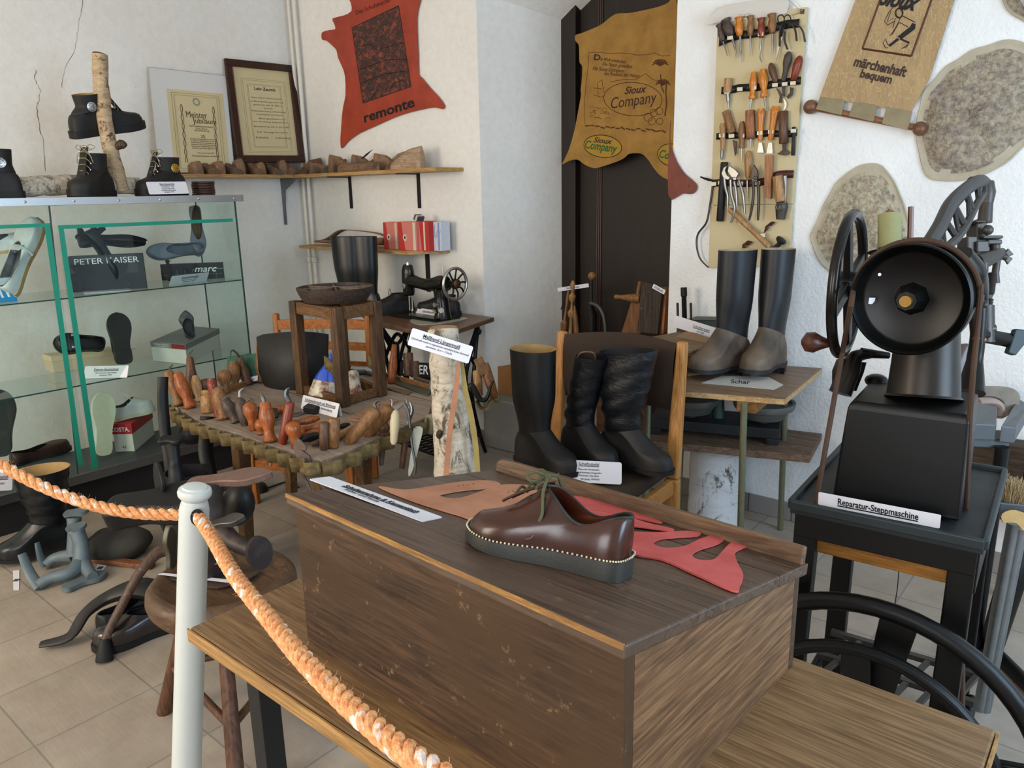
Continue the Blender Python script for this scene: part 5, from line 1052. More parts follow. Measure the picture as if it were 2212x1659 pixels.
# handle profiles (t from base to top)
PF = dict(
 peg=[(0, .75), (.03, .85), (.12, .8), (.2, .62), (.35, .85), (.55, 1), (.75, .92), (.92, .66), (1, .45)],
 waist=[(0, .8), (.04, .95), (.18, .7), (.3, .62), (.5, .95), (.68, 1), (.86, .72), (.95, .7), (1, .5)],
 taper=[(0, .8), (.05, 1), (.2, .85), (.45, 1), (.7, .72), (.97, .55), (1, .4)],
 ball=[(0, .5), (.04, .62), (.3, .55), (.45, .7), (.6, .95), (.75, 1), (.88, .9), (.96, .6), (1, .2)],
 barrel=[(0, .8), (.04, .95), (.5, 1), (.72, .95), (.78, .7), (.84, .85), (.95, .85), (1, .6)],
 stick=[(0, .7), (.03, .85), (.5, 1), (.9, 1), (.97, .95), (1, .7)],
 cyl=[(0, .85), (.02, 1), (.98, 1), (1, .85)],
 egg=[(0, .4), (.08, .7), (.3, .8), (.6, 1), (.85, .85), (.96, .5), (1, .15)],
 flare=[(0, .5), (.1, .6), (.5, .7), (.8, .95), (.9, 1), (.95, .7), (1, .75)])
HW = dict(tan=wood('#94693f', '#744c2a', 'Z', 8, .45, .3), org=wood('#b0642f', '#8d4519', 'Z', 8, .35, .3, dark='#7b3a17'), red=wood('#8e3a22', '#6d2716', 'Z', 8, .35, .3), brn=wood('#6d4a33', '#4b3020', 'Z', 8, .45, .3), gry=wood('#5a4a40', '#3d322b', 'Z', 8, .5, .3), pale=wood('#b18a5c', '#93693f', 'Z', 8, .45, .25), blk=plain('#1a1917', .3, name='black_handle'), yel=wood('#cf8432', '#b4661d', 'Z', 8, .25, .2), bone=plain('#c9bd9c', .4, name='bone'))
STEEL = metal('#8f8d8b', .3, .25); IRN = metal('#3b3733', .5, .3, rust='#4a372c', metallic=.6); IRND = metal('#1c1a19', .5, .25, metallic=.4)
def htool(label, base, top, r, prof, m, group=None, tip=None, tipm=None, z=TZ2, name='burnishing_tool', cat_='tool', d2=0, ferrule=None, tr=.25, bz=None, below=None):
    A = P(*base, z=z) if bz is None else P(*base, d=bz); dA = dep(A); Bt = P(*top, d=dA+d2); R_ = S(r*1.22, dA)
    if z == TZ2 and base[1] > 880 and not below and bz is None: below = [(base[0], base[1]-4), (base[0]+2, base[1]+18), (base[0]+1, base[1]+44+base[0] % 9)]; tipm = tipm or metal('#77736f', .35)
    o = MB().lathe(A, Bt, [(t_, R_*k) for t_, k in PF[prof]], 14).build(name, HW[m], smooth=50); tag(o, label, cat_, group)
    if tip:
        q = cat([P(*p, d=dA+d2) for p in tip], 4); MB().tube(q, [R_*tr, R_*tr*1.1, R_*tr*.35], 8, sq=.5).build('blade', tipm or IRN, o)
    if below:
        q = cat([P(*p, d=dA) for p in below], 4); MB().tube(q, [R_*tr, R_*tr, R_*tr*.6], 8, sq=.45).build('blade', tipm or IRN, o)
    if ferrule: MB().lathe(A, A+(Bt-A)*ferrule, [(0, R_*.85), (1, R_*.8)], 12).build('ferrule', STEEL, o)
    return o
htool('brown burnishing tool at the far left end of the strap, hooked iron on top', (390, 876), (363, 802), 12, 'waist', 'tan', tip=[(365, 803), (368, 793), (374, 788)])
htool('orange brown tool handle, second from the left end of the strap', (412, 882), (383, 805), 12, 'waist', 'org')
htool('tallest slim tool handle at the left of the table, thin iron on top', (417, 860), (410, 771), 11, 'taper', 'brn', tip=[(409, 771), (411, 763), (417, 756)], d2=.0)
htool('small yellowish tan tool handle beside the tallest slim handle', (431, 868), (421, 811), 9, 'peg', 'pale')
htool('short thick brown knob handle behind the pale barrel grip', (452, 862), (442, 818), 14, 'ball', 'brn')
htool('pale barrel shaped wooden grip with turned grooves in the left strap', (449, 892), (448, 842), 12, 'barrel', 'pale')
htool('slim reddish handle leaning right of the pale barrel grip', (470, 902), (456, 818), 9, 'flare', 'red')
htool('tan handle with black foot and flat iron on top in the left strap', (485, 906), (469, 838), 14, 'waist', 'tan', tip=[(465, 838), (478, 836), (488, 843)])
htool('large round headed orange brown handle on the back rim near the green folder', (488, 850), (483, 799), 13, 'ball', 'tan')
htool('smooth brown peg handle, middle of the three on the back left rim', (508, 838), (504, 780), 11, 'peg', 'tan')
htool('leaning brown handle with green bent iron on the back left rim', (536, 832), (518, 772), 10, 'taper', 'brn', tip=[(518, 774), (510, 762), (500, 757), (498, 775)])
htool('upright pale brown handle standing before the curved dark leather sheet', (565, 826), (561, 745), 11, 'taper', 'tan')
htool('grey bent tool with round cap leaning in the strap', (512, 913), (485, 862), 12, 'waist', 'gry', tip=[(480, 863), (490, 857), (500, 858)])
htool('grey brown upright tool with shiny iron at its foot', (530, 920), (517, 858), 11, 'egg', 'gry', tip=[(517, 858), (518, 845), (526, 838)])
htool('glossy red orange pear shaped handle in the middle of the strap', (548, 930), (538, 868), 13, 'ball', 'org', tip=[(532, 868), (540, 862), (548, 866)])
htool('orange handle hidden behind the bulging orange handle', (568, 938), (562, 905), 12, 'peg', 'org')
htool('bulging orange brown handle with thorn like pins on top', (584, 955), (572, 868), 14, 'waist', 'org', tip=[(571, 868), (568, 858), (564, 850)])
htool('thin dark red stick handle carrying a curled iron blade', (610, 960), (627, 868), 9, 'stick', 'red', tip=[(626, 868), (618, 855), (620, 843), (626, 838)], tr=.7)
htool('round orange ball headed handle above the hanging pincers', (640, 968), (631, 910), 14, 'ball', 'org')
htool('dark brown bent upright grip beside the end grain handle', (700, 972), (700, 912), 9, 'stick', 'brn')
htool('short brown handle with end grain top in the near strap', (720, 968), (721, 903), 11, 'stick', 'tan')
htool('long slanting brown wooden handle with curled iron, left of two', (750, 958), (815, 884), 12, 'stick', 'tan', tip=[(813, 886), (810, 872), (820, 866), (818, 884)])
htool('long slanting brown wooden handle with curled iron, right of two', (790, 942), (846, 880), 12, 'stick', 'tan', tip=[(843, 884), (846, 870), (843, 862), (850, 875)])
htool('dark drill like tool hanging through the strap by the right legs', (828, 940), (830, 912), 11, 'peg', 'brn', below=[(826, 940), (825, 975), (824, 1006)], tr=.55)
htool('smooth cream bone folder stuck in the right strap', (850, 960), (855, 885), 9, 'egg', 'bone', below=[(850, 955), (850, 964)])
htool('dark twig like stick hanging below the right strap', (868, 1012), (878, 932), 6, 'stick', 'brn', bz=dep(P(870, 925, z=TZ2)))
htool('orange handle lying at the back behind the right stool leg', (846, 828), (852, 744), 8, 'taper', 'org', z=TZ2)
htool('brown cylindrical handle standing at the back right rim', (884, 812), (881, 762), 9, 'cyl', 'brn')
htool('shorter brown cylinder standing beside the back right handle', (897, 815), (895, 780), 8, 'cyl', 'brn')
htool('round tan grip with turned grooves behind the blue cone', (683, 812), (681, 788), 8, 'barrel', 'tan')
htool('plain tan handle leaning behind the blue cone tip', (705, 800), (698, 762), 9, 'cyl', 'tan')
htool('small pale wood grip on the right shelf side beyond the birch trunk', (975, 838), (968, 800), 9, 'cyl', 'tan')
# tools lying on the table
def lying(label, a, b_, r, prof, m, z=TZ2, h=None, name='burnishing_tool'):
    R_ = S(r, dep(P(*a, z=z))); o = MB().lathe(P(*a, z=z+R_+.001), P(*b_, z=z+R_+.001), [(t_, R_*k) for t_, k in PF[prof]], 14).build(name, HW[m], smooth=50); return tag(o, label, 'tool')
lying('orange wooden handle lying flat with dark iron end on the table top', (553, 893), (628, 880), 10, 'peg', 'org')
lying('upper orange brown handle of the heap lying in the near corner', (630, 915), (690, 903), 9, 'peg', 'org', z=TZ2+.02)
lying('middle orange brown handle of the heap lying in the near corner', (655, 928), (718, 914), 9, 'peg', 'org', z=TZ2+.01)
lying('lowest orange handle of the heap lying in the near corner', (648, 940), (700, 928), 7, 'peg', 'org')
lying('glossy black handle lying in the near corner of the table', (648, 950), (692, 940), 10, 'egg', 'blk')
lying('dark grey egg shaped tool lying beside the glossy black handle', (672, 960), (705, 952), 8, 'egg', 'gry')
lying('dark slim tool lying right of the handle heap', (722, 925), (756, 916), 6, 'egg', 'blk')
lying('pale bent horn tool lying towards the near strap', (722, 948), (762, 924), 8, 'stick', 'pale')
def flatbar(name, label, pts, th, m, z=TZ2, cat_='tool'):
    o = MB().prism([P(x_, y_, z=z+.001) for x_, y_ in pts], (0, 0, th)).build(name, m, smooth=0, bevel=.0008); return tag(o, label, cat_)
flatbar('steel_rasp', 'shiny steel bar lying towards the dark hammer head', [(590, 902), (645, 893), (690, 880), (692, 884), (645, 899), (592, 909)], .006, STEEL)
o = MB().prism([P(x_, y_, z=TZ2+.001) for x_, y_ in ((655, 893), (672, 880), (695, 874), (697, 890), (680, 896))], (0, 0, .028)).build('hammer', IRND, smooth=0, bevel=.004); tag(o, 'dark iron hammer head lying before the white card on the table', 'tool')
o = MB().prism([P(x_, y_, z=TZ2+.001) for x_, y_ in ((695, 892), (700, 880), (722, 880), (722, 890))], (0, 0, .02)).build('iron_block', IRND, smooth=0, bevel=.004); tag(o, 'small dark iron block lying right of the hammer head', 'tool')
flatbar('wooden_batten', 'pinkish wooden slat with pale top lying across the right table half', [(752, 908), (845, 868), (858, 872), (775, 912)], .014, wood('#b08a70', '#8e6a50', 'X', 6, .6, .3), cat_='slat')
flatbar('wooden_batten', 'dark green grey flat blade shaped slat at the back right of the table', [(828, 820), (836, 817), (880, 828), (935, 846), (925, 856), (905, 850)], .006, plain('#4b4a3c', .7, name='slat'), cat_='slat')
flatbar('wooden_batten', 'brown flat leather slat lying just right of the turntable stool', [(822, 836), (850, 838), (892, 848), (878, 854)], .004, wood('#7f6652', '#62493a', 'X', 6, .6), cat_='slat')
flatbar('wooden_batten', 'narrow brown bar lying near the back right rim', [(893, 815), (928, 826), (926, 830), (893, 820)], .010, wood('#7a6248', '#5a4430', 'X', 6, .6), cat_='slat')
flatbar('paper_scrap', 'pale grey cardboard scrap lying before the white pliers', [(838, 880), (868, 868), (875, 872), (858, 886)], .002, plain('#a79c90', .8, name='cardboard'), cat_='paper')
o = MB().loft([[P(x_, y_, z=TZ2+h) for x_, y_ in ((537, 886), (560, 878), (600, 882), (600, 900), (565, 905))] for h in (.001, .035)]).build('dark_tin', plain('#2b2521', .6, name='tin'), smooth=0, bevel=.004); tag(o, 'dark brown shallow tray lying behind the pear shaped handle', 'tray')
# iron last base with rounded upright and the small brown block
il = thing('iron_last', 'dark iron last with rounded upright on the back left of the table', 'shoe last', P(615, 838, z=TZ2))
MB().prism([P(x_, y_, z=TZ2+.001) for x_, y_ in ((594, 826), (628, 834), (636, 826), (600, 818))], (0, 0, .03)).build('base', IRND, il, smooth=0, bevel=.006)
MB().lathe(P(617, 822, z=TZ2+.03), P(607, 756, d=dep(P(617, 822, z=TZ2+.03))), [(0, .034), (.5, .034), (.8, .031), (.93, .022), (1, .008)], 16, ell=.6).build('upright', metal('#4b4440', .35, .3, metallic=.4), il)
o = MB().prism([P(x_, y_+18, d=dep(P(585, 826, z=TZ2))) for x_, y_ in ((573, 780), (577, 776), (594, 794), (592, 807), (579, 808))], V((.02, .03, 0))).build('wooden_wedge', HW['brn'], smooth=0, bevel=.003); tag(o, 'brown split wedge shaped block beside the dark iron last', 'block')
# green folder with card
gf = thing('green_folder', 'dark green folder leaning behind the back left handles', 'folder', P(530, 815, z=TZ2))
MB().prism([P(492, 832, d=3.55), P(560, 822, d=3.55), P(560, 763, d=3.57), P(490, 770, d=3.57)], V((.01, .03, 0))).build('cover', plain('#0f4f3c', .5, name='green_card'), gf, smooth=0)
MB().prism([P(493, 838, d=3.54), P(556, 822, d=3.54), P(556, 811, d=3.54), P(493, 826, d=3.54)], V((.0006, .002, 0))).build('label_strip', PAPER, gf, smooth=0)
lines_on(gf, P(493, 826, d=3.538), P(556, 811, d=3.538), P(493, 838, d=3.538), [('Schuhe   Reparatur', .5, .45, .5, 0, .85)])
# card on the table
card('label_card', 'white folded card reading Schuhmachertisch on the tool table', P(655, 853, z=TZ2+.055), P(733, 872, z=TZ2+.055), P(640, 874, z=TZ2+.012), [('Schuhmachertisch mit Werkzeug', .22, .5, .28, 1, .84), ('zur Reparatur & Neufertigung', .17, .5, .62, 0, .7)], fold=.03)
# pincers hanging at the near corner
pd = dep(P(668, 985, z=TZ2))-.03
pn = thing('pincers', 'rust brown iron pincers hanging from the near corner of the strap', 'pliers', P(672, 1065, d=pd))
RU = metal('#6d584d', .6, .25, rust='#5a4235', metallic=.35)
b = MB(); b.prism([P(x_, y_, d=pd) for x_, y_ in ((645, 950), (655, 975), (668, 985), (672, 1000), (655, 1005), (640, 990), (633, 968), (636, 950))], cF*.018); b.build('jaw', RU, pn, smooth=0, bevel=.002)
MB().prism([P(x_, y_, d=pd-.004) for x_, y_ in ((640, 945), (650, 952), (662, 965), (660, 975), (645, 970))], cF*.014).build('jaw', RU, pn, smooth=0, bevel=.002)
MB().lathe(P(658, 985, d=pd-.002), P(658, 985, d=pd+.024), [(0, .009), (.2, .011), (1, .011)], 14).build('rivet', RU, pn)
for e_ in ([(645, 1000), (655, 1030), (666, 1050), (673, 1068)], [(668, 1000), (680, 1022), (695, 1045), (706, 1066)]): MB().tube(cat([P(x_, y_, d=pd+.01) for x_, y_ in e_], 5), [.008, .0075, .006], 8).build('handle', RU, pn)
# corner leather lobe
o = MB().tube(cat([P(x_, y_, z=TZ2-.02) for x_, y_ in ((655, 1015), (672, 1020), (688, 1010), (690, 995))], 6), [.014, .02, .014], 12, sq=.8).build('strap_knot', STRAP, wt)
# shiny pliers and blade on the right
pd2 = dep(P(885, 925, z=TZ2))-.02
pl2 = thing('pliers', 'shiny steel curved pliers hanging at the right end of the strap', 'pliers', P(895, 1025, d=pd2))
MB().tube(cat([P(x_, y_, d=pd2) for x_, y_ in ((872, 872), (880, 885), (884, 905), (890, 960), (897, 1000), (896, 1024))], 5), [.007, .009, .007, .007, .008], 10, sq=.6).build('handle', STEEL, pl2)
MB().tube(cat([P(x_, y_, d=pd2+.01) for x_, y_ in ((886, 868), (891, 885), (886, 903), (882, 915))], 5), [.004, .008, .008], 8, sq=.6).build('jaw', STEEL, pl2)
MB().tube(cat([P(x_, y_, d=pd2+.012) for x_, y_ in ((876, 862), (882, 880), (882, 900))], 5), [.001, .004, .004], 8).build('jaw', STEEL, pl2)
o = MB().prism(cat([P(x_, y_, d=pd2+.03) for x_, y_ in ((893, 925), (913, 925), (906, 960), (893, 1010), (884, 1029), (882, 1015), (890, 960))], 3, True), cF*.004).build('bone_knife', plain('#d2cfb8', .4, name='ivory'), smooth=0); tag(o, 'long cream flat blade hanging beside the shiny pliers', 'tool')
o = MB().ball(P(928, 915, d=dep(P(920, 905, z=TZ2))), .034, 12, (.7, .5, 1.3)).build('antler_piece', plain('#8a8263', .6, var=.5, sc=25, bump=.5, name='antler'), disp=(.012, 30)); tag(o, 'knobbly pale antler piece tied at the right end of the strap', 'antler')
# pincers and hammers standing at the right rim beyond the birch trunk
for lb, base, top, r_, m_ in (('worn wooden hammer with square pale block head, beyond the birch trunk', (1070, 862), (1045, 785), 9, 'tan'), ('plain pinkish handle standing right of the birch trunk', (1035, 855), (1030, 800), 8, 'pale')):
    o = htool(lb, base, top, r_, 'stick', m_, bz=3.0)
    if 'hammer' in lb: MB().prism([P(x_, y_, d=2.98) for x_, y_ in ((1022, 778), (1040, 769), (1055, 803), (1040, 814))], cF*.04).build('head', wood('#8c6a47', '#6a4d31', 'Z', 8, .6, .3), o, smooth=0, bevel=.004)
o = MB().tube(cat([P(x_, y_, d=2.95) for x_, y_ in ((1012, 838), (1020, 832), (1035, 860), (1050, 862), (1060, 835), (1066, 822))], 5), [.012, .02, .012, .004], 8, sq=.6).build('iron_pincers', IRND); tag(o, 'dark iron pincers opening upward right of the birch trunk', 'pliers')
o = MB().tube(cat([P(x_, y_, d=2.96) for x_, y_ in ((1030, 865), (1038, 880), (1052, 882), (1060, 865), (1075, 868), (1078, 852))], 6), .013, 8, sq=.25).build('leather_loop', STRAP); tag(o, 'looped tan leather strap holding tools right of the birch trunk', 'strap')
# ---------------------------------------------------------- turntable stool standing on the table
fc = [P(742, 878, z=TZ2), P(822, 855, z=TZ2), P(745, 822, z=TZ2), P(655, 850, z=TZ2)]
d0 = dep(fc[0]); Htop = P(705, 657, d=d0).z
FW = wood('#6b4c2f', '#4a3220', 'Z', 7, .6, .45, dark='#3b2a1b')
fs = thing('turntable_stool', 'square wooden frame on the tool table carrying a round divided nail tray', 'stool', sum(fc, V())/4)
cc_ = sum(fc, V())/4; cc_.z = 0
tops = [P(705, 660, d=d0), None, None, None]; s_in = .97
for i, p in enumerate(fc):
    q = V((p.x, p.y, 0)); t_ = cc_+(q-cc_)*1.0+V((0, 0, Htop)); MB().bar(p+V((0, 0, .001)), t_, .044, .044, (fc[1]-fc[0]), .042, .042).build('leg', FW, fs, smooth=0, bevel=.003)
for zz, hh, kk, am in ((Htop-.028, .05, 1.0, ((0, 1), (1, 2), (2, 3), (3, 0))), (TZ2+.022, .035, .99, ((0, 1), (1, 2), (3, 0)))):
    for i, j in am:
        a_ = cc_+(V((fc[i].x, fc[i].y, 0))-cc_)*kk; b2 = cc_+(V((fc[j].x, fc[j].y, 0))-cc_)*kk; a_.z = b2.z = zz; u = (b2-a_).normalized()
        MB().bar(a_+u*.018, b2-u*.018, .022, hh).build('rail', wood('#7c5733', '#583b20', 'X', 7, .6, .4), fs, smooth=0, bevel=.002)
tc = cc_+V((0, 0, Htop+.001)); rT = S(83, d0+.05); DT = wood('#4a3a30', '#33271f', 'X', 8, .6, .3)
tray = thing('nail_tray', 'round dark wooden tray with spoke dividers lying on the square wooden frame', 'tray', tc)
TH = .058
b = MB(); b.lathe(tc, tc+V((0, 0, TH)), [(0, rT*.55), (0, rT*.82), (.3, rT*.9), (.85, rT*.99), (1, rT), (1, rT*.95), (.5, rT*.9), (.35, rT*.5), (.35, .0001)], 44, cap=False); b.add([tc+V((math.cos(2*PI*k/44)*rT*.55, math.sin(2*PI*k/44)*rT*.55, 0)) for k in range(44)], [tuple(range(43, -1, -1))]); b.build('tray_body', DT, tray, smooth=30)
b = MB()
for k in range(4):
    a_ = k*PI/4+.2; b.bar(tc+V((-math.cos(a_)*rT*.95, -math.sin(a_)*rT*.95, TH*.75)), tc+V((math.cos(a_)*rT*.95, math.sin(a_)*rT*.95, TH*.75)), .003, TH*.45)
b.build('divider', wood('#7d6a58', '#5b4a3c', 'X', 8), tray, smooth=0); MB().box(tc+V((0, 0, TH*.99)), (.04, .02, .002)).build('centre_plate', STEEL, tray, smooth=0)
for k in range(5):
    a_ = random.uniform(0, 6.28); o = MB().bar(tc+V((math.cos(a_)*rT*.6, math.sin(a_)*rT*.6, TH*.40)), tc+V((math.cos(a_+.15)*rT*.7, math.sin(a_+.15)*rT*.7, TH*1.0)), .003, .003).build('nail', STEEL, smooth=0); tag(o, 'small bright nail lying in the round divided tray', 'nail', 'nails in the round tray')
# leather loops on the frame legs
for lb, i, pxs in (('leather loop tied round the near leg of the wooden frame', 0, [(700, 768), (712, 775), (722, 786), (738, 784), (748, 780)]), ('leather loop tied round the right leg of the wooden frame', 1, [(795, 766), (805, 772), (815, 784), (828, 776), (830, 768)])):
    q = cat([P(x_, y_, d=dep(fc[i])-.035) for x_, y_ in pxs], 5); b = MB(); b.loft([[p for p in q], [p-V((0, 0, .055)) for p in q]], closed=False, cap=(False, False)); o = b.build('leather_loop', STRAP, smooth=60, solid=.004); tag(o, lb, 'strap')
# blue and white enamel cone
ec = P(700, 858, z=TZ2)+V((-.0, .0, 0)); ct = P(715, 762, d=dep(ec)); er = S(33, dep(ec))
en = thing('enamel_cone', 'blue and white enamel funnel shaped cone with rusty rim inside the wooden frame', 'container', ec)
MB().lathe(ec+V((0, 0, .001)), ec.lerp(ct, .36), [(0, er*1.0), (.1, er*1.02), (1, er*.84)], 26).build('white_rim', metal('#cdc8b4', .3, .05, rust='#6e2f1e', metallic=.0, sc=14), en)
MB().lathe(ec.lerp(ct, .36), ct, [(0, er*.84), (.2, er*.70), (.42, er*.47), (.6, er*.28), (.8, er*.16), (1, er*.03)], 26).build('blue_cone', plain('#1f4fc4', .18, spec=.8, var=.03, name='blue_enamel', coat=.6), en)
ej = P(748, 862, z=TZ2)+V((.02, .04, 0)); o = MB().lathe(ej, P(755, 802, d=dep(ej)), [(0, .026), (.1, .03), (.6, .032), (.85, .036), (1, .028)], 20).build('rusty_jug', metal('#cfc8b3', .35, .05, rust='#7a3a1c', metallic=.0, sc=11), smooth=50); tag(o, 'white enamel jug mottled with rust behind the near frame leg', 'jug')
# steel hammer lying at the back
o = MB().tube([P(760, 800, z=TZ2+.02), P(795, 800, z=TZ2+.02), P(830, 812, z=TZ2+.02)], [.022, .02, .012], 12).build('steel_hammer', metal('#a1a5aa', .25, .2)); tag(o, 'shiny steel hammer head lying behind the right frame leg', 'tool')
# ================================================================== birch trunk with strips and sign
bd = 2.52
bt = thing('birch_post', 'standing birch trunk between tool table and desk box, carrying the tape measure sign', 'tree trunk', P(988, 1105, d=bd))
pt_ = [P(958, 712, d=bd), P(962, 780, d=bd), P(970, 860, d=bd), (P(980, 950, d=bd)), P(986, 1030, d=bd), P(992, 1100, d=bd+.02)]
zf_ = pt_[-1]; pt_.append(V((zf_.x, zf_.y, 0)))
b = MB(); trunk(b, pt_, [S(33, bd), S(33, bd), S(38, bd), S(42, bd), S(46, bd), S(48, bd), .078], 3, 24, .05); b.build('trunk', BIRCH, bt, smooth=60)
MB().lathe(pt_[0], pt_[0]+V((0, 0, .008)), [(0, S(31, bd)), (1, S(30, bd))], 20).build('sawn_top', wood('#b5895c', '#8f6640', 'X', 12), bt)
b = MB(); trunk(b, [P(952, 940, d=bd-.04), P(948, 934, d=bd-.07)], [.014, .008], 5, 10, .2); b.build('knot', plain('#3b322a', .8, bump=.5, name='knot'), bt)
def strip(name, label, pxs, wpx, d_, m):
    q = cat([P(*p, d=d_) for p in pxs], 6); w_ = S(wpx, d_)/2; b = MB(); n_ = len(q); b.loft([[p-cR*w_*(.6+.4*min(1, 3*i/n_)), p+cR*w_*(.6+.4*min(1, 3*i/n_)), p+cR*w_*(.6+.4*min(1, 3*i/n_))+cF*.003, p-cR*w_*(.6+.4*min(1, 3*i/n_))+cF*.003] for i, p in enumerate(q)]); o = b.build(name, m, smooth=0); return tag(o, label, 'strap')
strip('leather_strip', 'reddish tan leather measuring strip hanging down the front of the birch trunk', [(990, 780), (984, 850), (972, 930), (963, 1035)], 12, bd-.10, leather('#b07a5c', .7, .1))
strip('leather_strip', 'yellowish measuring tape strip hanging down the right side of the birch trunk', [(998, 782), (1005, 840), (1018, 900), (1027, 960), (1032, 1028)], 12, bd-.09, leather('#a08c50', .7, .15))
card('tape_sign', 'white sign reading Maßband Längenmaß pinned slanting on the birch trunk', P(891, 708, d=bd-.10), P(1023, 749, d=bd-.10), P(877, 744, d=bd-.10), [('Maßband-Längenmaß', .21, .5, .26, 1, .60, INK, {'bold': .01}), ('(Schuhmaß wurde in sogenannten mittelalterlichen Stichmaß', .12, .5, .56, 0, .93), ('gemessen, 2cm = 3 Stich)', .12, .5, .76, 0, .42)])
# ================================================================== wooden chair with padded back, boots on it
CP = lambda x_, y_, d_: P(x_, y_, d=d_)
BEE = wood('#c38a4c', '#a66e34', 'Z', 6, .4, .25); BEX = wood('#c38a4c', '#a66e34', 'X', 6, .4, .25)
A0, A1 = CP(1215, 715, 3.05), CP(1475, 738, 2.75)       # tops of the back posts
A0g, A1g = V((A0.x, A0.y, 0)), V((A1.x, A1.y, 0)); uc = (A1g-A0g).normalized(); vc = V((uc.y, -uc.x, 0)); A0g += vc*.05; A1g += vc*.05
pc = thing('padded_chair', 'light wooden chair with dark brown padded back and seat holding three black boots', 'chair', (A0g+A1g)/2+vc*.2)
FAB = plain('#3a2d24', .95, var=.15, sc=300, bump=.3, name='brown_fabric')
for g_, t_ in ((A0g, A0), (A1g, A1)):
    q = [g_-vc*.03, g_+V((0, 0, .42)), t_.lerp(g_+V((0, 0, t_.z)), .0)]; b = MB(); b.bar(q[0], q[1], .034, .040, uc, .036, .055); b.bar(q[1], q[2], .036, .055, uc, .034, .036); b.build('back_post', BEE, pc, smooth=0, bevel=.008)
b = MB(); rows = []
for k in range(7):
    z_ = k/6; row = []
    for j in range(13):
        u = j/12; p = A0.lerp(A1, u); p = V((p.x, p.y, p.z-.26+.25*z_+.018*math.sin(PI*u)*z_)); row.append(p-uc*0+(uc*.02*(1-2*u))-vc*(.035*math.sin(PI*u)-.0)+vc*(.0)-vc*.0)
    rows.append(row)
b.loft([[p+vc*(.030*(1-((k-3)/3.3)**4)) for p in rows[k]] for k in range(7)], closed=False, cap=(False, False)); b.loft([[p-vc*.004 for p in rows[k]][::-1] for k in range(7)], closed=False, cap=(False, False))
fr_ = [rows[0], rows[-1]]
for r_ in fr_: b.loft([[p+vc*(.030*(1-((0-3)/3.3)**4)) for p in r_], [p-vc*.004 for p in r_]], closed=False, cap=(False, False))
b.build('padded_back', FAB, pc, smooth=60)
SZ = .435; s0, s1_ = A0g+vc*.42-uc*.01, A1g+vc*.42+uc*.01
b = MB(); b.prism([A0g+uc*.02+V((0, 0, SZ-.02)), A1g-uc*.02+V((0, 0, SZ-.02)), s1_-uc*.02+V((0, 0, SZ-.02)), s0+uc*.02+V((0, 0, SZ-.02))], (0, 0, .045)); b.build('padded_seat', FAB, pc, smooth=0, bevel=.018, seg=3)
for a_, b2 in ((A0g, s0), (A1g, s1_), (s0, s1_)): MB().bar(a_+V((0, 0, SZ-.045)), b2+V((0, 0, SZ-.045)), .024, .062).build('seat_rail', BEX, pc, smooth=0, bevel=.005)
for p in (s0, s1_): MB().bar(p, p+V((0, 0, SZ-.02)), .034, .034, uc, .04, .04).build('leg', BEE, pc, smooth=0, bevel=.008)
zc_ = SZ+.027
def seatp(px_, py_): return P(px_, py_, z=zc_)
h1, t1 = seatp(1150, 1010), seatp(1275, 1058)
def bootrow(label, px_h, px_t, L, H, **kw):
    h_, t_ = seatp(*px_h), seatp(*px_t); M, l_ = standM(h_, t_, raise_=.026); return boot('riding_boot', label, M, L=L, H=H, **kw)
BL1 = leather('#131416', .42, .1, c2='#0c0c0d'); BL2 = leather('#101318', .33, .1, wr=1.0, bs=.4); 
bootrow('tall smooth black boot on the left of the padded chair, pale lined opening', (1122, 1002), (1275, 1062), .30, .43, mat=BL1, solem=RUB, lin=TANI, rx=.082, ry=.068, top=(.092, .074), cx=.085, slump=.0, lean=-.0, vamp=leather('#1d1b1a', .55, .12))
bootrow('black boot with pull straps leaning between the two other boots', (1222, 988), (1325, 1035), .29, .40, mat=BL2, solem=RUB, lin=leather('#4b3a2e', .8), rx=.062, ry=.055, top=(.07, .058), cx=.13, slump=.004, lean=.03, vamp=leather('#201f20', .55, .1))
r, o_, rg_, sh_ = bootrow('creased wide black boot on the right of the padded chair, crumpled ankle', (1300, 1000), (1440, 1042), .31, .42, mat=BL2, solem=RUB, lin=BLKD, rx=.070, ry=.070, top=(.120, .08), cx=.11, slump=.009, seed=2, vamp=leather('#201f20', .55, .1), topcut=.012)
for q in bpy.data.objects:
    if q.get('label', '').startswith('black boot with pull'):
        b = MB(); b.tube(cat([(.10, -.03, .36), (.11, -.02, .40), (.13, .0, .41), (.15, .02, .40), (.15, .02, .35)], 5), .009, 8, sq=.25); b.build('pull_strap', leather('#8a6d5a', .8), q, local=True)
card('boot_sign', 'white card reading Schaftstiefel standing on the padded chair seat', P(1207, 992, d=dep(seatp(1270, 1045))-.01), P(1343, 999, d=dep(seatp(1270, 1045))), P(1207, 1040, d=dep(seatp(1270, 1045))-.03), [('Schaftstiefel', .15, .48, .16, 1, .32), ('Material: Rindsleder', .085, .48, .40, 0, .34), ('Verarbeitung: zwiegenäht', .085, .48, .54, 0, .40), ('Werkstatt: Otto Bork', .085, .48, .68, 0, .32), ('Jahrgang: 1949/50', .085, .5, .83, 0, .30)])
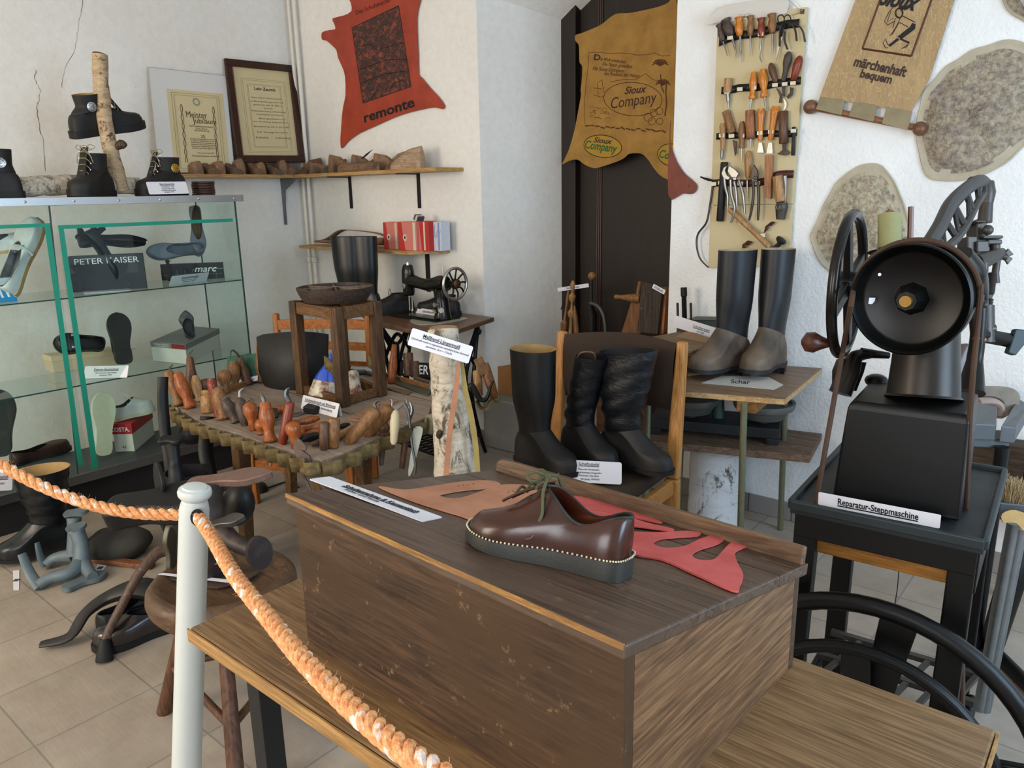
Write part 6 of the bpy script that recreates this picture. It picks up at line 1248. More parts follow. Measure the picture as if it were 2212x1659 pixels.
# ================================================================== small table with riding boots
TZ3 = .72
f0, f1, f2 = P(1480, 845, z=TZ3), P(1695, 862, z=TZ3), P(1775, 795, z=TZ3)
tx = (f1-f0).normalized(); f0 = f1-tx*.62; f3 = f0+(f2-f1)
st3 = thing('side_table', 'small table with chipped laminate top and thin olive metal tube legs', 'table', (f0+f2)/2-V((0, 0, TZ3)))
MB().prism([p-V((0, 0, .022)) for p in (f0, f1, f2, f3)], (0, 0, .022)).build('tabletop', wood('#8b7159', '#6f5744', 'X', 6, .5, .35), st3, smooth=0, bevel=.001)
b = MB()
for a_, b2 in ((f0, f1), (f1, f2)):
    nn_ = (b2-a_).cross(V((0, 0, 1))).normalized()*.002; b.prism([a_+nn_-V((0, 0, .021)), b2+nn_-V((0, 0, .021)), b2+nn_-V((0, 0, .002)), a_+nn_-V((0, 0, .002))], -nn_)
b.build('edge_band', wood('#c8a878', '#a37c4d', 'X', 12, .5, .3), st3, smooth=0)
OLV = metal('#77785f', .4, .2, metallic=.5)
for t_, w_ in ((.16, f1), ):
    pass
for base, top in (((P(1625, 1190, z=0)), P(1607, 880, d=dep(f1)+.05)), (P(1716, 1082, z=0), P(1695, 860, d=dep(f2)-.10))):
    top.z = min(top.z, TZ3-.022); MB().tube([V((top.x+.0+(base.x-top.x)*.25, top.y+(base.y-top.y)*.25, 0)), V((top.x, top.y, TZ3-.022))], .0125, 12).build('leg', OLV, st3)
for p in (f0+(f3-f0)*.2+tx*.08, f3-(f3-f0)*.15+tx*.08): MB().tube([V((p.x, p.y, 0)), p-V((0, 0, .022))], .0125, 12).build('leg', OLV, st3)
MB().bar(P(1612, 878, z=TZ3-.046), P(1612, 878, z=TZ3-.046)+(f2-f1)*.8, .07, .045).build('crossbar', wood('#a9773f', '#84562a', 'X', 9, .8, .3), st3, smooth=0)
# folded newspaper under the boots
o = MB().prism([P(x_, y_, z=TZ3+.0005) for x_, y_ in ((1515, 828), (1672, 842), (1692, 832), (1660, 815), (1560, 812))], (0, 0, .0015)).build('newspaper', plain('#b9b7b0', .8, var=.08, name='newsprint'), smooth=0); tag(o, 'printed paper sheet lying under the riding boots on the small table', 'paper')
lines_on(o, P(1560, 816, z=TZ3+.0022), P(1640, 820, z=TZ3+.0022), P(1545, 830, z=TZ3+.0022), [('Schar', .55, .5, .5, 0, .5)])
RB = leather('#1b1d21', .42, .12, c2='#121316'); RV = leather('#6b5a4a', .5, .25, c2='#3d342c', sc=.6)
def rboot(label, hp_, tp_, H, L, **kw):
    M, _ = standM(V((*hp_, TZ3+.002)), V((*tp_, TZ3+.002)), raise_=.024); return boot('riding_boot', label, M, L=L, H=H, mat=RB, vamp=RV, solem=plain('#26262a', .5, name='sole'), lin=leather('#b8a988', .7), zf=.16, zb=.10, ank=(.30, .25), **kw)
rboot('tall black riding boot with grey brown foot pointing left on the small table', (-1.245, 2.99), (-1.352, 2.735), .475, .30, rx=.076, ry=.060, top=(.084, .064), cx=.080, W=.105)
rboot('tall black riding boot with worn brown foot pointing to the camera', (-1.150, 3.10), (-1.180, 2.84), .475, .28, rx=.066, ry=.060, top=(.072, .064), cx=.07, W=.11)
# wooden drawer box behind
wb = [P(1470, 752, z=.80), P(1560, 748, z=.80)]
bxd = 2.95
q0, q1, q2, q3 = P(1390, 730, z=.83), P(1488, 757, z=.83), P(1562, 745, z=.83), P(1490, 712, z=.83)
WBX = wood('#a8763f', '#855727', 'X', 6, .5, .35); WBT = wood('#8d7152', '#6f553a', 'X', 6, .6, .35)
wbx = thing('wooden_case', 'wooden sewing machine case behind the padded chair and riding boots', 'box', P(1520, 780, z=TZ3))
MB().prism([V((p.x, p.y, TZ3+.001)) for p in (q0, q1, q2, q3)], (0, 0, .83-TZ3-.018)).build('body', WBX, wbx, smooth=0, bevel=.002)
MB().prism([V((p.x, p.y, .83-.016)) for p in (q0, q1, q2, q3)], (0, 0, .016)).build('lid', WBT, wbx, smooth=0, bevel=.003)
MB().prism([P(1460, 728, z=.8305), P(1535, 743, z=.8305), P(1552, 737, z=.8305), P(1485, 716, z=.8305)], (0, 0, .003)).build('cardboard_sheet', plain('#9d7d5c', .8, name='cardboard2'), wbx, smooth=0)
# shoe press
pr = thing('shoe_press', 'black iron screw press with two guide rods behind the wooden case', 'press', P(1478, 720, y=3.15))
y_ = 3.15
MB().prism([P(1458, 768, y=y_), P(1462, 690, y=y_), P(1560, 692, y=y_), P(1560, 768, y=y_)], (0, .04, 0)).build('frame', plain('#2c3a36', .5, name='press_green'), pr, smooth=0, bevel=.004)
b = MB(); a_, b2 = P(1479, 700, y=y_), P(1477, 621, y=y_); b.lathe(a_, b2, [(i/60, .0125 if i % 2 else .010) for i in range(46)]+[(.77, .014), (.78, .0145), (1, .0145)], 14); b.build('screw_spindle', IRND, pr, smooth=0)
for px_ in (1464.5, 1493): MB().lathe(P(px_, 700, y=y_), P(px_-1, 654, y=y_), [(0, .0055), (.97, .0055), (1, .003)], 10).build('guide_rod', IRND, pr)
MB().bar(P(1500, 687, y=y_), P(1566, 688, y=y_), .03, .012).build('top_plate', metal('#5d615c', .5), pr, smooth=0)
card('press_sign', 'white card reading Schuhpresse leaning at the shoe press', P(1458, 681, y=3.11), P(1556, 711, y=3.145), P(1457, 706, y=3.11), [('Schuhpresse', .25, .62, .40, 1, .36), ('mit Agit', .16, .62, .74, 0, .16)])
# cast iron scale base on the plank, birch stump
PZ = .435
pk_ = [P(1360, 948, z=PZ), P(1750, 985, z=PZ), P(1782, 932, z=PZ), P(1430, 895, z=PZ)]
pk_[2].y = min(pk_[2].y, 3.23); pk_[3].y = min(pk_[3].y, 3.2)
o = MB().prism([p-V((0, 0, .03)) for p in pk_], (0, 0, .03)).build('shelf_plank', wood('#7d6450', '#5f4a3a', 'X', 6, .7, .4, wear='#a89a8a'), smooth=0, bevel=.002, loc=(-1.3, 3.0, PZ-.03)); tag(o, 'rough dusty plank lying on the birch stump under the small table', 'plank')
t = NT('stump_bark'); n = t.noise(t.map((4, 4, 30)), 1.3, 7, .7, .3); n2 = t.noise(t.map((5, 5, 3), loc=(2, 0, 0)), 1.2, 9, .8, 1.5)
t.col(t.mix(t.ramp(n2, [(.55, '#000000'), (.62, '#ffffff')]), t.ramp(n, [(.28, '#a7a7a6'), (.40, '#d7d9dc'), (.7, '#e6e8ec')]), '#5c4f42')); t.b.inputs['Roughness'].default_value = .8; t.bump(n2, .7, .01)
sc_ = V((-1.385, 3.06, 0)); o = MB(); trunk(o, [sc_, sc_+V((0, 0, .13)), sc_+V((0, 0, .27)), sc_+V((0, 0, PZ-.032))], [.122, .120, .118, .120], 8, 28, .03); o = o.build('birch_stump', t.m, smooth=60); tag(o, 'white birch stump standing on the floor below the small table', 'tree stump')
ex2 = (pk_[1]-pk_[0]).normalized(); ey2 = V((-ex2.y, ex2.x, 0))
sb0 = P(1402, 937, z=PZ+.002); sb0.z = PZ+.001
CAST = metal('#222426', .6, .3, metallic=.3, sc=20)
sca = thing('platform_scale', 'dusty black cast iron twin pan scale standing on the plank', 'scale', sb0+ex2*.25+ey2*.1)
SWi, SDe = (P(1680, 968, z=PZ)-P(1402, 937, z=PZ)).length, .22
b = MB(); b.prism([sb0+V((0, 0, .025)), sb0+ex2*SWi+V((0, 0, .025)), sb0+ex2*SWi+ey2*SDe+V((0, 0, .025)), sb0+ey2*SDe+V((0, 0, .025))], (0, 0, .045))
for u, v in ((0, 0), (SWi-.05, 0), (0, SDe-.04), (SWi-.05, SDe-.04)): b.prism([sb0+ex2*(u+x_)+ey2*(v+w_) for x_, w_ in ((0, 0), (.05, 0), (.05, .04), (0, .04))], (0, 0, .026))
b.build('base', CAST, sca, smooth=0, bevel=.004)
PANM = metal('#6c6e6b', .5, .25, metallic=.5, sc=25)
for u, lab_ in ((.16, 0), (SWi-.07, 1)):
    c_ = sb0+ex2*u+ey2*.09+V((0, 0, .085)); b = MB(); b.lathe(c_, c_+V((0, 0, .075)), [(0, .03), (.1, .085), (.55, .105), (.62, .118), (.8, .125), (1, .125), (1, .112), (.85, .108), (.6, .05), (.6, .0001)], 32, cap=False); b.build('pan', PANM, sca, smooth=35)
    MB().lathe(c_-V((0, 0, .016)), c_+V((0, 0, .01)), [(0, .03), (1, .022)], 14).build('pan_support', CAST, sca)
MB().tube([sb0+ex2*(SWi*.52)+ey2*.11+V((0, 0, .07)), sb0+ex2*(SWi*.52)+ey2*.11+V((0, 0, .17))], [.028, .02], 14).build('pillar', metal('#39504c', .5, .2, metallic=.3), sca)
o = MB().prism([P(1375, 965, d=3.1), P(1396, 1000, d=3.1), P(1401, 998, d=3.1), P(1382, 962, d=3.1)], cF*.001).build('price_tag', plain('#a3a2a4', .7, name='tag'), smooth=0); tag(o, 'small grey paper tag behind the toe of the creased boot', 'tag')
# dark box below plank behind chair
o = MB().box(((P(1360, 900, y=3.1).x), 3.12, .30+.12), (.28, .2, .22)).build('dark_crate', wood('#5b3419', '#3b2110', 'X', 6, .6, .3), smooth=0, bevel=.003); tag(o, 'dark reddish wooden crate behind the padded chair back', 'crate')
# cardboard boxes on the niche step
for lb, x0, y0, x1, y1, d_ in (('brown cardboard box on the niche step, partly behind the tall smooth boot', 1062, 878, 1125, 790, 3.30),):
    a_, b2 = P(x0, y0, y=3.32), P(x1, y0, y=3.32); zt_ = P(x0, y1, y=3.32).z; boxthing('cardboard_box', lb, V((a_.x, 3.32, .301)), V((b2.x+.05, 3.32, .301)), (0, .18, 0), zt_-.30, plain('#a2713f', .7, name='cardboard3'))
# ================================================================== things standing in the door niche
NC = wood('#7a5639', '#573a24', 'Z', 7, .6, .4)
yN = 3.50
def NP(x_, y_, yy=yN): return P(x_, y_, y=yy)
MB_ = MB
nz = .67
nb = thing('niche_shelf', 'dark low cupboard in the door niche holding the old boot tools', 'cupboard', (-2.05, 3.6, .3))
MB().box((-2.06, 3.56, (.30+nz)/2), (.86, .2, nz-.302)).build('body', wood('#3b2a1e', '#281b13', 'Z', 6, .6, .3), nb, smooth=0, bevel=.003)
xr = lambda px_, yy=yN: P(px_, 700, y=yy).x
o = thing('boot_jack', 'upright dark iron lever with wooden ball knob in the door niche', 'tool', (xr(1278), yN, nz))
MB().tube([V((xr(1278), yN, nz)), NP(1277, 600)], .009, 10).build('lever', IRND, o); MB().ball(NP(1279, 596), S(9, dep(NP(1279, 596))), 14).build('knob', HW['tan'], o)
q = cat([NP(1275, 655), NP(1290, 660), NP(1303, 680), NP(1308, 712), V((NP(1308, 712).x, yN, nz))], 6); MB().tube(q, [.014, .013, .012], 10).build('curved_arm', metal('#55534f', .5), o)
b = MB()
b.tube([V((xr(1283), yN, nz)), NP(1282, 680), NP(1276, 660)], [.03, .03, .016], 10, sq=.5); b.build('cast_body', IRND, o)
t_ = thing('boot_tree', 'wooden spindle tool with bulbs at the left of the door niche', 'tool', (xr(1230), yN, nz))
b = MB(); 
a_ = V((xr(1232), yN, nz)); b.lathe(a_, NP(1238, 606), [(0, .012), (.3, .008), (.36, .02), (.42, .022), (.48, .008), (.6, .006), (.66, .018), (.72, .02), (.78, .007), (.86, .012), (.93, .016), (1, .006)], 14); b.build('turned_spindle', HW['pale'], t_)
a_ = V((xr(1216), yN, nz)); MB().lathe(a_, NP(1228, 628), [(0, .014), (.12, .018), (.25, .022), (.33, .008), (.6, .006), (.8, .01), (1, .006)], 14).build('turned_spindle', HW['tan'], t_)
MB().tube([NP(1212, 668), NP(1222, 640)], .003, 6).build('wire_hook', IRND, t_)
a_ = V((xr(1246), yN, nz)); MB().lathe(a_, NP(1241, 660), [(0, .016), (.6, .014), (1, .004)], 12).build('wooden_cone', HW['tan'], t_)
card('boot_label', 'narrow white label held by the spindle tool in the door niche', NP(1204, 622, 3.5), NP(1271, 612, 3.5), NP(1205, 630, 3.5), [('Stiefelspanner', .7, .5, .5, 0, .42)])
w_ = thing('boot_board', 'tall dark weathered wooden board before pale boot trees in the niche', 'board', (xr(1400), yN-.02, nz))
MB().prism([NP(1376, 718, yN-.03), NP(1420, 722, yN-.03), NP(1430, 625, yN-.03), NP(1400, 610, yN-.03), NP(1386, 610, yN-.03)], (0, .03, 0)).build('board', wood('#4b3e36', '#342a24', 'Z', 5, .8, .5, wear='#6d5d50'), w_, smooth=0, bevel=.003)
o = thing('wooden_boot_tree', 'reddish wooden boot leg form behind the dark weathered board', 'boot tree', (xr(1360), yN+.03, nz))
MB().prism([NP(1340, 722, yN+.02), NP(1385, 722, yN+.02), NP(1385, 655, yN+.02), NP(1362, 652, yN+.02)], (0, .05, 0)).build('leg_form', wood('#8a5c38', '#6b4226', 'Z', 6, .5, .4), o, smooth=0, bevel=.008)
MB().lathe(NP(1328, 641), NP(1384, 645), [(0, .010), (.06, .014), (.2, .011), (.5, .018), (.7, .024), (1, .022)], 14).build('turned_handle', HW['tan'], o); MB().lathe(NP(1377, 640), NP(1383, 608), [(0, .010), (1, .010)], 10).build('peg', HW['tan'], o)
o = MB().prism([NP(1421, 722, yN+.0), NP(1433, 722, yN), NP(1440, 623, yN), NP(1428, 620, yN)], (0, .05, 0)).build('wooden_boot_tree', wood('#b0743e', '#8a5127', 'Z', 6, .5, .4, dark='#7b3a1e'), smooth=0, bevel=.004); tag(o, 'orange brown wooden form at the right edge of the door niche', 'boot tree')
card('board_label', 'small white label on the slanting top of the dark weathered board', NP(1412, 613, yN-.04), NP(1438, 627, yN-.04), NP(1414, 623, yN-.04), [('Walkholz', .6, .5, .5, 0, .7)])
# ================================================================== hide hung before the door
SH = leather('#a37c3c', .8, .06, c2='#8f6a30'); yH = 3.70
hd = [(1452, -30), (1448, 0), (1430, 12), (1400, 20), (1360, 28), (1335, 29), (1320, 36), (1300, 52), (1280, 62), (1255, 72), (1243, 76), (1243, 88), (1250, 97), (1251, 115), (1252, 135), (1258, 145), (1256, 180), (1254, 195), (1255, 205), (1247, 250), (1240, 285), (1228, 325), (1216, 350), (1215, 355), (1230, 347), (1248, 345), (1262, 355), (1282, 363), (1300, 360), (1335, 348), (1350, 340), (1360, 332), (1385, 332), (1400, 345), (1410, 360), (1425, 378), (1443, 388), (1470, 395), (1475, 100)]
def HP(x_, y_, o_=0.0): return P(x_, y_, y=yH-o_)
sh_ = thing('tan_hide', 'large tan suede hide with printed palm picture and lettering hanging before the dark door', 'hide', HP(1340, 390))
pts = cat([HP(*p) for p in hd], 3, True); MB().prism(pts, (0, .004, 0)).build('hide', SH, sh_, smooth=0)
BI = plain('#3d1f1c', .7, name='print_brown'); GI = plain('#1e5a2e', .7, name='print_green'); YI = plain('#a3812a', .7, name='print_ochre')
def htext(s_, x0, y0, x1, y1, h_, m_=BI, wf=1.0, **kw): lines_on(sh_, HP(x0, y0-h_/2, .0008), HP(x1, y1-h_/2, .0008), HP(x0, y0+h_/2, .0008), [(s_, .75, .5, .5, 0, wf, m_, kw)], lift=.0006, name='printed_text')
htext('D', 1284, 124, 1298, 125, 17, bold=.03); htext('ie Welt entdecken.', 1298, 127, 1354, 134, 11, shear=.25); htext('Die Natur genießen.', 1302, 138, 1367, 144, 11, shear=.25); htext('Mit Sioux Company.', 1281, 148, 1350, 153, 11, shear=.25); htext('Ein Produkt der Natur.', 1306, 159, 1383, 164, 11, shear=.25)
htext('Sioux', 1347, 197, 1395, 192, 22, shear=.35, bold=.02); htext('Company', 1317, 225, 1416, 210, 34, shear=.2); htext('Sioux', 1281, 302, 1322, 306, 16, shear=.35, bold=.02); htext('Company', 1264, 312, 1333, 322, 24, GI, shear=.2, bold=.02); htext('Com', 1426, 332, 1462, 340, 24, GI, shear=.2, bold=.02)
def ell(cx_, cy_, rx_, ry_, tilt, rad=.0014, m_=BI, fill=None):
    q = [HP(cx_+rx_*math.cos(a)*math.cos(tilt)-ry_*math.sin(a)*math.sin(tilt), cy_+rx_*math.cos(a)*math.sin(tilt)+ry_*math.sin(a)*math.cos(tilt), .0012) for a in [k*2*PI/40 for k in range(40)]]
    if fill: MB().prism([p+V((0, .0009, 0)) for p in q], (0, -.0003, 0)).build('printed_oval', fill, sh_, smooth=0)
    b = MB(); b.tube(q, rad, 4, closed=True); b.build('printed_outline', m_, sh_, smooth=0)
ell(1367, 214, 63, 36, .06); ell(1302, 316, 41, 24, .12, .002, BI, YI); ell(1452, 335, 32, 24, .2, .002, BI, YI)
b = MB()
def ln(*pts_, r_=.0013): b.tube([HP(x_, y_, .001) for x_, y_ in pts_], r_, 4)
ln((1272, 113), (1300, 113), (1318, 116), (1340, 114), (1362, 116), (1376, 119), (1400, 118), (1412, 114), (1430, 121), (1448, 120)); ln((1272, 113), (1270, 145), (1264, 200), (1262, 240), (1264, 268))
ln((1318, 177), (1345, 172), (1372, 172), (1395, 159), (1410, 172), (1430, 176)); ln((1440, 175), (1438, 200), (1440, 225), (1436, 250), r_=.004); ln((1427, 160), (1428, 185), (1434, 200), r_=.003)
for k in range(9):
    a = -2.9+k*.33; 
    for cx_, cy_, R_ in ((1426, 142, 18), (1432, 184, 16)): ln((cx_, cy_), (cx_+R_*.6*math.cos(a), cy_+R_*.6*math.sin(a)-3), (cx_+R_*math.cos(a), cy_+R_*math.sin(a)+3), r_=.0028)
for k in range(16): x_ = 1264+k*11; ln((x_, 272+.9*k*.8+random.uniform(-3, 2)), (x_+9, 272+k*.8+random.uniform(-2, 3)), r_=.0035)
for k in range(14): x_ = 1268+random.uniform(0, 40); y0 = 225+random.uniform(0, 30); ln((x_, y0), (x_+random.uniform(4, 10), y0-random.uniform(-4, 6)), (x_+12, y0+2), r_=.001)
for cx_, cy_, rr in ((1400, 253, 9), (1412, 244, 8), (1424, 240, 8), (1425, 262, 7), (1408, 262, 8)): ln(*[(cx_+rr*math.cos(a*PI/6), cy_+rr*math.sin(a*PI/6)) for a in range(13)])
ln((1282, 205), (1300, 210), (1306, 205)); ln((1292, 205), (1290, 180), (1300, 172), (1304, 200)); ln((1282, 190), (1300, 192))
b.build('printed_scene', plain('#5e3a24', .7, name='print_fade'), sh_, smooth=0)
# dark red leather foot shape on the wall edge
q = [P(x_, y_, y=YB-.008) for x_, y_ in ((1443, 262), (1447, 300), (1455, 330), (1466, 355), (1480, 375), (1495, 388), (1506, 400), (1504, 412), (1494, 419), (1475, 418), (1443, 421))]
q = [V((max(p.x, NX1-.012), p.y, p.z)) for p in q]
o = MB().prism(cat(q, 3, True), (0, -.004, 0)).build('red_leather_piece', leather('#74301f', .5, .15), smooth=0); tag(o, 'small dark red leather hide tip nailed at the edge of the door niche', 'hide')
MB().ball(P(1487, 401, y=YB-.014), .005, 8).build('nail', STEEL, o)
# ================================================================== tool board on the right wall
yT = YB-.022
def TP(x_, y_, o_=0.0): return P(x_, y_, y=yT-o_)
BDM = plain('#bfb08a', .6, var=.06, sc=5, name='cream_board')
tb = thing('tool_board', 'tall cream board on the white wall carrying rows of shoemaker tools in leather loops', 'board', TP(1625, 578))
for a_ in ([(1550, 42), (1743, 15), (1712, 440), (1535, 443)], [(1535, 444), (1711.5, 441), (1705, 574), (1530, 578)]):
    MB().prism([TP(*p) for p in a_[::-1]], (0, .018, 0)).build('panel', BDM, tb, smooth=0, bevel=.001)
b = MB(); b.tube([TP(1728, 28, .001), TP(1722, 16, .004), TP(1690, -14, .002), TP(1680, -40, 0)], .0015, 6); b.tube([TP(1728, 28, .001), TP(1712, 33, .004), TP(1735, 20, .003), TP(1727, 30, .004)], .0012, 5); b.build('hanging_string', plain('#b9a67f', .8, name='string'), tb)
MB().prism([TP(1728, 20, .001), TP(1738, 20, .001), TP(1737, 30, .001), TP(1727, 30, .001)], (0, -.001, 0)).build('hook', IRN, tb, smooth=0)
# curled paper behind the top
pg = [(1521, 52), (1548, 17), (1600, 5), (1660, -4), (1698, -10), (1700, 28), (1640, 38), (1580, 46), (1545, 50)]
o = MB().prism(cat([TP(x_, y_, .003+.02*max(0, (1560-x_)/40)) for x_, y_ in pg], 2, True), (0, -.0008, 0)).build('paper_sheet', plain('#c9c4bd', .6, var=.02, name='greyish_paper'), smooth=0); tag(o, 'curled paper sheet pinned over the top of the tool board', 'paper')
lines_on(o, TP(1583, 28, .004), TP(1622, 24, .004), TP(1584, 40, .004), [('zu Lochreisen', .5, .5, .3, 0, 1.0), ('alte', .5, .7, .85, 0, .3)])
BELT, BELTB = leather('#17120f', .5, .1), leather('#4a1f17', .45, .15)
def belt(pts, hpx, m, lumps=()):
    q = cat([TP(x_, y_, .006) for x_, y_ in pts], 8); h_ = S(hpx, dep(q[0]))/2; n_ = len(q)
    b = MB(); b.loft([[p-V((0, 0, h_))+V((0, -.006*abs(math.sin(i*.55)), 0)) for i, p in enumerate(q)], [p+V((0, 0, h_))+V((0, -.006*abs(math.sin(i*.55)), 0)) for i, p in enumerate(q)]], closed=False, cap=(False, False)); b.build('leather_belt', m, tb, smooth=60, solid=.002)
belt([(1553, 92), (1578, 82), (1600, 76), (1620, 74), (1650, 68), (1690, 55), (1727, 50)], 16, BELT)
belt([(1558, 196), (1580, 194), (1600, 190), (1640, 188), (1680, 180), (1730, 174)], 15, BELT)
belt([(1547, 295), (1580, 293), (1620, 292), (1660, 288), (1700, 290), (1722, 286)], 13, BELT)
belt([(1538, 396), (1570, 394), (1605, 396), (1650, 392), (1680, 378), (1714, 376)], 15, BELTB)
STK = plain('#cfc9b0', .6, var=.03, name='sticker')
def sticker(x_, y_): MB().prism([TP(x_-6, y_+4, .026), TP(x_+6, y_+3, .026), TP(x_+6, y_-5, .026), TP(x_-6, y_-4, .026)], (0, -.0004, 0)).build('number_sticker', STK, tb, smooth=0, bevel=.0003)
for s_ in ((1577, 82), (1643, 74), (1570, 199), (1598, 193), (1628, 190), (1674, 184), (1695, 182), (1713, 180), (1559, 293), (1580, 294), (1602, 294), (1621, 292), (1641, 288), (1665, 285), (1689, 288), (1714, 283), (1541, 398), (1557, 395), (1599, 397), (1636, 396), (1658, 380), (1691, 386), (1647, 509), (1600, 545)): sticker(*s_)
grp = 'tools held in the loops of the board'
def bt_(label, base, top, r, prof, m, shank=None, blade=None, name='shoemaker_tool', o_=.016, bm=None, rs=.28):
    A, Bt = TP(*base, o_), TP(*top, o_); R_ = S(r, dep(A)); o = MB().lathe(A, Bt, [(t_, R_*k) for t_, k in PF[prof]], 14).build(name, HW[m] if isinstance(m, str) else m, smooth=50); tag(o, label, 'tool', None)
    if shank:
        rr = [R_*rs*k for k in ((1, .9, .6, .3) if len(shank) > 2 else (1, .5))]; MB().tube(cat([TP(x_, y_, o_) for x_, y_ in shank], 5), rr, 8).build('shank', bm or STEEL, o)
    if blade: MB().prism([TP(x_, y_, o_) for x_, y_ in blade], (0, .003, 0)).build('blade', bm or IRN, o, smooth=0, bevel=.0006)
    return o
PF['awl'] = [(0, .45), (.04, .6), (.15, .75), (.4, 1), (.6, .8), (.8, .62), (.9, .9), (.97, .95), (1, .6)]
bt_('dark awl leaning at the left end of the top row', (1562, 88), (1553, 52), 8, 'awl', 'gry', [(1562, 90), (1566, 102), (1571, 121)])
bt_('dark brown awl, second in the top row, crossing the first', (1580, 78), (1567, 42), 12, 'awl', 'gry', [(1581, 80), (1587, 100), (1591, 124)])
bt_('light orange awl handle in the top row of the board', (1598, 78), (1596, 36), 10, 'awl', 'yel', [(1599, 78), (1599, 105), (1601, 120), (1600, 134)])
bt_('slim brown awl in the middle of the top row', (1621, 78), (1621, 33), 8, 'awl', 'tan', [(1621, 78), (1621, 100), (1619, 121)])
bt_('dark red awl with hooked needle in the top row', (1645, 82), (1644, 38), 9, 'awl', 'red', [(1644, 82), (1643, 100), (1641, 122), (1646, 135)])
bt_('tan awl with flared cap, last handle before the scissors', (1669, 72), (1667, 29), 10, 'awl', 'tan', [(1669, 74), (1669, 100), (1669, 118)])
sc = thing('scissors', 'black handled scissors hanging at the right of the top row', 'scissors', TP(1680, 130, .02))
b = MB(); 
for cx_ in (1687, 1701): b.tube([TP(cx_+7*math.cos(k*PI/8), 41+9*math.sin(k*PI/8), .02) for k in range(16)], .0022, 6, closed=True)
b.tube([TP(1689, 50, .02), TP(1690, 62, .02), TP(1686, 80, .02)], .003, 6); b.tube([TP(1699, 50, .02), TP(1692, 62, .02), TP(1688, 80, .02)], .003, 6); b.build('bows', IRND, sc)
MB().prism([TP(1683, 75, .02), TP(1691, 78, .02), TP(1676, 130, .02)], (0, .003, 0)).build('blade', STEEL, sc, smooth=0)
for i, (lb, q_) in enumerate((('wide curved iron horseshoe shaped tool right of the scissors', [(1684, 100), (1686, 62), (1700, 50), (1716, 60), (1721, 88)]), ('curved leather covered iron hook hanging above the scissor tip', [(1695, 68), (1695, 88), (1701, 106)]), ('curved dark iron with bright rivets at the right end of the top row', [(1717, 54), (1728, 58), (1735, 70), (1739, 90)]))):
    o = MB().tube(cat([TP(x_, y_, .022+.004*i) for x_, y_ in q_], 6), .008, 8, sq=.4).build('curved_iron', IRN if i != 1 else metal('#5b5148', .5)); tag(o, lb, 'tool')
bt_('short tan wooden grip with drill tip at the left of the second row', (1571, 200), (1574, 169), 9, 'cyl', 'pale', [(1572, 200), (1573, 215), (1573, 224), (1573, 236)], rs=.55)
bt_('left of two glossy orange handles in the second row', (1625, 214), (1629, 155), 9, 'waist', 'yel', [(1623, 213), (1621, 234)], rs=.35)
bt_('right of two glossy orange handles in the second row', (1651, 210), (1648, 149), 10, 'waist', 'yel', [(1652, 209), (1653, 225), (1655, 240)], rs=.3)
bt_('dark brown handle with curved knife, leaning in the second row', (1676, 178), (1664, 136), 8, 'egg', 'brn', None, [(1676, 190), (1681, 192), (1690, 205), (1688, 222), (1682, 222), (1684, 208)])
bt_('grey brown long handle in the second row, its blade crossing another', (1692, 175), (1705, 111), 9, 'ball', 'gry', None, [(1688, 185), (1696, 185), (1695, 198), (1696, 209), (1690, 206)])
bt_('reddish brown leaning handle at the right end of the second row', (1713, 175), (1729, 120), 10, 'egg', 'red', None, [(1706, 188), (1714, 190), (1712, 205), (1702, 214), (1698, 209), (1706, 200)])
o = MB().prism(cat([TP(x_, y_, .01) for x_, y_ in ((1692, 212), (1699, 222), (1698, 232), (1692, 239), (1695, 228))], 3, True), (0, .002, 0)).build('hook_knife', STEEL, smooth=0); tag(o, 'small hooked bright blade above the third row', 'blade')
bt_('light handle with iron fork at the left end of the third row', (1561, 325), (1562, 266), 8, 'flare', 'pale', [(1560, 325), (1559, 345)], rs=.6)
bt_('tan worn handle leaning left, second in the third row', (1582, 288), (1568, 240), 9, 'cyl', 'tan', None, [(1582, 302), (1590, 305), (1591, 330), (1587, 338), (1585, 320)])
bt_('short tan handle with thin awl, third in the third row', (1602, 320), (1603, 262), 8, 'peg', 'tan', [(1602, 320), (1602, 349)])
bt_('mottled cork like handle with dark cap in the third row', (1622, 300), (1620, 238), 10, 'cyl', wood('#a9714a', '#7b4c2d', 'Z', 18, .6, .2, dark='#5a321c'), [(1622, 300), (1622, 318)])
bt_('orange flared handle with broad chisel blade, left of two', (1642, 304), (1644, 235), 9, 'flare', 'yel', None, [(1639, 308), (1646, 308), (1650, 330), (1635, 330)], bm=STEEL)
bt_('orange flared handle with broad chisel blade, right of two', (1664, 303), (1676, 229), 10, 'flare', 'yel', None, [(1660, 308), (1668, 308), (1669, 332), (1655, 332)], bm=STEEL)
bt_('thick brown handle with dark half moon blade in the third row', (1693, 310), (1692, 240), 10, 'cyl', 'brn', None, [(1689, 310), (1698, 310), (1697, 322), (1707, 330), (1696, 336), (1678, 333), (1690, 324)])
bt_('thin steel rod with leather loop at the right end of the third row', (1713, 336), (1715, 274), 4, 'cyl', IRND)
bt_('worn handle above the steel pincers in the fourth row', (1616, 386), (1617, 325), 9, 'egg', 'pale', [(1614, 390), (1614, 424)], rs=.3)
fl = bt_('long dark flat file at the left of the fourth row', (1555, 478), (1565, 350), 8, 'cyl', IRND)
o = MB().prism([TP(1655, 335, .014), TP(1672, 335, .014), TP(1668, 430, .014), TP(1654, 424, .014)][::-1], (0, -.018, 0)).build('wooden_block', wood('#b07b55', '#8c5c3b', 'Z', 8, .6, .3), smooth=0, bevel=.002); tag(o, 'reddish wooden slat tool in the fourth row', 'tool')
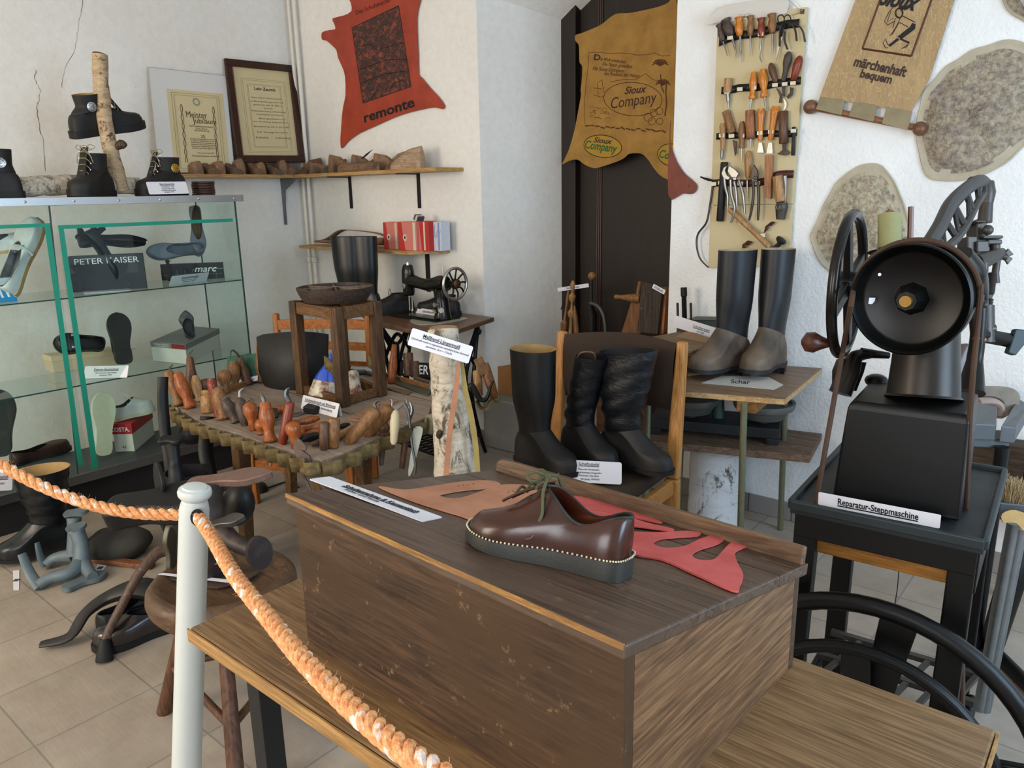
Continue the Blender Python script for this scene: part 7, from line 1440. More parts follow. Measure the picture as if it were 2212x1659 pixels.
bt_('round wooden roller handle at the right of the fourth row', (1687, 436), (1680, 380), 11, 'cyl', 'pale', [(1695, 380), (1697, 400), (1696, 438)], o_=.03, rs=.45)
hz = thing('iron_socket', 'cast iron conical socket tool hanging at the lower right of the board', 'tool', TP(1687, 473, .02))
MB().lathe(TP(1686, 474, .02), TP(1690, 430, .02), [(0, .018), (.5, .024), (.62, .026), (.8, .022), (1, .012)], 14).build('cone', metal('#55504c', .5), hz)
MB().tube([TP(1684+7*math.cos(k*PI/6), 447+7*math.sin(k*PI/6), .045) for k in range(12)], .004, 6, closed=True).build('ring', metal('#6b6764', .5), hz)
def pin(label, jaw, jaw2, riv, hands, r_, m, o_=.03):
    t_ = thing('pincers', label, 'pliers', TP(*hands[0][-1], o_))
    for j in (jaw, jaw2): MB().prism([TP(x_, y_, o_) for x_, y_ in j][::-1], (0, -.010, 0)).build('jaw', m, t_, smooth=0, bevel=.002)
    MB().lathe(TP(*riv, o_+.010), TP(*riv, o_+.016), [(0, .008), (1, .006)], 12).build('rivet', m, t_)
    for h_ in hands: MB().tube(cat([TP(x_, y_, o_+.004) for x_, y_ in h_], 6), [r_, r_*1.05, r_*.7], 8).build('handle', m, t_)
BR = metal('#8e8d8b', .32, .3); DPL = metal('#4a4541', .4, .25)
pin('large bright steel lasting pincers on the tool board', [(1560, 375), (1565, 362), (1573, 357), (1568, 368), (1572, 378), (1580, 384), (1575, 389), (1565, 386)], [(1573, 370), (1577, 357), (1590, 366), (1598, 375), (1592, 385), (1582, 383)], (1587, 386),
    [[(1565, 385), (1567, 405), (1572, 425), (1571, 452)], [(1578, 388), (1580, 420), (1587, 450), (1579, 481)], [(1586, 392), (1590, 415), (1592, 447)], [(1596, 390), (1605, 420), (1609, 462)]], .0065, BR)
pin('dark narrow nosed pincers right of the bright pincers', [(1623, 385), (1625, 370), (1630, 355), (1638, 368), (1639, 382), (1632, 386)], [(1624, 383), (1638, 383), (1637, 393), (1626, 393)], (1632, 384),
    [[(1627, 392), (1627, 425), (1623, 455), (1618, 476)], [(1637, 392), (1639, 430), (1638, 460), (1637, 476)]], .006, DPL)
# hammer at the bottom
hm = thing('hammer', 'hammer with pale slanting handle leaning over the riding boots', 'hammer', TP(1668, 535, .02))
MB().lathe(TP(1576, 452, .022), TP(1664, 535, .03), [(0, .010), (.05, .012), (.3, .0125), (.32, .013), (.6, .011), (.97, .0135), (1, .012)], 12).build('handle', HW['pale'], hm)
MB().tube(cat([TP(1664, 546, .03), TP(1672, 538, .03), TP(1680, 530, .03), TP(1686, 524, .03)], 4), [.014, .010, .010], 12).build('head', IRND, hm); MB().lathe(TP(1683, 524, .03), TP(1690, 516, .03), [(0, .012), (.3, .021), (.8, .023), (1, .018)], 16).build('face', IRND, hm)
for lb, q_ in (('brown leather loop near the hammer handle', [(1641, 510), (1650, 502), (1655, 488), (1665, 488)]), ('small brown leather loop at the bottom of the board', [(1595, 546), (1603, 540), (1605, 528), (1616, 530)])):
    q = cat([TP(x_, y_, .008+.01*(i % 2)) for i, (x_, y_) in enumerate(q_)], 5); b = MB(); b.loft([q, [p+V((.018, 0, .016)) for p in q]], closed=False, cap=(False, False)); o = b.build('leather_loop', BELTB, smooth=60, solid=.002); tag(o, lb, 'strap')
# curved wire tool hanging left of the board
o = MB().tube(cat([TP(1513, 382, .01), TP(1530, 388, .012), TP(1552, 392, .02)], 5), [.003, .006, .003], 6).build('wire_lever', IRND); tag(o, 'thin dark lever sticking out left of the board', 'tool')
o = MB().tube(cat([TP(x_, y_, .008) for x_, y_ in ((1540, 398), (1534, 440), (1526, 480), (1508, 505), (1505, 530), (1512, 558), (1530, 578))], 8), [.0045, .0045, .0045, .003], 8).build('bent_wire_tool', DPL); tag(o, 'long bent wire tool hanging along the left edge of the board', 'tool')
o = MB().tube(cat([TP(x_, y_, .006) for x_, y_ in ((1509, 550), (1518, 566), (1531, 577))], 4), .004, 6, sq=.4).build('wire_end_clip', STEEL); tag(o, 'flat steel clip at the lower end of the bent wire tool', 'clip')
# ================================================================== scroll banner
yS = YB-.012
def SP(x_, y_, o_=0.0): return P(x_, y_, y=yS-o_)
t = NT('crackled_leather'); n = t.noise(t.map((1, 1, .5)), 9, 7, .7, 1.2); n2 = t.noise(t.map((1, 1, .35)), 34, 3, .5, 2.5)
t.col(t.mix(t.ramp(n2, [(.47, '#000000'), (.50, '#ffffff'), (.53, '#000000')]), t.ramp(n, [(.3, '#8f7550'), (.7, '#a88c62')]), '#b59c70')); t.b.inputs['Roughness'].default_value = .6; t.bump(n2, .2, .002); CRK = t.m
sb = thing('scroll_banner', 'tan crackled leather scroll with lettering hung slanting on the white wall', 'banner', SP(1870, 285))
MB().prism([SP(*p) for p in ((1771, 210), (1968, 243), (2010, 165), (2062, 0), (2085, -70), (1870, -90), (1848, 0))], (0, -.003, 0)).build('leather_panel', CRK, sb, smooth=0)
for a_ in ([(1768, 208), (1822, 215), (1818, 249), (1763, 236)], [(1841, 219), (1893, 226), (1887, 263), (1833, 251)], [(1912, 230), (1968, 240), (1961, 281), (1905, 267)]):
    q = [SP(*p, .024) for p in a_]; b = MB(); b.prism([q[0]+V((0, 0.02, 0)), q[1]+V((0, .02, 0)), q[2], q[3]], (0, -.003, 0)); b.build('rod_loop', leather('#8c7f62', .8, .1), sb, smooth=0, bevel=.003)
RODM = wood('#8b5a3c', '#6e4329', 'X', 8, .4, .25)
MB().lathe(SP(1755, 232, .008), SP(1975, 275, .008), [(0, .012), (1, .012)], 16).build('rod', RODM, sb)
for p in ((1751, 231), (1987, 278)): MB().ball(SP(*p, .008), S(15, dep(SP(*p))), 18).build('rod_ball', wood('#7a5138', '#60402c', 'X', 8, .35, .2), sb)
DB_ = plain('#32211c', .6, name='dark_brown_print')
lines_on(sb, SP(1850, 118, .004), SP(1965, 142, .004), SP(1846, 148, .004), [('märchenhaft', .72, .5, .5, 0, .98, DB_, {'bold': .03})]); lines_on(sb, SP(1864, 146, .004), SP(1932, 160, .004), SP(1860, 172, .004), [('bequem', .72, .5, .5, 0, 1.0, DB_, {'bold': .03})])
lines_on(sb, SP(1905, -22, .004), SP(1988, -8, .004), SP(1900, 14, .004), [('Sioux', .95, .5, .45, 0, 1.0, INK, {'bold': .04, 'shear': .3})])
b = MB(); b.tube([SP(1903, -5, .004), SP(1863, 105, .004)], .0035, 4); b.tube([SP(1863, 105, .004), SP(1969, 121, .004)], .0035, 4); b.tube([SP(1969, 121, .004), SP(2014, -5, .004)], .0035, 4)
b.build('printed_frame', plain('#4e2b1c', .6, name='frame_print'), sb)
# printed running figure: simple outline strokes
b = MB()
def sl(pts_, r_=.0012, cl=False): b.tube([SP(x_, y_, .004) for x_, y_ in pts_], r_, 4, closed=cl)
k_ = .241
Z = lambda x_, y_: (1720+x_*k_, y_*k_)
sl([Z(892+30*math.cos(a*PI/8), 120+38*math.sin(a*PI/8)) if 0 else Z(922+32*math.cos(a*PI/8), 117+42*math.sin(a*PI/8)) for a in range(16)], .0028, True)
sl([Z(950, 85), Z(1020, 40)], .0022); sl([Z(965, 95), Z(1035, 45)], .0012); sl([Z(865, 70), Z(830, 110), Z(790, 190), Z(820, 225), Z(880, 190)]); sl([Z(850, 100), Z(815, 195), Z(870, 165)])
sl([Z(950, 140), Z(1065, 200)], .0014); sl([Z(925, 200), Z(1000, 240)]); sl([Z(940, 150), Z(890, 250), Z(840, 320)]); sl([Z(920, 205), Z(860, 310)]); sl([Z(890, 160), Z(865, 250)])
b.build('printed_outline', DB_, sb)
b = MB(); b.prism([SP(*Z(*p), .0042) for p in ((1040, 205), (1070, 215), (1065, 260), (945, 350), (905, 330), (1020, 240))], (0, -.0004, 0)); b.prism([SP(*Z(*p), .0042) for p in ((905, 340), (925, 355), (840, 420), (825, 405))], (0, -.0004, 0)); b.prism([SP(*Z(*p), .0042) for p in ((935, 340), (1015, 375), (1005, 390), (930, 355))], (0, -.0004, 0)); b.build('printed_legs', INK, sb, smooth=0)
b = MB(); sl([Z(825, 405), Z(800, 350), Z(778, 385), Z(800, 430), Z(822, 425)]); sl([Z(1015, 375), Z(990, 420), Z(945, 437), Z(1000, 400)]); b.build('printed_shoes', DB_, sb)
# ================================================================== cast iron repair stitching machine
MCH = metal('#1a1614', .32, .3, metallic=.55, sc=14); MCB = plain('#060606', .42, spec=.3, var=.3, name='black_enamel'); MGR = metal('#48433f', .4, .25, metallic=.6, sc=20); BRS = metal('#8a6d3a', .4)
DUST = metal('#24282a', .55, .3, metallic=.35, sc=16)
ZM = .75
s = [P(1708, 1082, z=ZM), P(2128, 1170, z=ZM), P(2163, 1020, z=ZM), P(1815, 960, z=ZM)]
uxm = (s[1]-s[0]).normalized(); uym = V((-uxm.y, uxm.x, 0)); WMx = (s[1]-s[0]).length; DMx = .50
ms = thing('stitching_machine_stand', 'black cast iron stand with tray top and lower flywheel under the stitching machine', 'machine stand', (s[0]+s[1])/2+uym*.2-V((0, 0, ZM)))
Q = lambda u, v, z_: s[0]+uxm*u+uym*v+V((0, 0, z_-ZM))
MB().prism([Q(0, 0, ZM-.03), Q(WMx, 0, ZM-.03), Q(WMx, DMx, ZM-.03), Q(0, DMx, ZM-.03)], (0, 0, .022)).build('tray_top', DUST, ms, smooth=0, bevel=.002)
b = MB(); r_ = .014
for a_, c_ in (((0, 0), (WMx, 0)), ((WMx, 0), (WMx, DMx)), ((WMx, DMx), (0, DMx)), ((0, DMx), (0, 0))): b.bar(Q(*a_, ZM-.008), Q(*c_, ZM-.008), .014, .024)
b.build('tray_rim', metal('#2a3235', .5, .3, metallic=.4, sc=16), ms, smooth=0, bevel=.004)
LGM = MCB
for u, v, du, dv in ((.035, .03, -.01, -.02), (WMx-.035, .03, .0, -.02), (.035, DMx-.03, -.01, .02), (WMx-.035, DMx-.03, 0, .02)): MB().bar(Q(u+du, v+dv, 0), Q(u, v, ZM-.03), .055, .035, uym, .05, .04).build('leg', LGM, ms, smooth=0, bevel=.004)
MB().prism([Q(.01, .006, ZM-.085), Q(WMx-.01, .006, ZM-.085), Q(WMx-.01, .006, ZM-.03), Q(.01, .006, ZM-.03)], uym*.02).build('apron', LGM, ms, smooth=0, bevel=.002)
MB().prism([Q(WMx-.006, .02, ZM-.13), Q(WMx-.006, DMx-.02, ZM-.13), Q(WMx-.006, DMx-.02, ZM-.03), Q(WMx-.006, .02, ZM-.03)], -uxm*.02).build('apron', LGM, ms, smooth=0, bevel=.002)
b = MB(); b.tube([Q(.02, .25, .10), Q(WMx, .25, .10)], .014, 10); b.tube([Q(.0, .03, .10), Q(.0, DMx-.03, .10)], .014, 10); b.tube([Q(WMx, .03, .10), Q(WMx, DMx-.03, .10)], .014, 10); b.build('lower_rail', LGM, ms)
MB().box(Q(WMx*.50, .20, ZM-.108), (.34, .34, .035), Matrix(((uxm.x, uym.x, 0), (uxm.y, uym.y, 0), (0, 0, 1)))).build('drawer', wood('#a9722c', '#8a5a1e', 'X', 6, .5, .3), ms, smooth=0, bevel=.003)
# treadle with lattice
b = MB()
for k in range(6): b.bar(Q(.06+k*.055, .10, .24), Q(.02+k*.055+.10, .36, .24), .012, .012)
for k in range(3): b.bar(Q(.04, .10+k*.13, .24), Q(.40, .10+k*.13, .24), .018, .014)
b.build('treadle', MGR, ms, smooth=0)
# flywheel in front (large rim and smaller belt rim)
def ring(b, c, u, w_, R_, r_, n=48, m=10, sq=1.0):
    path = [c+u*math.cos(k*2*PI/n)*R_+w_*math.sin(k*2*PI/n)*R_ for k in range(n)]; b.tube(path, r_, m, closed=True, sq=sq)
ftop = P(1790, 1300, d=1.62); fz = V((0, 0, 1))
def onpl(px_, py_, p0, n_):
    v = ray(px_, py_); o_ = V((0, 0, CH)); return o_+v*((p0-o_).dot(n_)/v.dot(n_))
uW = uxm
cW = onpl(1862, 1610, Q(0, -.05, 0), uym); RW = (onpl(1832, 1300, Q(0, -.05, 0), uym)-cW).length
b = MB(); ring(b, cW, uW, fz, RW, .020, 56, 12); fw = b.build('flywheel', MCB, ms)
c2 = cW-uym*.055; b = MB(); ring(b, c2, uW, fz, RW*.77, .015, 56, 10); ring(b, c2-uym*.012, uW, fz, RW*.79, .007, 56, 8); b.build('belt_rim', MCB, fw)
b = MB()
for k in range(5):
    a_ = math.radians(82+k*72); d_ = uW*math.cos(a_)+fz*math.sin(a_); b.bar(cW, cW+d_*RW*.97, .05, .022, uym, .075, .02)
    a_ = math.radians(95+k*72); d_ = uW*math.cos(a_)+fz*math.sin(a_); b.bar(c2, c2+d_*RW*.76, .05, .022, uym, .06, .02)
b.lathe(c2-uym*.03, cW+uym*.03, [(0, .04), (1, .045)], 18); b.build('spokes', MCB, fw, smooth=0, bevel=.004)
# machine body
mm = thing('stitching_machine', 'black cast iron shoe repair stitching machine with big round pulley and raised arm', 'machine', Q(.25, .25, ZM))
k0 = [P(1795, 1108, z=ZM-.008), P(2078, 1128, z=ZM-.008)]
b0, b1 = P(1797, 1075, z=ZM), P(2072, 1128, z=ZM); bx = (b1-b0).normalized(); by = V((-bx.y, bx.x, 0)); bwid = (b1-b0).length; bdep = .26
def K(u, v, z_): return b0+bx*u+by*v+V((0, 0, z_))
zt = P(2085, 885, d=dep(b1)).z-ZM
rings = []
for z_, ins in ((0, 0), (.01, .002), (zt*.5, .010), (zt*.92, .020), (zt*.98, .026), (zt, .040)):
    rings.append([K(ins*.7, ins*.5, z_), K(bwid-ins*.25, ins*.5, z_), K(bwid-ins*.25, bdep-ins, z_), K(ins*.7, bdep-ins, z_)])
MB().loft(rings).build('base_casting', MCB, mm, smooth=0, bevel=.006, seg=3)
cc = K(bwid*.58, bdep*.5, zt); pw = S(72, dep(cc)); ctp = K(bwid*.54, bdep*.66, zt+.17)
MB().lathe(cc-V((0, 0, .002)), ctp, [(0, pw*1.08), (.03, pw), (.5, pw*.92), (1, pw*.84)], 32).build('column', metal('#2e2926', .35, .3, metallic=.6, sc=10), mm)
# round pulley
wc2 = P(1963, 648, d=dep(b1)-.05); Rp = S(121, dep(wc2)); nrm = (by*-1+V((0, 0, -.0))+bx*-.10).normalized()
a_, c_ = wc2+nrm*.0, wc2-nrm*.07
MB().lathe(c_, a_, [(0, Rp*.5), (0, Rp*.93), (.3, Rp*.99), (.5, Rp*.97), (.7, Rp*.97), (.85, Rp), (1, Rp), (1.05, Rp*.97), (.96, Rp*.92), (.7, Rp*.84), (.66, Rp*.80), (.66, Rp*.2), (.66, .0001)], 64, cap=False).build('pulley', plain('#020202', .35, spec=.25, name='black_gloss'), mm, smooth=35)
hb_ = wc2-nrm*.024; MB().lathe(hb_, hb_+nrm*.045, [(0, Rp*.3), (.3, Rp*.24), (.7, Rp*.2), (1, Rp*.17)], 8).build('hub_nut', MCB, mm, smooth=30); MB().lathe(hb_+nrm*.045, hb_+nrm*.052, [(0, Rp*.11), (1, Rp*.10)], 20).build('brass_shaft', BRS, mm)
b = MB(); b.lathe(P(1900, 593, d=dep(wc2)+.033)-nrm*0, P(1900, 593, d=dep(wc2)+.031), [(0, .0035), (1, .0035)], 12); b.prism([P(x_, y_, d=dep(wc2)+.031) for x_, y_ in ((1878, 643), (1891, 643), (1890, 650), (1884, 657), (1876, 656))], nrm*.001); b.build('pale_label', plain('#d5dde4', .5, name='pale_spot'), mm, smooth=0)
# axle tube behind pulley, upper housing
MB().tube([wc2-nrm*.05, wc2-nrm*.30], [.055, .05], 18).build('axle_housing', metal('#35302d', .4, .25, metallic=.5), mm)
# hand wheel on the left
hc = P(1832, 615, d=dep(b1)+.16); axh = bx*-1
Rh = S(150, dep(hc)); uh = (by*.98+V((0, 0, .0))).normalized()
b = MB(); path = [hc+by*math.cos(k*2*PI/56)*Rh*.96+V((0, 0, math.sin(k*2*PI/56)*Rh)) for k in range(56)]; b.tube(path, S(11, dep(hc)), 12, closed=True); b.build('hand_wheel_rim', metal('#1c1916', .22, .3, metallic=.5, sc=10), mm)
b = MB()
for k in range(4):
    a_ = math.radians(20+k*90); d_ = by*math.cos(a_)+V((0, 0, math.sin(a_))); b.bar(hc, hc+d_*Rh*.97, .04, .016, bx, .03, .014)
b.lathe(hc-bx*.02, hc+bx*.20, [(0, .032), (.2, .03), (.25, .018), (1, .018)], 16); b.build('wheel_spokes', MCB, mm, smooth=0, bevel=.003)
hk = hc-V((0, 0, Rh*.72))-by*Rh*.55; MB().lathe(P(1795, 742, d=dep(hk)), P(1733, 738, d=dep(hk)), [(0, .008), (.1, .010), (.35, .016), (.6, .024), (.85, .022), (1, .008)], 18).build('crank_knob', wood('#4f2a1a', '#371a10', 'X', 8, .3, .2), mm)
# left lower mechanism
b = MB(); dl = dep(b0)+.10
b.tube(cat([P(1815, 850, d=dl), P(1835, 800, d=dl), P(1850, 770, d=dl), P(1880, 765, d=dl)], 4), [.03, .028, .02, .014], 10, sq=.7); b.prism([P(x_, y_, d=dl) for x_, y_ in ((1812, 835), (1850, 845), (1866, 805), (1872, 783), (1845, 780), (1822, 775), (1812, 800))], cF*.04); b.tube([P(1860, 762, d=dl), P(1920, 768, d=dl)], [.013, .008], 10); b.ball(P(1893, 822, d=dl+.02), .028, 12, (1, 1, .6)); b.build('take_up_lever', MCH, mm, smooth=40)
# thread spool, platform and rods
dp = dep(wc2)+.12
MB().lathe(P(1925, 546, d=dp), P(1925, 541, d=dp), [(0, .045), (.5, .05), (1, .045)], 24).build('spool_plate', MCB, mm)
b = MB(); b.tube([P(1966, 535, d=dp), P(1968, 447, d=dp)], .0065, 8); b.tube([P(1921, 540, d=dp), P(1922, 452, d=dp)], .004, 8); b.build('spool_pin', metal('#6b5750', .4), mm)
ts = thing('thread_spool', 'large spool of pale olive thread standing on top of the stitching machine', 'spool', P(1921, 537, d=dp))
R_s = S(23.5, dp); MB().lathe(P(1921, 536, d=dp), P(1922, 462, d=dp), [(0, R_s*.9), (.02, R_s)]+[(k/60, R_s*(.985+.015*(k % 2))) for k in range(2, 58)]+[(.98, R_s), (1, R_s*.9)], 32).build('thread', plain('#8c8b60', .8, sc=6, var=.12, name='thread_olive'), ts, smooth=0); MB().lathe(P(1922, 462, d=dp), P(1922, 455, d=dp), [(0, .012), (1, .008)], 14).build('cone_tip', plain('#7b4a3a', .7, name='card_core'), ts)
b = MB(); b.tube(cat([P(x_, y_, d=dp) for x_, y_ in ((1947, 520), (1958, 512), (1972, 524), (1960, 530), (1975, 534), (1982, 524))], 5), .0006, 4); b.build('loose_thread', INK, ts)
# the long openwork arm rising to the right
da = dep(wc2)+.18; AR = metal('#3f3c3a', .5, .25, metallic=.45, sc=18)
upper = cat([P(x_, y_, d=da+k_*.055) for k_, (x_, y_) in enumerate(((2005, 530), (2030, 490), (2052, 445), (2085, 410), (2115, 392), (2130, 396)))], 5)
lower = cat([P(x_, y_, d=da+k_*.055) for k_, (x_, y_) in enumerate(((2030, 545), (2062, 520), (2085, 490), (2105, 450), (2120, 425), (2130, 412)))], 5)
b = MB(); b.tube(upper, [.016, .017, .016, .014, .012], 10, sq=1.3); b.build('arm_upper_rib', AR, mm)
b = MB(); b.tube(lower, [.010, .010, .010, .009], 8); n_ = len(upper)
for k in range(2, n_-2, 4): b.tube([lower[k], upper[min(n_-1, k+1)]], .008, 6)
for k in range(2, n_-4, 5): b.tube([lower[k], upper[min(n_-1, k+4)]], .006, 6)
b.build('arm_lattice', AR, mm)
E2 = upper[-1]; de = dep(E2)
b = MB(); b.lathe(P(2131, 440, d=de), P(2131, 393, d=de), [(0, .016), (.3, .02), (.5, .022), (1, .018)], 12); b.lathe(P(2127, 480, d=de), P(2131, 440, d=de), [(0, .018), (1, .016)], 14); b.build('presser_column', MGR, mm)
b = MB(); b.tube(cat([P(2093, 400, d=de), P(2095, 388, d=de), P(2102, 386, d=de)], 4), .006, 8); b.build('oil_hook', MCH, mm)
# head mechanism
b = MB()
def hx(px0, py0, px1, py1, dd, th): b.prism([P(px0, py1, d=dd), P(px1, py1, d=dd), P(px1, py0, d=dd), P(px0, py0, d=dd)], cF*th)
hx(2110, 473, 2133, 530, de, .05); hx(2090, 510, 2112, 548, de-.02, .05); hx(2111, 520, 2137, 545, de-.03, .05); hx(2125, 508, 2168, 515, de-.02, .06); hx(2135, 517, 2166, 527, de-.02, .05); hx(2108, 475, 2132, 480, de-.02, .08); hx(2131, 543, 2165, 548, de-.03, .06)
b.build('head_block', MGR, mm, smooth=0, bevel=.003)
b = MB(); b.tube([P(2112, 568, d=de-.04), P(2152, 552, d=de-.02), P(2165, 548, d=de)], [.018, .014, .012], 10, sq=1.3); b.tube([P(2096, 565, d=de-.02), P(2115, 562, d=de-.04)], .02, 12); b.lathe(P(2149, 545, d=de), P(2149, 525, d=de), [(0, .013), (1, .013)], 12); b.tube([P(2127, 568, d=de-.07), P(2126, 600, d=de-.07), P(2117, 655, d=de-.07)], [.010, .009, .008], 8, sq=.6); b.lathe(P(2137, 635, d=de), P(2144, 590, d=de), [(i/24, .0125 if i % 2 else .0105) for i in range(25)], 12); b.tube([P(2155, 555, d=de), P(2150, 590, d=de), P(2152, 612, d=de)], .009, 8); b.ball(P(2134, 497, d=de-.02), .014, 10); b.ball(P(2127, 658, d=de-.06), .010, 10); b.build('needle_mechanism', MGR, mm, smooth=50)
b = MB(); c_ = P(2170, 555, d=de-.01)
for e_ in ((2183, 543), (2182, 565)): b.bar(c_, P(*e_, d=de-.01), .010, .006, cF, .022, .006)
b.lathe(P(2163, 553, d=de-.01), P(2174, 556, d=de-.01), [(0, .008), (1, .010)], 10); b.build('wing_nut', MGR, mm, smooth=0, bevel=.002)
b = MB(); b.prism([P(x_, y_, d=de) for x_, y_ in ((2095, 600), (2110, 640), (2115, 655), (2140, 650), (2150, 630), (2152, 600), (2120, 590))], cF*.06); b.tube(cat([P(2065, 555, d=de-.1), P(2090, 590, d=de-.08), P(2110, 640, d=de-.04), P(2112, 720, d=de-.04), P(2105, 780, d=de-.03), P(2095, 850, d=de-.05)], 5), [.045, .05, .03, .02, .022, .04], 12, sq=.8); b.build('vertical_frame', MCH, mm, smooth=45)
b = MB(); b.lathe(P(2128, 740, d=de), P(2128, 660, d=de), [(0, .024), (1, .022)], 14); b.lathe(P(2132, 700, d=de-.01), P(2140, 645, d=de-.01), [(i/20, .008 if i % 2 else .006) for i in range(21)], 10); b.lathe(P(2130, 710, d=de-.01), P(2148, 710, d=de-.01), [(0, .012), (1, .012)], 10); b.build('lower_spindle', MGR, mm)
MB().prism([P(x_, y_, d=de+.02) for x_, y_ in ((2060, 850), (2095, 845), (2110, 760), (2090, 740), (2072, 780))], cF*.05).build('slanting_web', metal('#7d7373', .5, .2, metallic=.3), mm, smooth=0, bevel=.004)
MB().tube([P(2110, 722, d=de-.02), P(2190, 737, d=de+.02)], .014, 10, sq=1.4).build('side_lever', MCH, mm); MB().prism([P(x_, y_, d=de) for x_, y_ in ((2178, 762), (2195, 768), (2230, 725), (2215, 712), (2195, 710))], cF*.02).build('lever_pad', plain('#2d3a3b', .5, name='pad'), mm, smooth=0, bevel=.003)
MB().tube([P(2105, 728, d=de-.05), P(2128, 735, d=de-.05)], [.008, .006], 8).build('cork_tip', plain('#b0613f', .6, name='cork'), mm)
# belt cord round the pulley down to the flywheel
b = MB(); CORD = leather('#4a3426', .8, .2, c2='#3f2a1d')
arc_ = [wc2-nrm*.04+ (bx*math.cos(a)+V((0, 0, math.sin(a))))*(Rp+.004) for a in [math.radians(-5+k*10) for k in range(20)]]
dB = dep(c2)
rt_ = [P(2079, 1540, d=dep(c2)+.05), P(2080, 1300, d=dep(c2)+.07), P(2085, 1180, d=dep(c2)+.09), P(2095, 900, d=dep(wc2)+.01)]
lf_ = [P(1838, 660, d=dep(wc2)+.0), P(1820, 760, d=dep(b0)-.02), P(1790, 930, d=dep(b0)-.05), P(1763, 1085, d=dep(Q(.05, 0, ZM))+.03), P(1735, 1250, d=dep(Q(0, 0, .5))-.02)]
q = cat(rt_+arc_[1:-1]+lf_, 3); b.tube(q, S(5.5, 1.75), 8); o = b.build('drive_cord', CORD); tag(o, 'brown leather drive cord running over the machine pulley down to the flywheel', 'cord')
card('machine_sign', 'narrow white sign reading Reparatur Steppmaschine on the machine tray', P(1768, 1063, z=ZM+.035), P(2033, 1113, z=ZM+.035), P(1768, 1089, z=ZM+.002)+uym*-.004, [('Reparatur-Steppmaschine', .5, .50, .45, 1, .66, INK, {'bold': .02})])
# brush and tools on the second table at the right edge
z4 = .80
t4 = thing('machine_bench', 'grey metal bench end with leather pieces at the right picture edge', 'bench', P(2200, 1000, z=0) if False else V((.15, 2.35, 0)))
dR = 2.5
b0_ = [P(2100, 958, d=2.35), P(2195, 962, d=2.35), P(2250, 895, d=2.75), P(2110, 880, d=2.75)]
GM = metal('#5a5d60', .5, .25, metallic=.5, sc=12)
MB().prism([P(2095, 950, d=2.3), P(2148, 952, d=2.3), P(2150, 910, d=2.5), P(2100, 900, d=2.5)], (0, 0, .05)).build('left_plate', GM, t4, smooth=0, bevel=.003)
MB().prism([P(2158, 955, d=2.3), P(2190, 958, d=2.3), P(2220, 905, d=2.7), P(2195, 890, d=2.7)], (0, 0, .05)).build('right_plate', GM, t4, smooth=0, bevel=.003)
MB().prism([P(2095, 965, d=2.32), P(2178, 970, d=2.32), P(2178, 948, d=2.6), P(2100, 945, d=2.6)], (0, 0, .03)).build('lower_plate', GM, t4, smooth=0, bevel=.003)
MB().box(P(2200, 1010, d=2.75)-V((0, 0, .05)), (.40, .10, .28)).build('wooden_rail', wood('#4d3a2a', '#33261b', 'X', 6, .7, .4), t4, smooth=0)
z_ = P(2200, 1010, d=2.75).z; lo_ = P(2190, 1060, d=2.70)
for px_, d_ in ((2165, 2.3), (2235, 2.6)): q = P(px_, 965, d=d_); MB().tube([V((q.x, q.y, 0)), q], .02, 10).build('leg', MCB, t4)
LG2 = leather('#6b5847', .9, .15); 
b = MB(); 
prof = [(2080, 820), (2120, 798), (2150, 792), (2190, 800), (2240, 812), (2260, 850), (2235, 862), (2205, 852), (2190, 838), (2150, 832), (2100, 836)]
o = MB().prism(cat([P(x_, y_, d=2.9) for x_, y_ in prof], 3, True), cF*.10+V((0, 0, .02))).build('leather_flap', LG2, smooth=60, bevel=.004); tag(o, 'brown dusty leather flap draped over the bench at the right edge', 'leather sheet')
prof = [(2110, 838), (2160, 834), (2195, 842), (2205, 862), (2195, 885), (2165, 905), (2160, 890), (2170, 872), (2150, 858), (2112, 856)]
o = MB().prism(cat([P(x_, y_, d=2.6) for x_, y_ in prof], 3, True), cF*.14).build('leather_pad', leather('#8a8074', .9, .15), smooth=60, bevel=.004); tag(o, 'pale worn curved leather pad under the brown flap', 'leather sheet')
prof = [(2112, 862), (2150, 862), (2168, 875), (2160, 900), (2150, 905), (2156, 885), (2145, 872), (2114, 870)]
o = MB().tube(cat([P(x_, y_, d=2.55) for x_, y_ in ((2112, 868), (2145, 868), (2160, 880), (2158, 900))], 5), .022, 10, sq=.6).build('felt_roll', leather('#a38e84', .95, .1)); tag(o, 'curved pinkish felt strip inside the pale leather pad', 'leather sheet')
# brush
bc = P(2185, 1075, d=2.0); br_ = thing('brush', 'brush with pale tousled bristles beside the stand at the right edge', 'brush', P(2180, 1120, d=2.0))
MB().box(P(2184, 1092, d=2.0), (.07, .05, .03), Matrix.Rotation(.4, 3, 'Z')).build('brush_block', GM, br_, smooth=0, bevel=.004)
fb = MB()
for i in range(420):
    a_ = random.uniform(0, 2*PI); r_ = random.uniform(0, .032); p0 = P(2184, 1086, d=2.0)+V((math.cos(a_)*r_, math.sin(a_)*r_*.7, 0)); p1 = p0+V((math.cos(a_)*r_*.8+random.uniform(-.012, .012), math.sin(a_)*r_*.6, random.uniform(.04, .07))); fb.tube([p0, p0.lerp(p1, .5)+V((random.uniform(-.004, .004), 0, .004)), p1], .0006, 3, cap=False)
o = fb.build('bristles', plain('#b39a72', .8, var=.3, sc=60, name='bristle'), br_); o['kind'] = 'stuff'
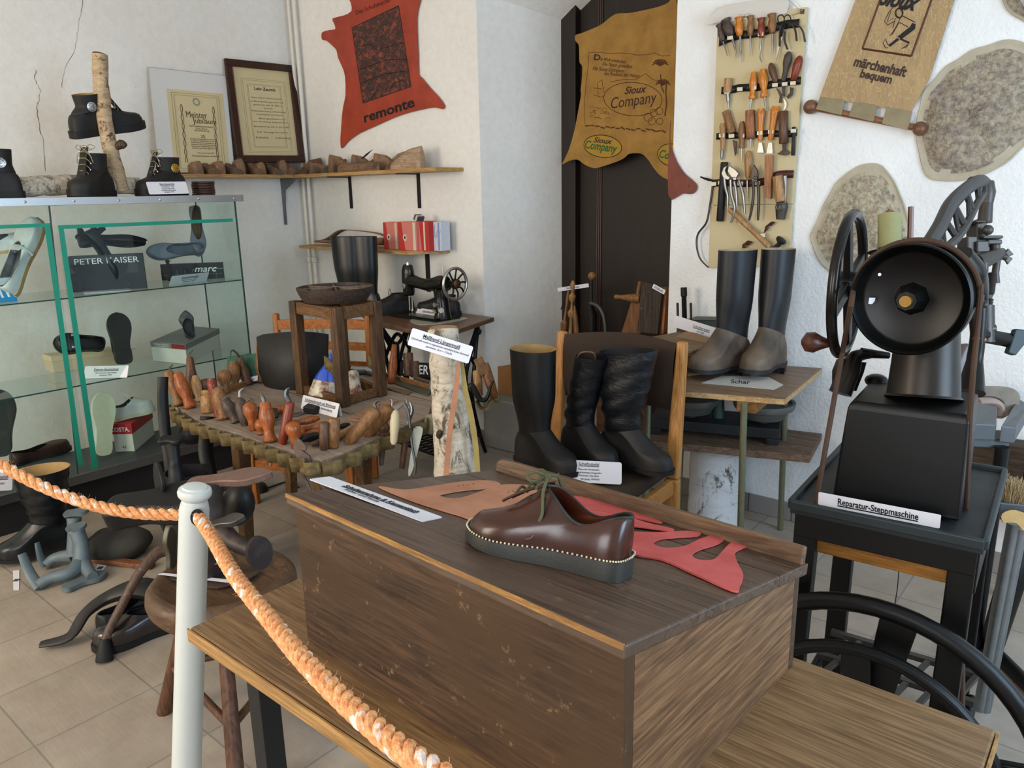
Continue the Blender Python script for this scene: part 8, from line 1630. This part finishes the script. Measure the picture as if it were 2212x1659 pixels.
for lb, p0, p1, r_ in (('grey pipe leaning beside the brush, left of two', (2150, 1300), (2190, 1130), .016), ('grey pipe leaning beside the brush, right of two', (2160, 1310), (2205, 1140), .016)):
    o = MB().tube([V((P(*p0, d=2.1).x, P(*p0, d=2.1).y, 0)), P(*p1, d=2.0)], r_, 12).build('grey_pipe', metal('#8a8f92', .4, .2)); tag(o, lb, 'pipe')
o = MB().prism(cat([P(x_, y_, d=1.95) for x_, y_ in ((2165, 1110), (2195, 1102), (2240, 1125), (2250, 1160), (2215, 1150), (2195, 1130), (2168, 1128))], 3, True), cF*.004).build('tan_leather_strip', leather('#b8935a', .7, .1), smooth=0); tag(o, 'light tan leather strip hanging below the brush', 'leather sheet')
bl = thing('black_machine_frame', 'black cast iron machine leg frame at the right picture edge', 'machine stand', V((.25, 2.0, 0)))
MB().tube([V((P(2140, 1400, z=0).x, P(2140, 1400, z=0).y, 0)), P(2190, 1240, d=2.15), P(2205, 1150, d=2.15)], [.035, .035, .03], 10, sq=.6).build('leg', MCB, bl)
MB().tube(cat([P(2135, 1395, z=.02), P(2180, 1440, z=.02), P(2240, 1500, z=.02)], 4), .022, 10).build('foot_bar', MCB, bl)
MB().tube([P(2195, 1150, d=2.15), P(2300, 1150, d=2.2)], .025, 10).build('top_bar', MCB, bl)
# black thread on the wall
o = MB().tube(cat([Q(WMx*.5+.02*math.sin(k), .2, ZM-.07-k*.11) for k in range(7)], 5), .0012, 5).build('black_wire', INK); tag(o, 'thin black twisted wire hanging under the wooden drawer', 'wire')
# ================================================================== round stool with iron lasts, floor things
zS = .46
rc = P(475, 1262, z=zS); Rst = (P(640, 1225, z=zS)-P(312, 1262, z=zS)).length/2
mid_ = (P(640, 1225, z=zS)+P(312, 1262, z=zS))/2; rc = V((mid_.x, mid_.y, zS))
STW = wood('#6d5138', '#4c3726', 'X', 6, .5, .5, dark='#55402e', wear='#82664a')
rs = thing('round_stool', 'thick round wooden cobbler stool with splayed legs behind the white post', 'stool', (rc.x, rc.y, 0))
b = MB(); prof = [(0, .62), (0, .82), (.08, .90), (.3, .97), (.55, 1.0), (.8, .985), (.95, .93), (1.0, .86), (.93, .78), (.80, .70), (.78, .4), (.78, .0001)]
b.lathe(rc-V((0, 0, .085)), rc, [(t_, Rst*k) for t_, k in prof], 48, cap=False); b.add([rc+V((math.cos(2*PI*k/48)*Rst*.62, math.sin(2*PI*k/48)*Rst*.62, -.085)) for k in range(48)], [tuple(range(47, -1, -1))]); b.build('seat', STW, rs, smooth=50)
LGW = wood('#6a4630', '#4a2f20', 'Z', 6, .5, .4)
ft = [P(355, 1538, z=0), P(437, 1700, z=0), P(560, 1500, z=0)]
ft = [P(355, 1538, z=0)]+[V((rc.x+math.cos(a)*.30, rc.y+math.sin(a)*.30, 0)) for a in (math.atan2(ft[0].y-rc.y, ft[0].x-rc.x)+2*PI/3, math.atan2(ft[0].y-rc.y, ft[0].x-rc.x)-2*PI/3)]
for p in ft:
    t_ = rc.lerp(V((p.x, p.y, rc.z)), .45)-V((0, 0, .08)); MB().tube([p, t_], [.022, .017], 12).build('leg', LGW, rs)
for i in (0, 1, 2): a_, c_ = ft[i], ft[(i+1) % 3]; MB().tube([a_.lerp(V((rc.x, rc.y, a_.z)), .2)+V((0, 0, .16)), c_.lerp(V((rc.x, rc.y, 0)), .2)+V((0, 0, .16))], .011, 10).build('stretcher', LGW, rs)
zs_ = zS-.012
o = MB().prism([P(x_, y_, z=zs_) for x_, y_ in ((340, 1243), (400, 1262), (470, 1272), (530, 1258), (565, 1235), (470, 1245))], (0, 0, .004)).build('leather_disc', leather('#4a3a2f', .8), smooth=0); tag(o, 'dark leather piece lying in the hollow of the round stool', 'leather piece')
o = MB().prism([P(x_, y_, z=zs_+.012) for x_, y_ in ((341, 1241), (496, 1259), (500, 1253), (352, 1238))], (0, 0, .001)).build('price_label', PAPER, smooth=0); tag(o, 'narrow white label lying on the leather piece of the round stool', 'sign')
# cast iron three armed last on the stool
IL = metal('#2f2928', .5, .3, rust='#3b2c28', metallic=.4, sc=12); IBK = metal('#101112', .5, .3, metallic=.3, sc=12)
def solepl(b, c, x, u, L_, W_, th, pts=FO):
    x = V(x).normalized(); u = V(u); u = (u-x*u.dot(x)).normalized(); y = u.cross(x); o_ = foot(L_, W_, pts, 3); b.prism([V(c)+x*(p.x-L_*.5)+y*p.y for p in o_], u*th)
ds = dep(rc)
il3 = thing('iron_last', 'rusty brown iron last with three sole shaped arms standing on the round stool', 'shoe last', P(470, 1235, z=zS))
sp_ = P(452, 1242, z=zs_+.006)
b = MB(); b.tube(cat([sp_, P(455, 1190, d=ds-.0), P(452, 1130, d=ds), P(440, 1080, d=ds+.02), P(440, 1050, d=ds+.03)], 5), [.055, .045, .045, .055, .06], 14, sq=.6); b.build('trunk_casting', IL, il3, smooth=60)
b = MB(); b.tube(cat([P(452, 1145, d=ds), P(480, 1150, d=ds-.02), P(505, 1170, d=ds-.05), P(555, 1192, d=ds-.08)], 5), [.035, .028, .024, .022], 12); b.lathe(P(553, 1191, d=ds-.08), P(563, 1195, d=ds-.10), [(0, .024), (.4, .034), (1, .034)], 20, ell=1.3); b.build('heel_arm', IL, il3, smooth=50)
b = MB(); solepl(b, P(500, 1043, d=ds+.05), P(540, 1036, d=ds+.05)-P(430, 1050, d=ds+.05), (0, -.25, 1), .24, .075, .022, FP); b.build('sole_plate', metal('#7d6358', .5, .25, rust='#6b4c40', metallic=.4), il3, smooth=60, bevel=.008)
b = MB(); solepl(b, P(490, 1133, d=ds-.03), P(520, 1125, d=ds-.03)-P(460, 1140, d=ds-.03), (0, -.4, 1), .11, .045, .016, FP); b.build('small_plate', metal('#6a6663', .45), il3, smooth=60, bevel=.005)
b = MB(); solepl(b, P(350, 1115, d=ds+.20), P(395, 1118, d=ds+.20)-P(270, 1135, d=ds+.20), (0, -.4, 1), .30, .14, .07, FO); o = b.build('rubber_last', plain('#0f0f11', .6, name='dark_rubber'), smooth=60, bevel=.012); tag(o, 'large black rounded form behind the white post top, left side', 'shoe last')
b = MB(); b.ball(P(515, 1090, d=ds+.22), .075, 20, (.72, .6, 1.0), Matrix.Rotation(.5, 3, 'Y')); o = b.build('black_form', plain('#0b0d0e', .5, name='black_form'), smooth=60); tag(o, 'round black form with ridge right of the white post top', 'shoe last')
b = MB(); solepl(b, P(352, 1072, d=ds+.25), (.15, 0, 1), (-.3, -1, 0), .21, .14, .012, FO); o = b.build('black_sole', plain('#0f1010', .5, name='black_sole'), smooth=60, bevel=.003); tag(o, 'upright black sole plate left of the white post', 'shoe last')
b = MB(); solepl(b, P(372, 1183, d=ds-.02), (.1, 0, 1), (-1, -.6, 0), .13, .05, .014, FP); o = b.build('olive_plate', metal('#6b675a', .5), smooth=60, bevel=.004); tag(o, 'narrow upright grey olive metal sole behind the white post', 'shoe last')
# tall thin iron last on the floor
dt = 2.72
tl = thing('iron_last', 'tall black iron last with oval head standing before the glass cabinet', 'shoe last', P(380, 1080, d=dt))
b = MB(); base_ = P(384, 1060, d=dt); b.tube(cat([V((base_.x, base_.y, 0)), P(384, 1060, d=dt), P(378, 1000, d=dt), P(371, 958, d=dt)], 5), [.04, .028, .02, .026], 12); b.build('column', IBK, tl); b = MB(); solepl(b, P(371, 957, d=dt), cR*1.0+V((0, 0, .05)), (0, -.3, 1), .085, .06, .022, FO); b.build('head_plate', IBK, tl, smooth=60, bevel=.006)
# black rail / posts behind
BP = plain('#080808', .5, bump=.4, name='black_painted_wood')
for lb, a_, c_, w_ in (('thick rough black wooden post before the glass cabinet, left of two', (352, 815), (372, 1040), 12), ('rough black post behind the left strap of the tool table, right of two', (447, 900), (455, 1040), 16)):
    dd = 3.0; p1 = P(*a_, d=dd); p0 = P(*c_, d=dd); o = MB().tube(cat([V((p0.x, p0.y, 0)), p0, P((a_[0]+c_[0])/2-6, (a_[1]+c_[1])/2, d=dd), p1+V((.0, 0, 0))], 5), S(w_, dd), 10, sq=.8).build('black_post', BP, disp=(.004, 9)); tag(o, lb, 'post')
o = MB().tube([P(350, 812, d=3.0), P(362, 816, d=3.0)], [.03, .034], 10); o = None
# bucket
bk_ = P(410, 1068, d=2.9); bz = V((bk_.x, bk_.y, 0)); tpz = P(412, 1003, d=2.95).z
bu = thing('bucket', 'black bucket with pale rim content behind the post and iron lasts', 'bucket', bz)
Rb = S(44, 2.95); b = MB(); b.lathe(bz+V((0, 0, .0)), bz+V((0, 0, tpz)), [(0, Rb*.78), (.95, Rb*.98), (1, Rb*1.04), (1, Rb*.97), (.6, Rb*.9)], 32, cap=False); b.build('body', plain('#1b1b20', .35, name='black_plastic'), bu, smooth=40)
MB().lathe(bz+V((0, 0, tpz*.80)), bz+V((0, 0, tpz*.84)), [(0, Rb*.9), (1, Rb*.88), (1, .0001)], 28).build('pale_content', plain('#b3a184', .9, name='pale_leather'), bu)
# black boot on the floor by the cabinet
h_ = P(170, 1185, z=0.0); t_ = P(30, 1215, z=0.0); M, L_ = standM(h_, t_, raise_=.02)
r, o_, rg, sh2 = boot('riding_boot', 'tall black leather boot with pale lining standing on the floor before the cabinet', M, L=max(.30, L_*.98), W=.11, H=.36, mat=leather('#121518', .28, .1, wr=.25), solem=RUB, lin=TANI, rx=.065, ry=.062, top=(.105, .085), cx=.10, heel=.02, slump=.006, lean=-.015, seed=4)
# blue grey iron last lying on the floor
BG = metal('#66747a', .55, .3, metallic=.35, sc=14)
bl_ = thing('iron_last', 'blue grey cast iron three footed last lying on the tiled floor', 'shoe last', P(150, 1265, z=0))
fl_ = lambda x_, y_, z_=.02: P(x_, y_, z=z_)
b = MB(); top_ = P(165, 1140, d=dep(P(185, 1240, z=0))); 
jn = P(176, 1215, z=.05)
b.tube(cat([jn, P(176, 1180, d=dep(jn)), P(166, 1148, d=dep(jn))], 5), [.036, .028, .030], 12); solepl(b, P(166, 1142, d=dep(jn)), cR*1+V((0, 0, .1)), (0, -.3, 1), .075, .055, .014)
b.tube(cat([jn, P(150, 1238, z=.04), P(110, 1248, z=.035), P(82, 1265, z=.02)], 5), [.035, .026, .024, .02], 12)
b.tube(cat([P(88, 1270, z=.01), P(66, 1240, z=.05), P(47, 1196, d=dep(P(66, 1240, z=.05)))], 5), [.022, .02, .016], 12, sq=.5)
b.tube(cat([jn, P(190, 1232, z=.035), P(200, 1245, z=.03)], 4), [.035, .024, .02], 12); solepl(b, P(186, 1258, z=.006), P(215, 1245, z=.006)-P(150, 1270, z=.006), (0, 0, 1), .17, .085, .016, FP)
b.build('casting', BG, bl_, smooth=50)
il5 = thing('iron_last', 'second blue grey iron last standing behind the first on the tiled floor', 'shoe last', P(140, 1215, z=0))
j2 = P(160, 1200, z=.05); b = MB(); b.tube(cat([j2, P(160, 1150, d=dep(j2)), P(160, 1118, d=dep(j2))], 5), [.03, .024, .028], 12); solepl(b, P(166, 1110, d=dep(j2)), cR*1+V((0, 0, .15)), (0, -.3, 1), .10, .05, .014)
b.tube(cat([j2, P(120, 1205, z=.04), P(98, 1222, z=.02)], 5), [.03, .022, .018], 12); b.tube(cat([P(98, 1224, z=.012), P(88, 1205, z=.05), P(80, 1172, d=dep(P(98, 1222, z=.02)))], 4), [.02, .018, .012], 10, sq=.5); b.build('casting', BG, il5, smooth=50)
# stone, wooden slat, crook stick, boot, shoe, papers
sp2 = P(262, 1200, z=0); o = MB().ball(sp2+V((0, 0, .06)), .115, 24, (1.25, .85, .55), Matrix.Rotation(HEAD, 3, 'Z')).build('field_stone', plain('#33322f', .85, var=.3, sc=12, bump=.8, name='dark_stone'), disp=(.03, 9), smooth=60); tag(o, 'large flat dark grey stone lying on the floor', 'stone')
o = MB().bar(P(190, 1207, z=.012), P(330, 1222, z=.012), .04, .02).build('wooden_batten', wood('#85573a', '#663f28', 'X', 6, .6, .3), smooth=0, bevel=.004); tag(o, 'reddish wooden slat lying on the floor below the dark stone', 'slat')
cs = thing('crutch_stick', 'knotty brown walking stick with rubber foot leaning on the round stool', 'stick', P(226, 1428, z=0))
f0_ = P(226, 1428, z=0); dcs = dep(f0_)
q = cat([f0_+V((0, 0, .03)), P(232, 1370, d=dcs+.02), P(262, 1310, d=dcs+.05), P(300, 1240, d=dcs+.08), P(340, 1195, d=dcs+.12), P(375, 1185, d=dcs+.15)], 6)
STK2 = wood('#5b4131', '#3c2a20', 'Z', 14, .45, .3, wear='#a7814f'); MB().tube(q, [.013, .014, .015, .016, .02, .026], 12).build('stick', STK2, cs)
MB().lathe(f0_, f0_+(q[3]-f0_).normalized()*.07, [(0, .026), (.1, .027), (.8, .018), (1, .014)], 16).build('rubber_foot', RUB, cs)
h_ = P(290, 1330, z=.012); 
SOFT = leather('#2b2726', .5, .15, wr=.3)
o = MB().tube(cat([P(88, 1392, z=.018), P(150, 1375, z=.03), P(185, 1325, z=.07), P(235, 1290, z=.09), P(300, 1270, z=.11), P(360, 1285, z=.08)], 6), [.018, .028, .035, .05, .07, .07], 16, sq=.45).build('boot_shaft', SOFT); tag(o, 'limp dark leather boot shaft lying on the tiles behind the walking stick', 'leather piece'); o.name = 'limp_leather_piece'
M, L_ = standM(P(350, 1300, z=0), P(215, 1385, z=0)); hb2 = P(218, 1388, z=0); hb3 = P(330, 1330, z=0); M, L_ = standM(hb2, hb3)
low_shoe('black_shoe', 'black heavy shoe lying under the limp dark leather', 'shoe', M, leather('#161616', .5, .1), RUB, BLKD, L=.28, W=.10, sole=.03, ocx=.32, orx=.30, ory=.34, zf=.07, zb=.07, toe=.06, steps=7)
M, L_ = standM(P(400, 1345, z=0), P(298, 1378, z=0)); low_shoe('oxford_shoe', 'polished dark brown shoe toe showing under the round stool', 'shoe', M, leather('#231a18', .22, .1, spec=.7), RUB, BLKD, L=.29, W=.105, sole=.022, ocx=.32, orx=.30, ory=.34, zf=.08, zb=.07, toe=.05, steps=8)
for lb, q_ in (('small white label with dark print lying on the tiles at the left edge', ((28, 1233), (42, 1232), (41, 1275), (29, 1275))), ('small pale printed paper lying between the blue grey last and the stone', ((202, 1232), (212, 1218), (230, 1222), (222, 1234)))):
    o = MB().prism([P(x_, y_, z=.001) for x_, y_ in q_], (0, 0, .0012)).build('paper_label', PAPER, smooth=0); tag(o, lb, 'paper'); c_ = sum((P(x_, y_, z=.0026) for x_, y_ in q_), V())/4; MB().box(c_, (.02, .02, .0006), Matrix.Rotation(HEAD, 3, 'Z')).build('printed_mark', plain('#4b4a4c', .7, name='grey_ink'), o, smooth=0)
o = MB().prism([P(x_, y_, z=.001) for x_, y_ in ((643, 1545), (660, 1540), (735, 1590), (725, 1600))], (0, 0, .03)).build('blue_tool', plain('#0f4f8c', .4, name='blue_plastic'), smooth=0, bevel=.006); tag(o, 'dark blue object lying on the tiles under the oak table', 'tool')
o = MB().tube(cat([P(560, 1060, z=.006), P(590, 1050, z=.006), P(625, 1040, z=.006), P(645, 1053, z=.006)], 5), .004, 6).build('black_cable', RUB); tag(o, 'thin black cable lying on the floor under the tool table', 'cable')
M, L_ = standM(P(480, 1055, z=0), P(545, 1060, z=0)); o = lasts_mesh(.26, .10, BLKD, 'dark_slipper', 'dark flat slipper shape on the floor behind the brown last sole', M, cat_='shoe', hz=.05)
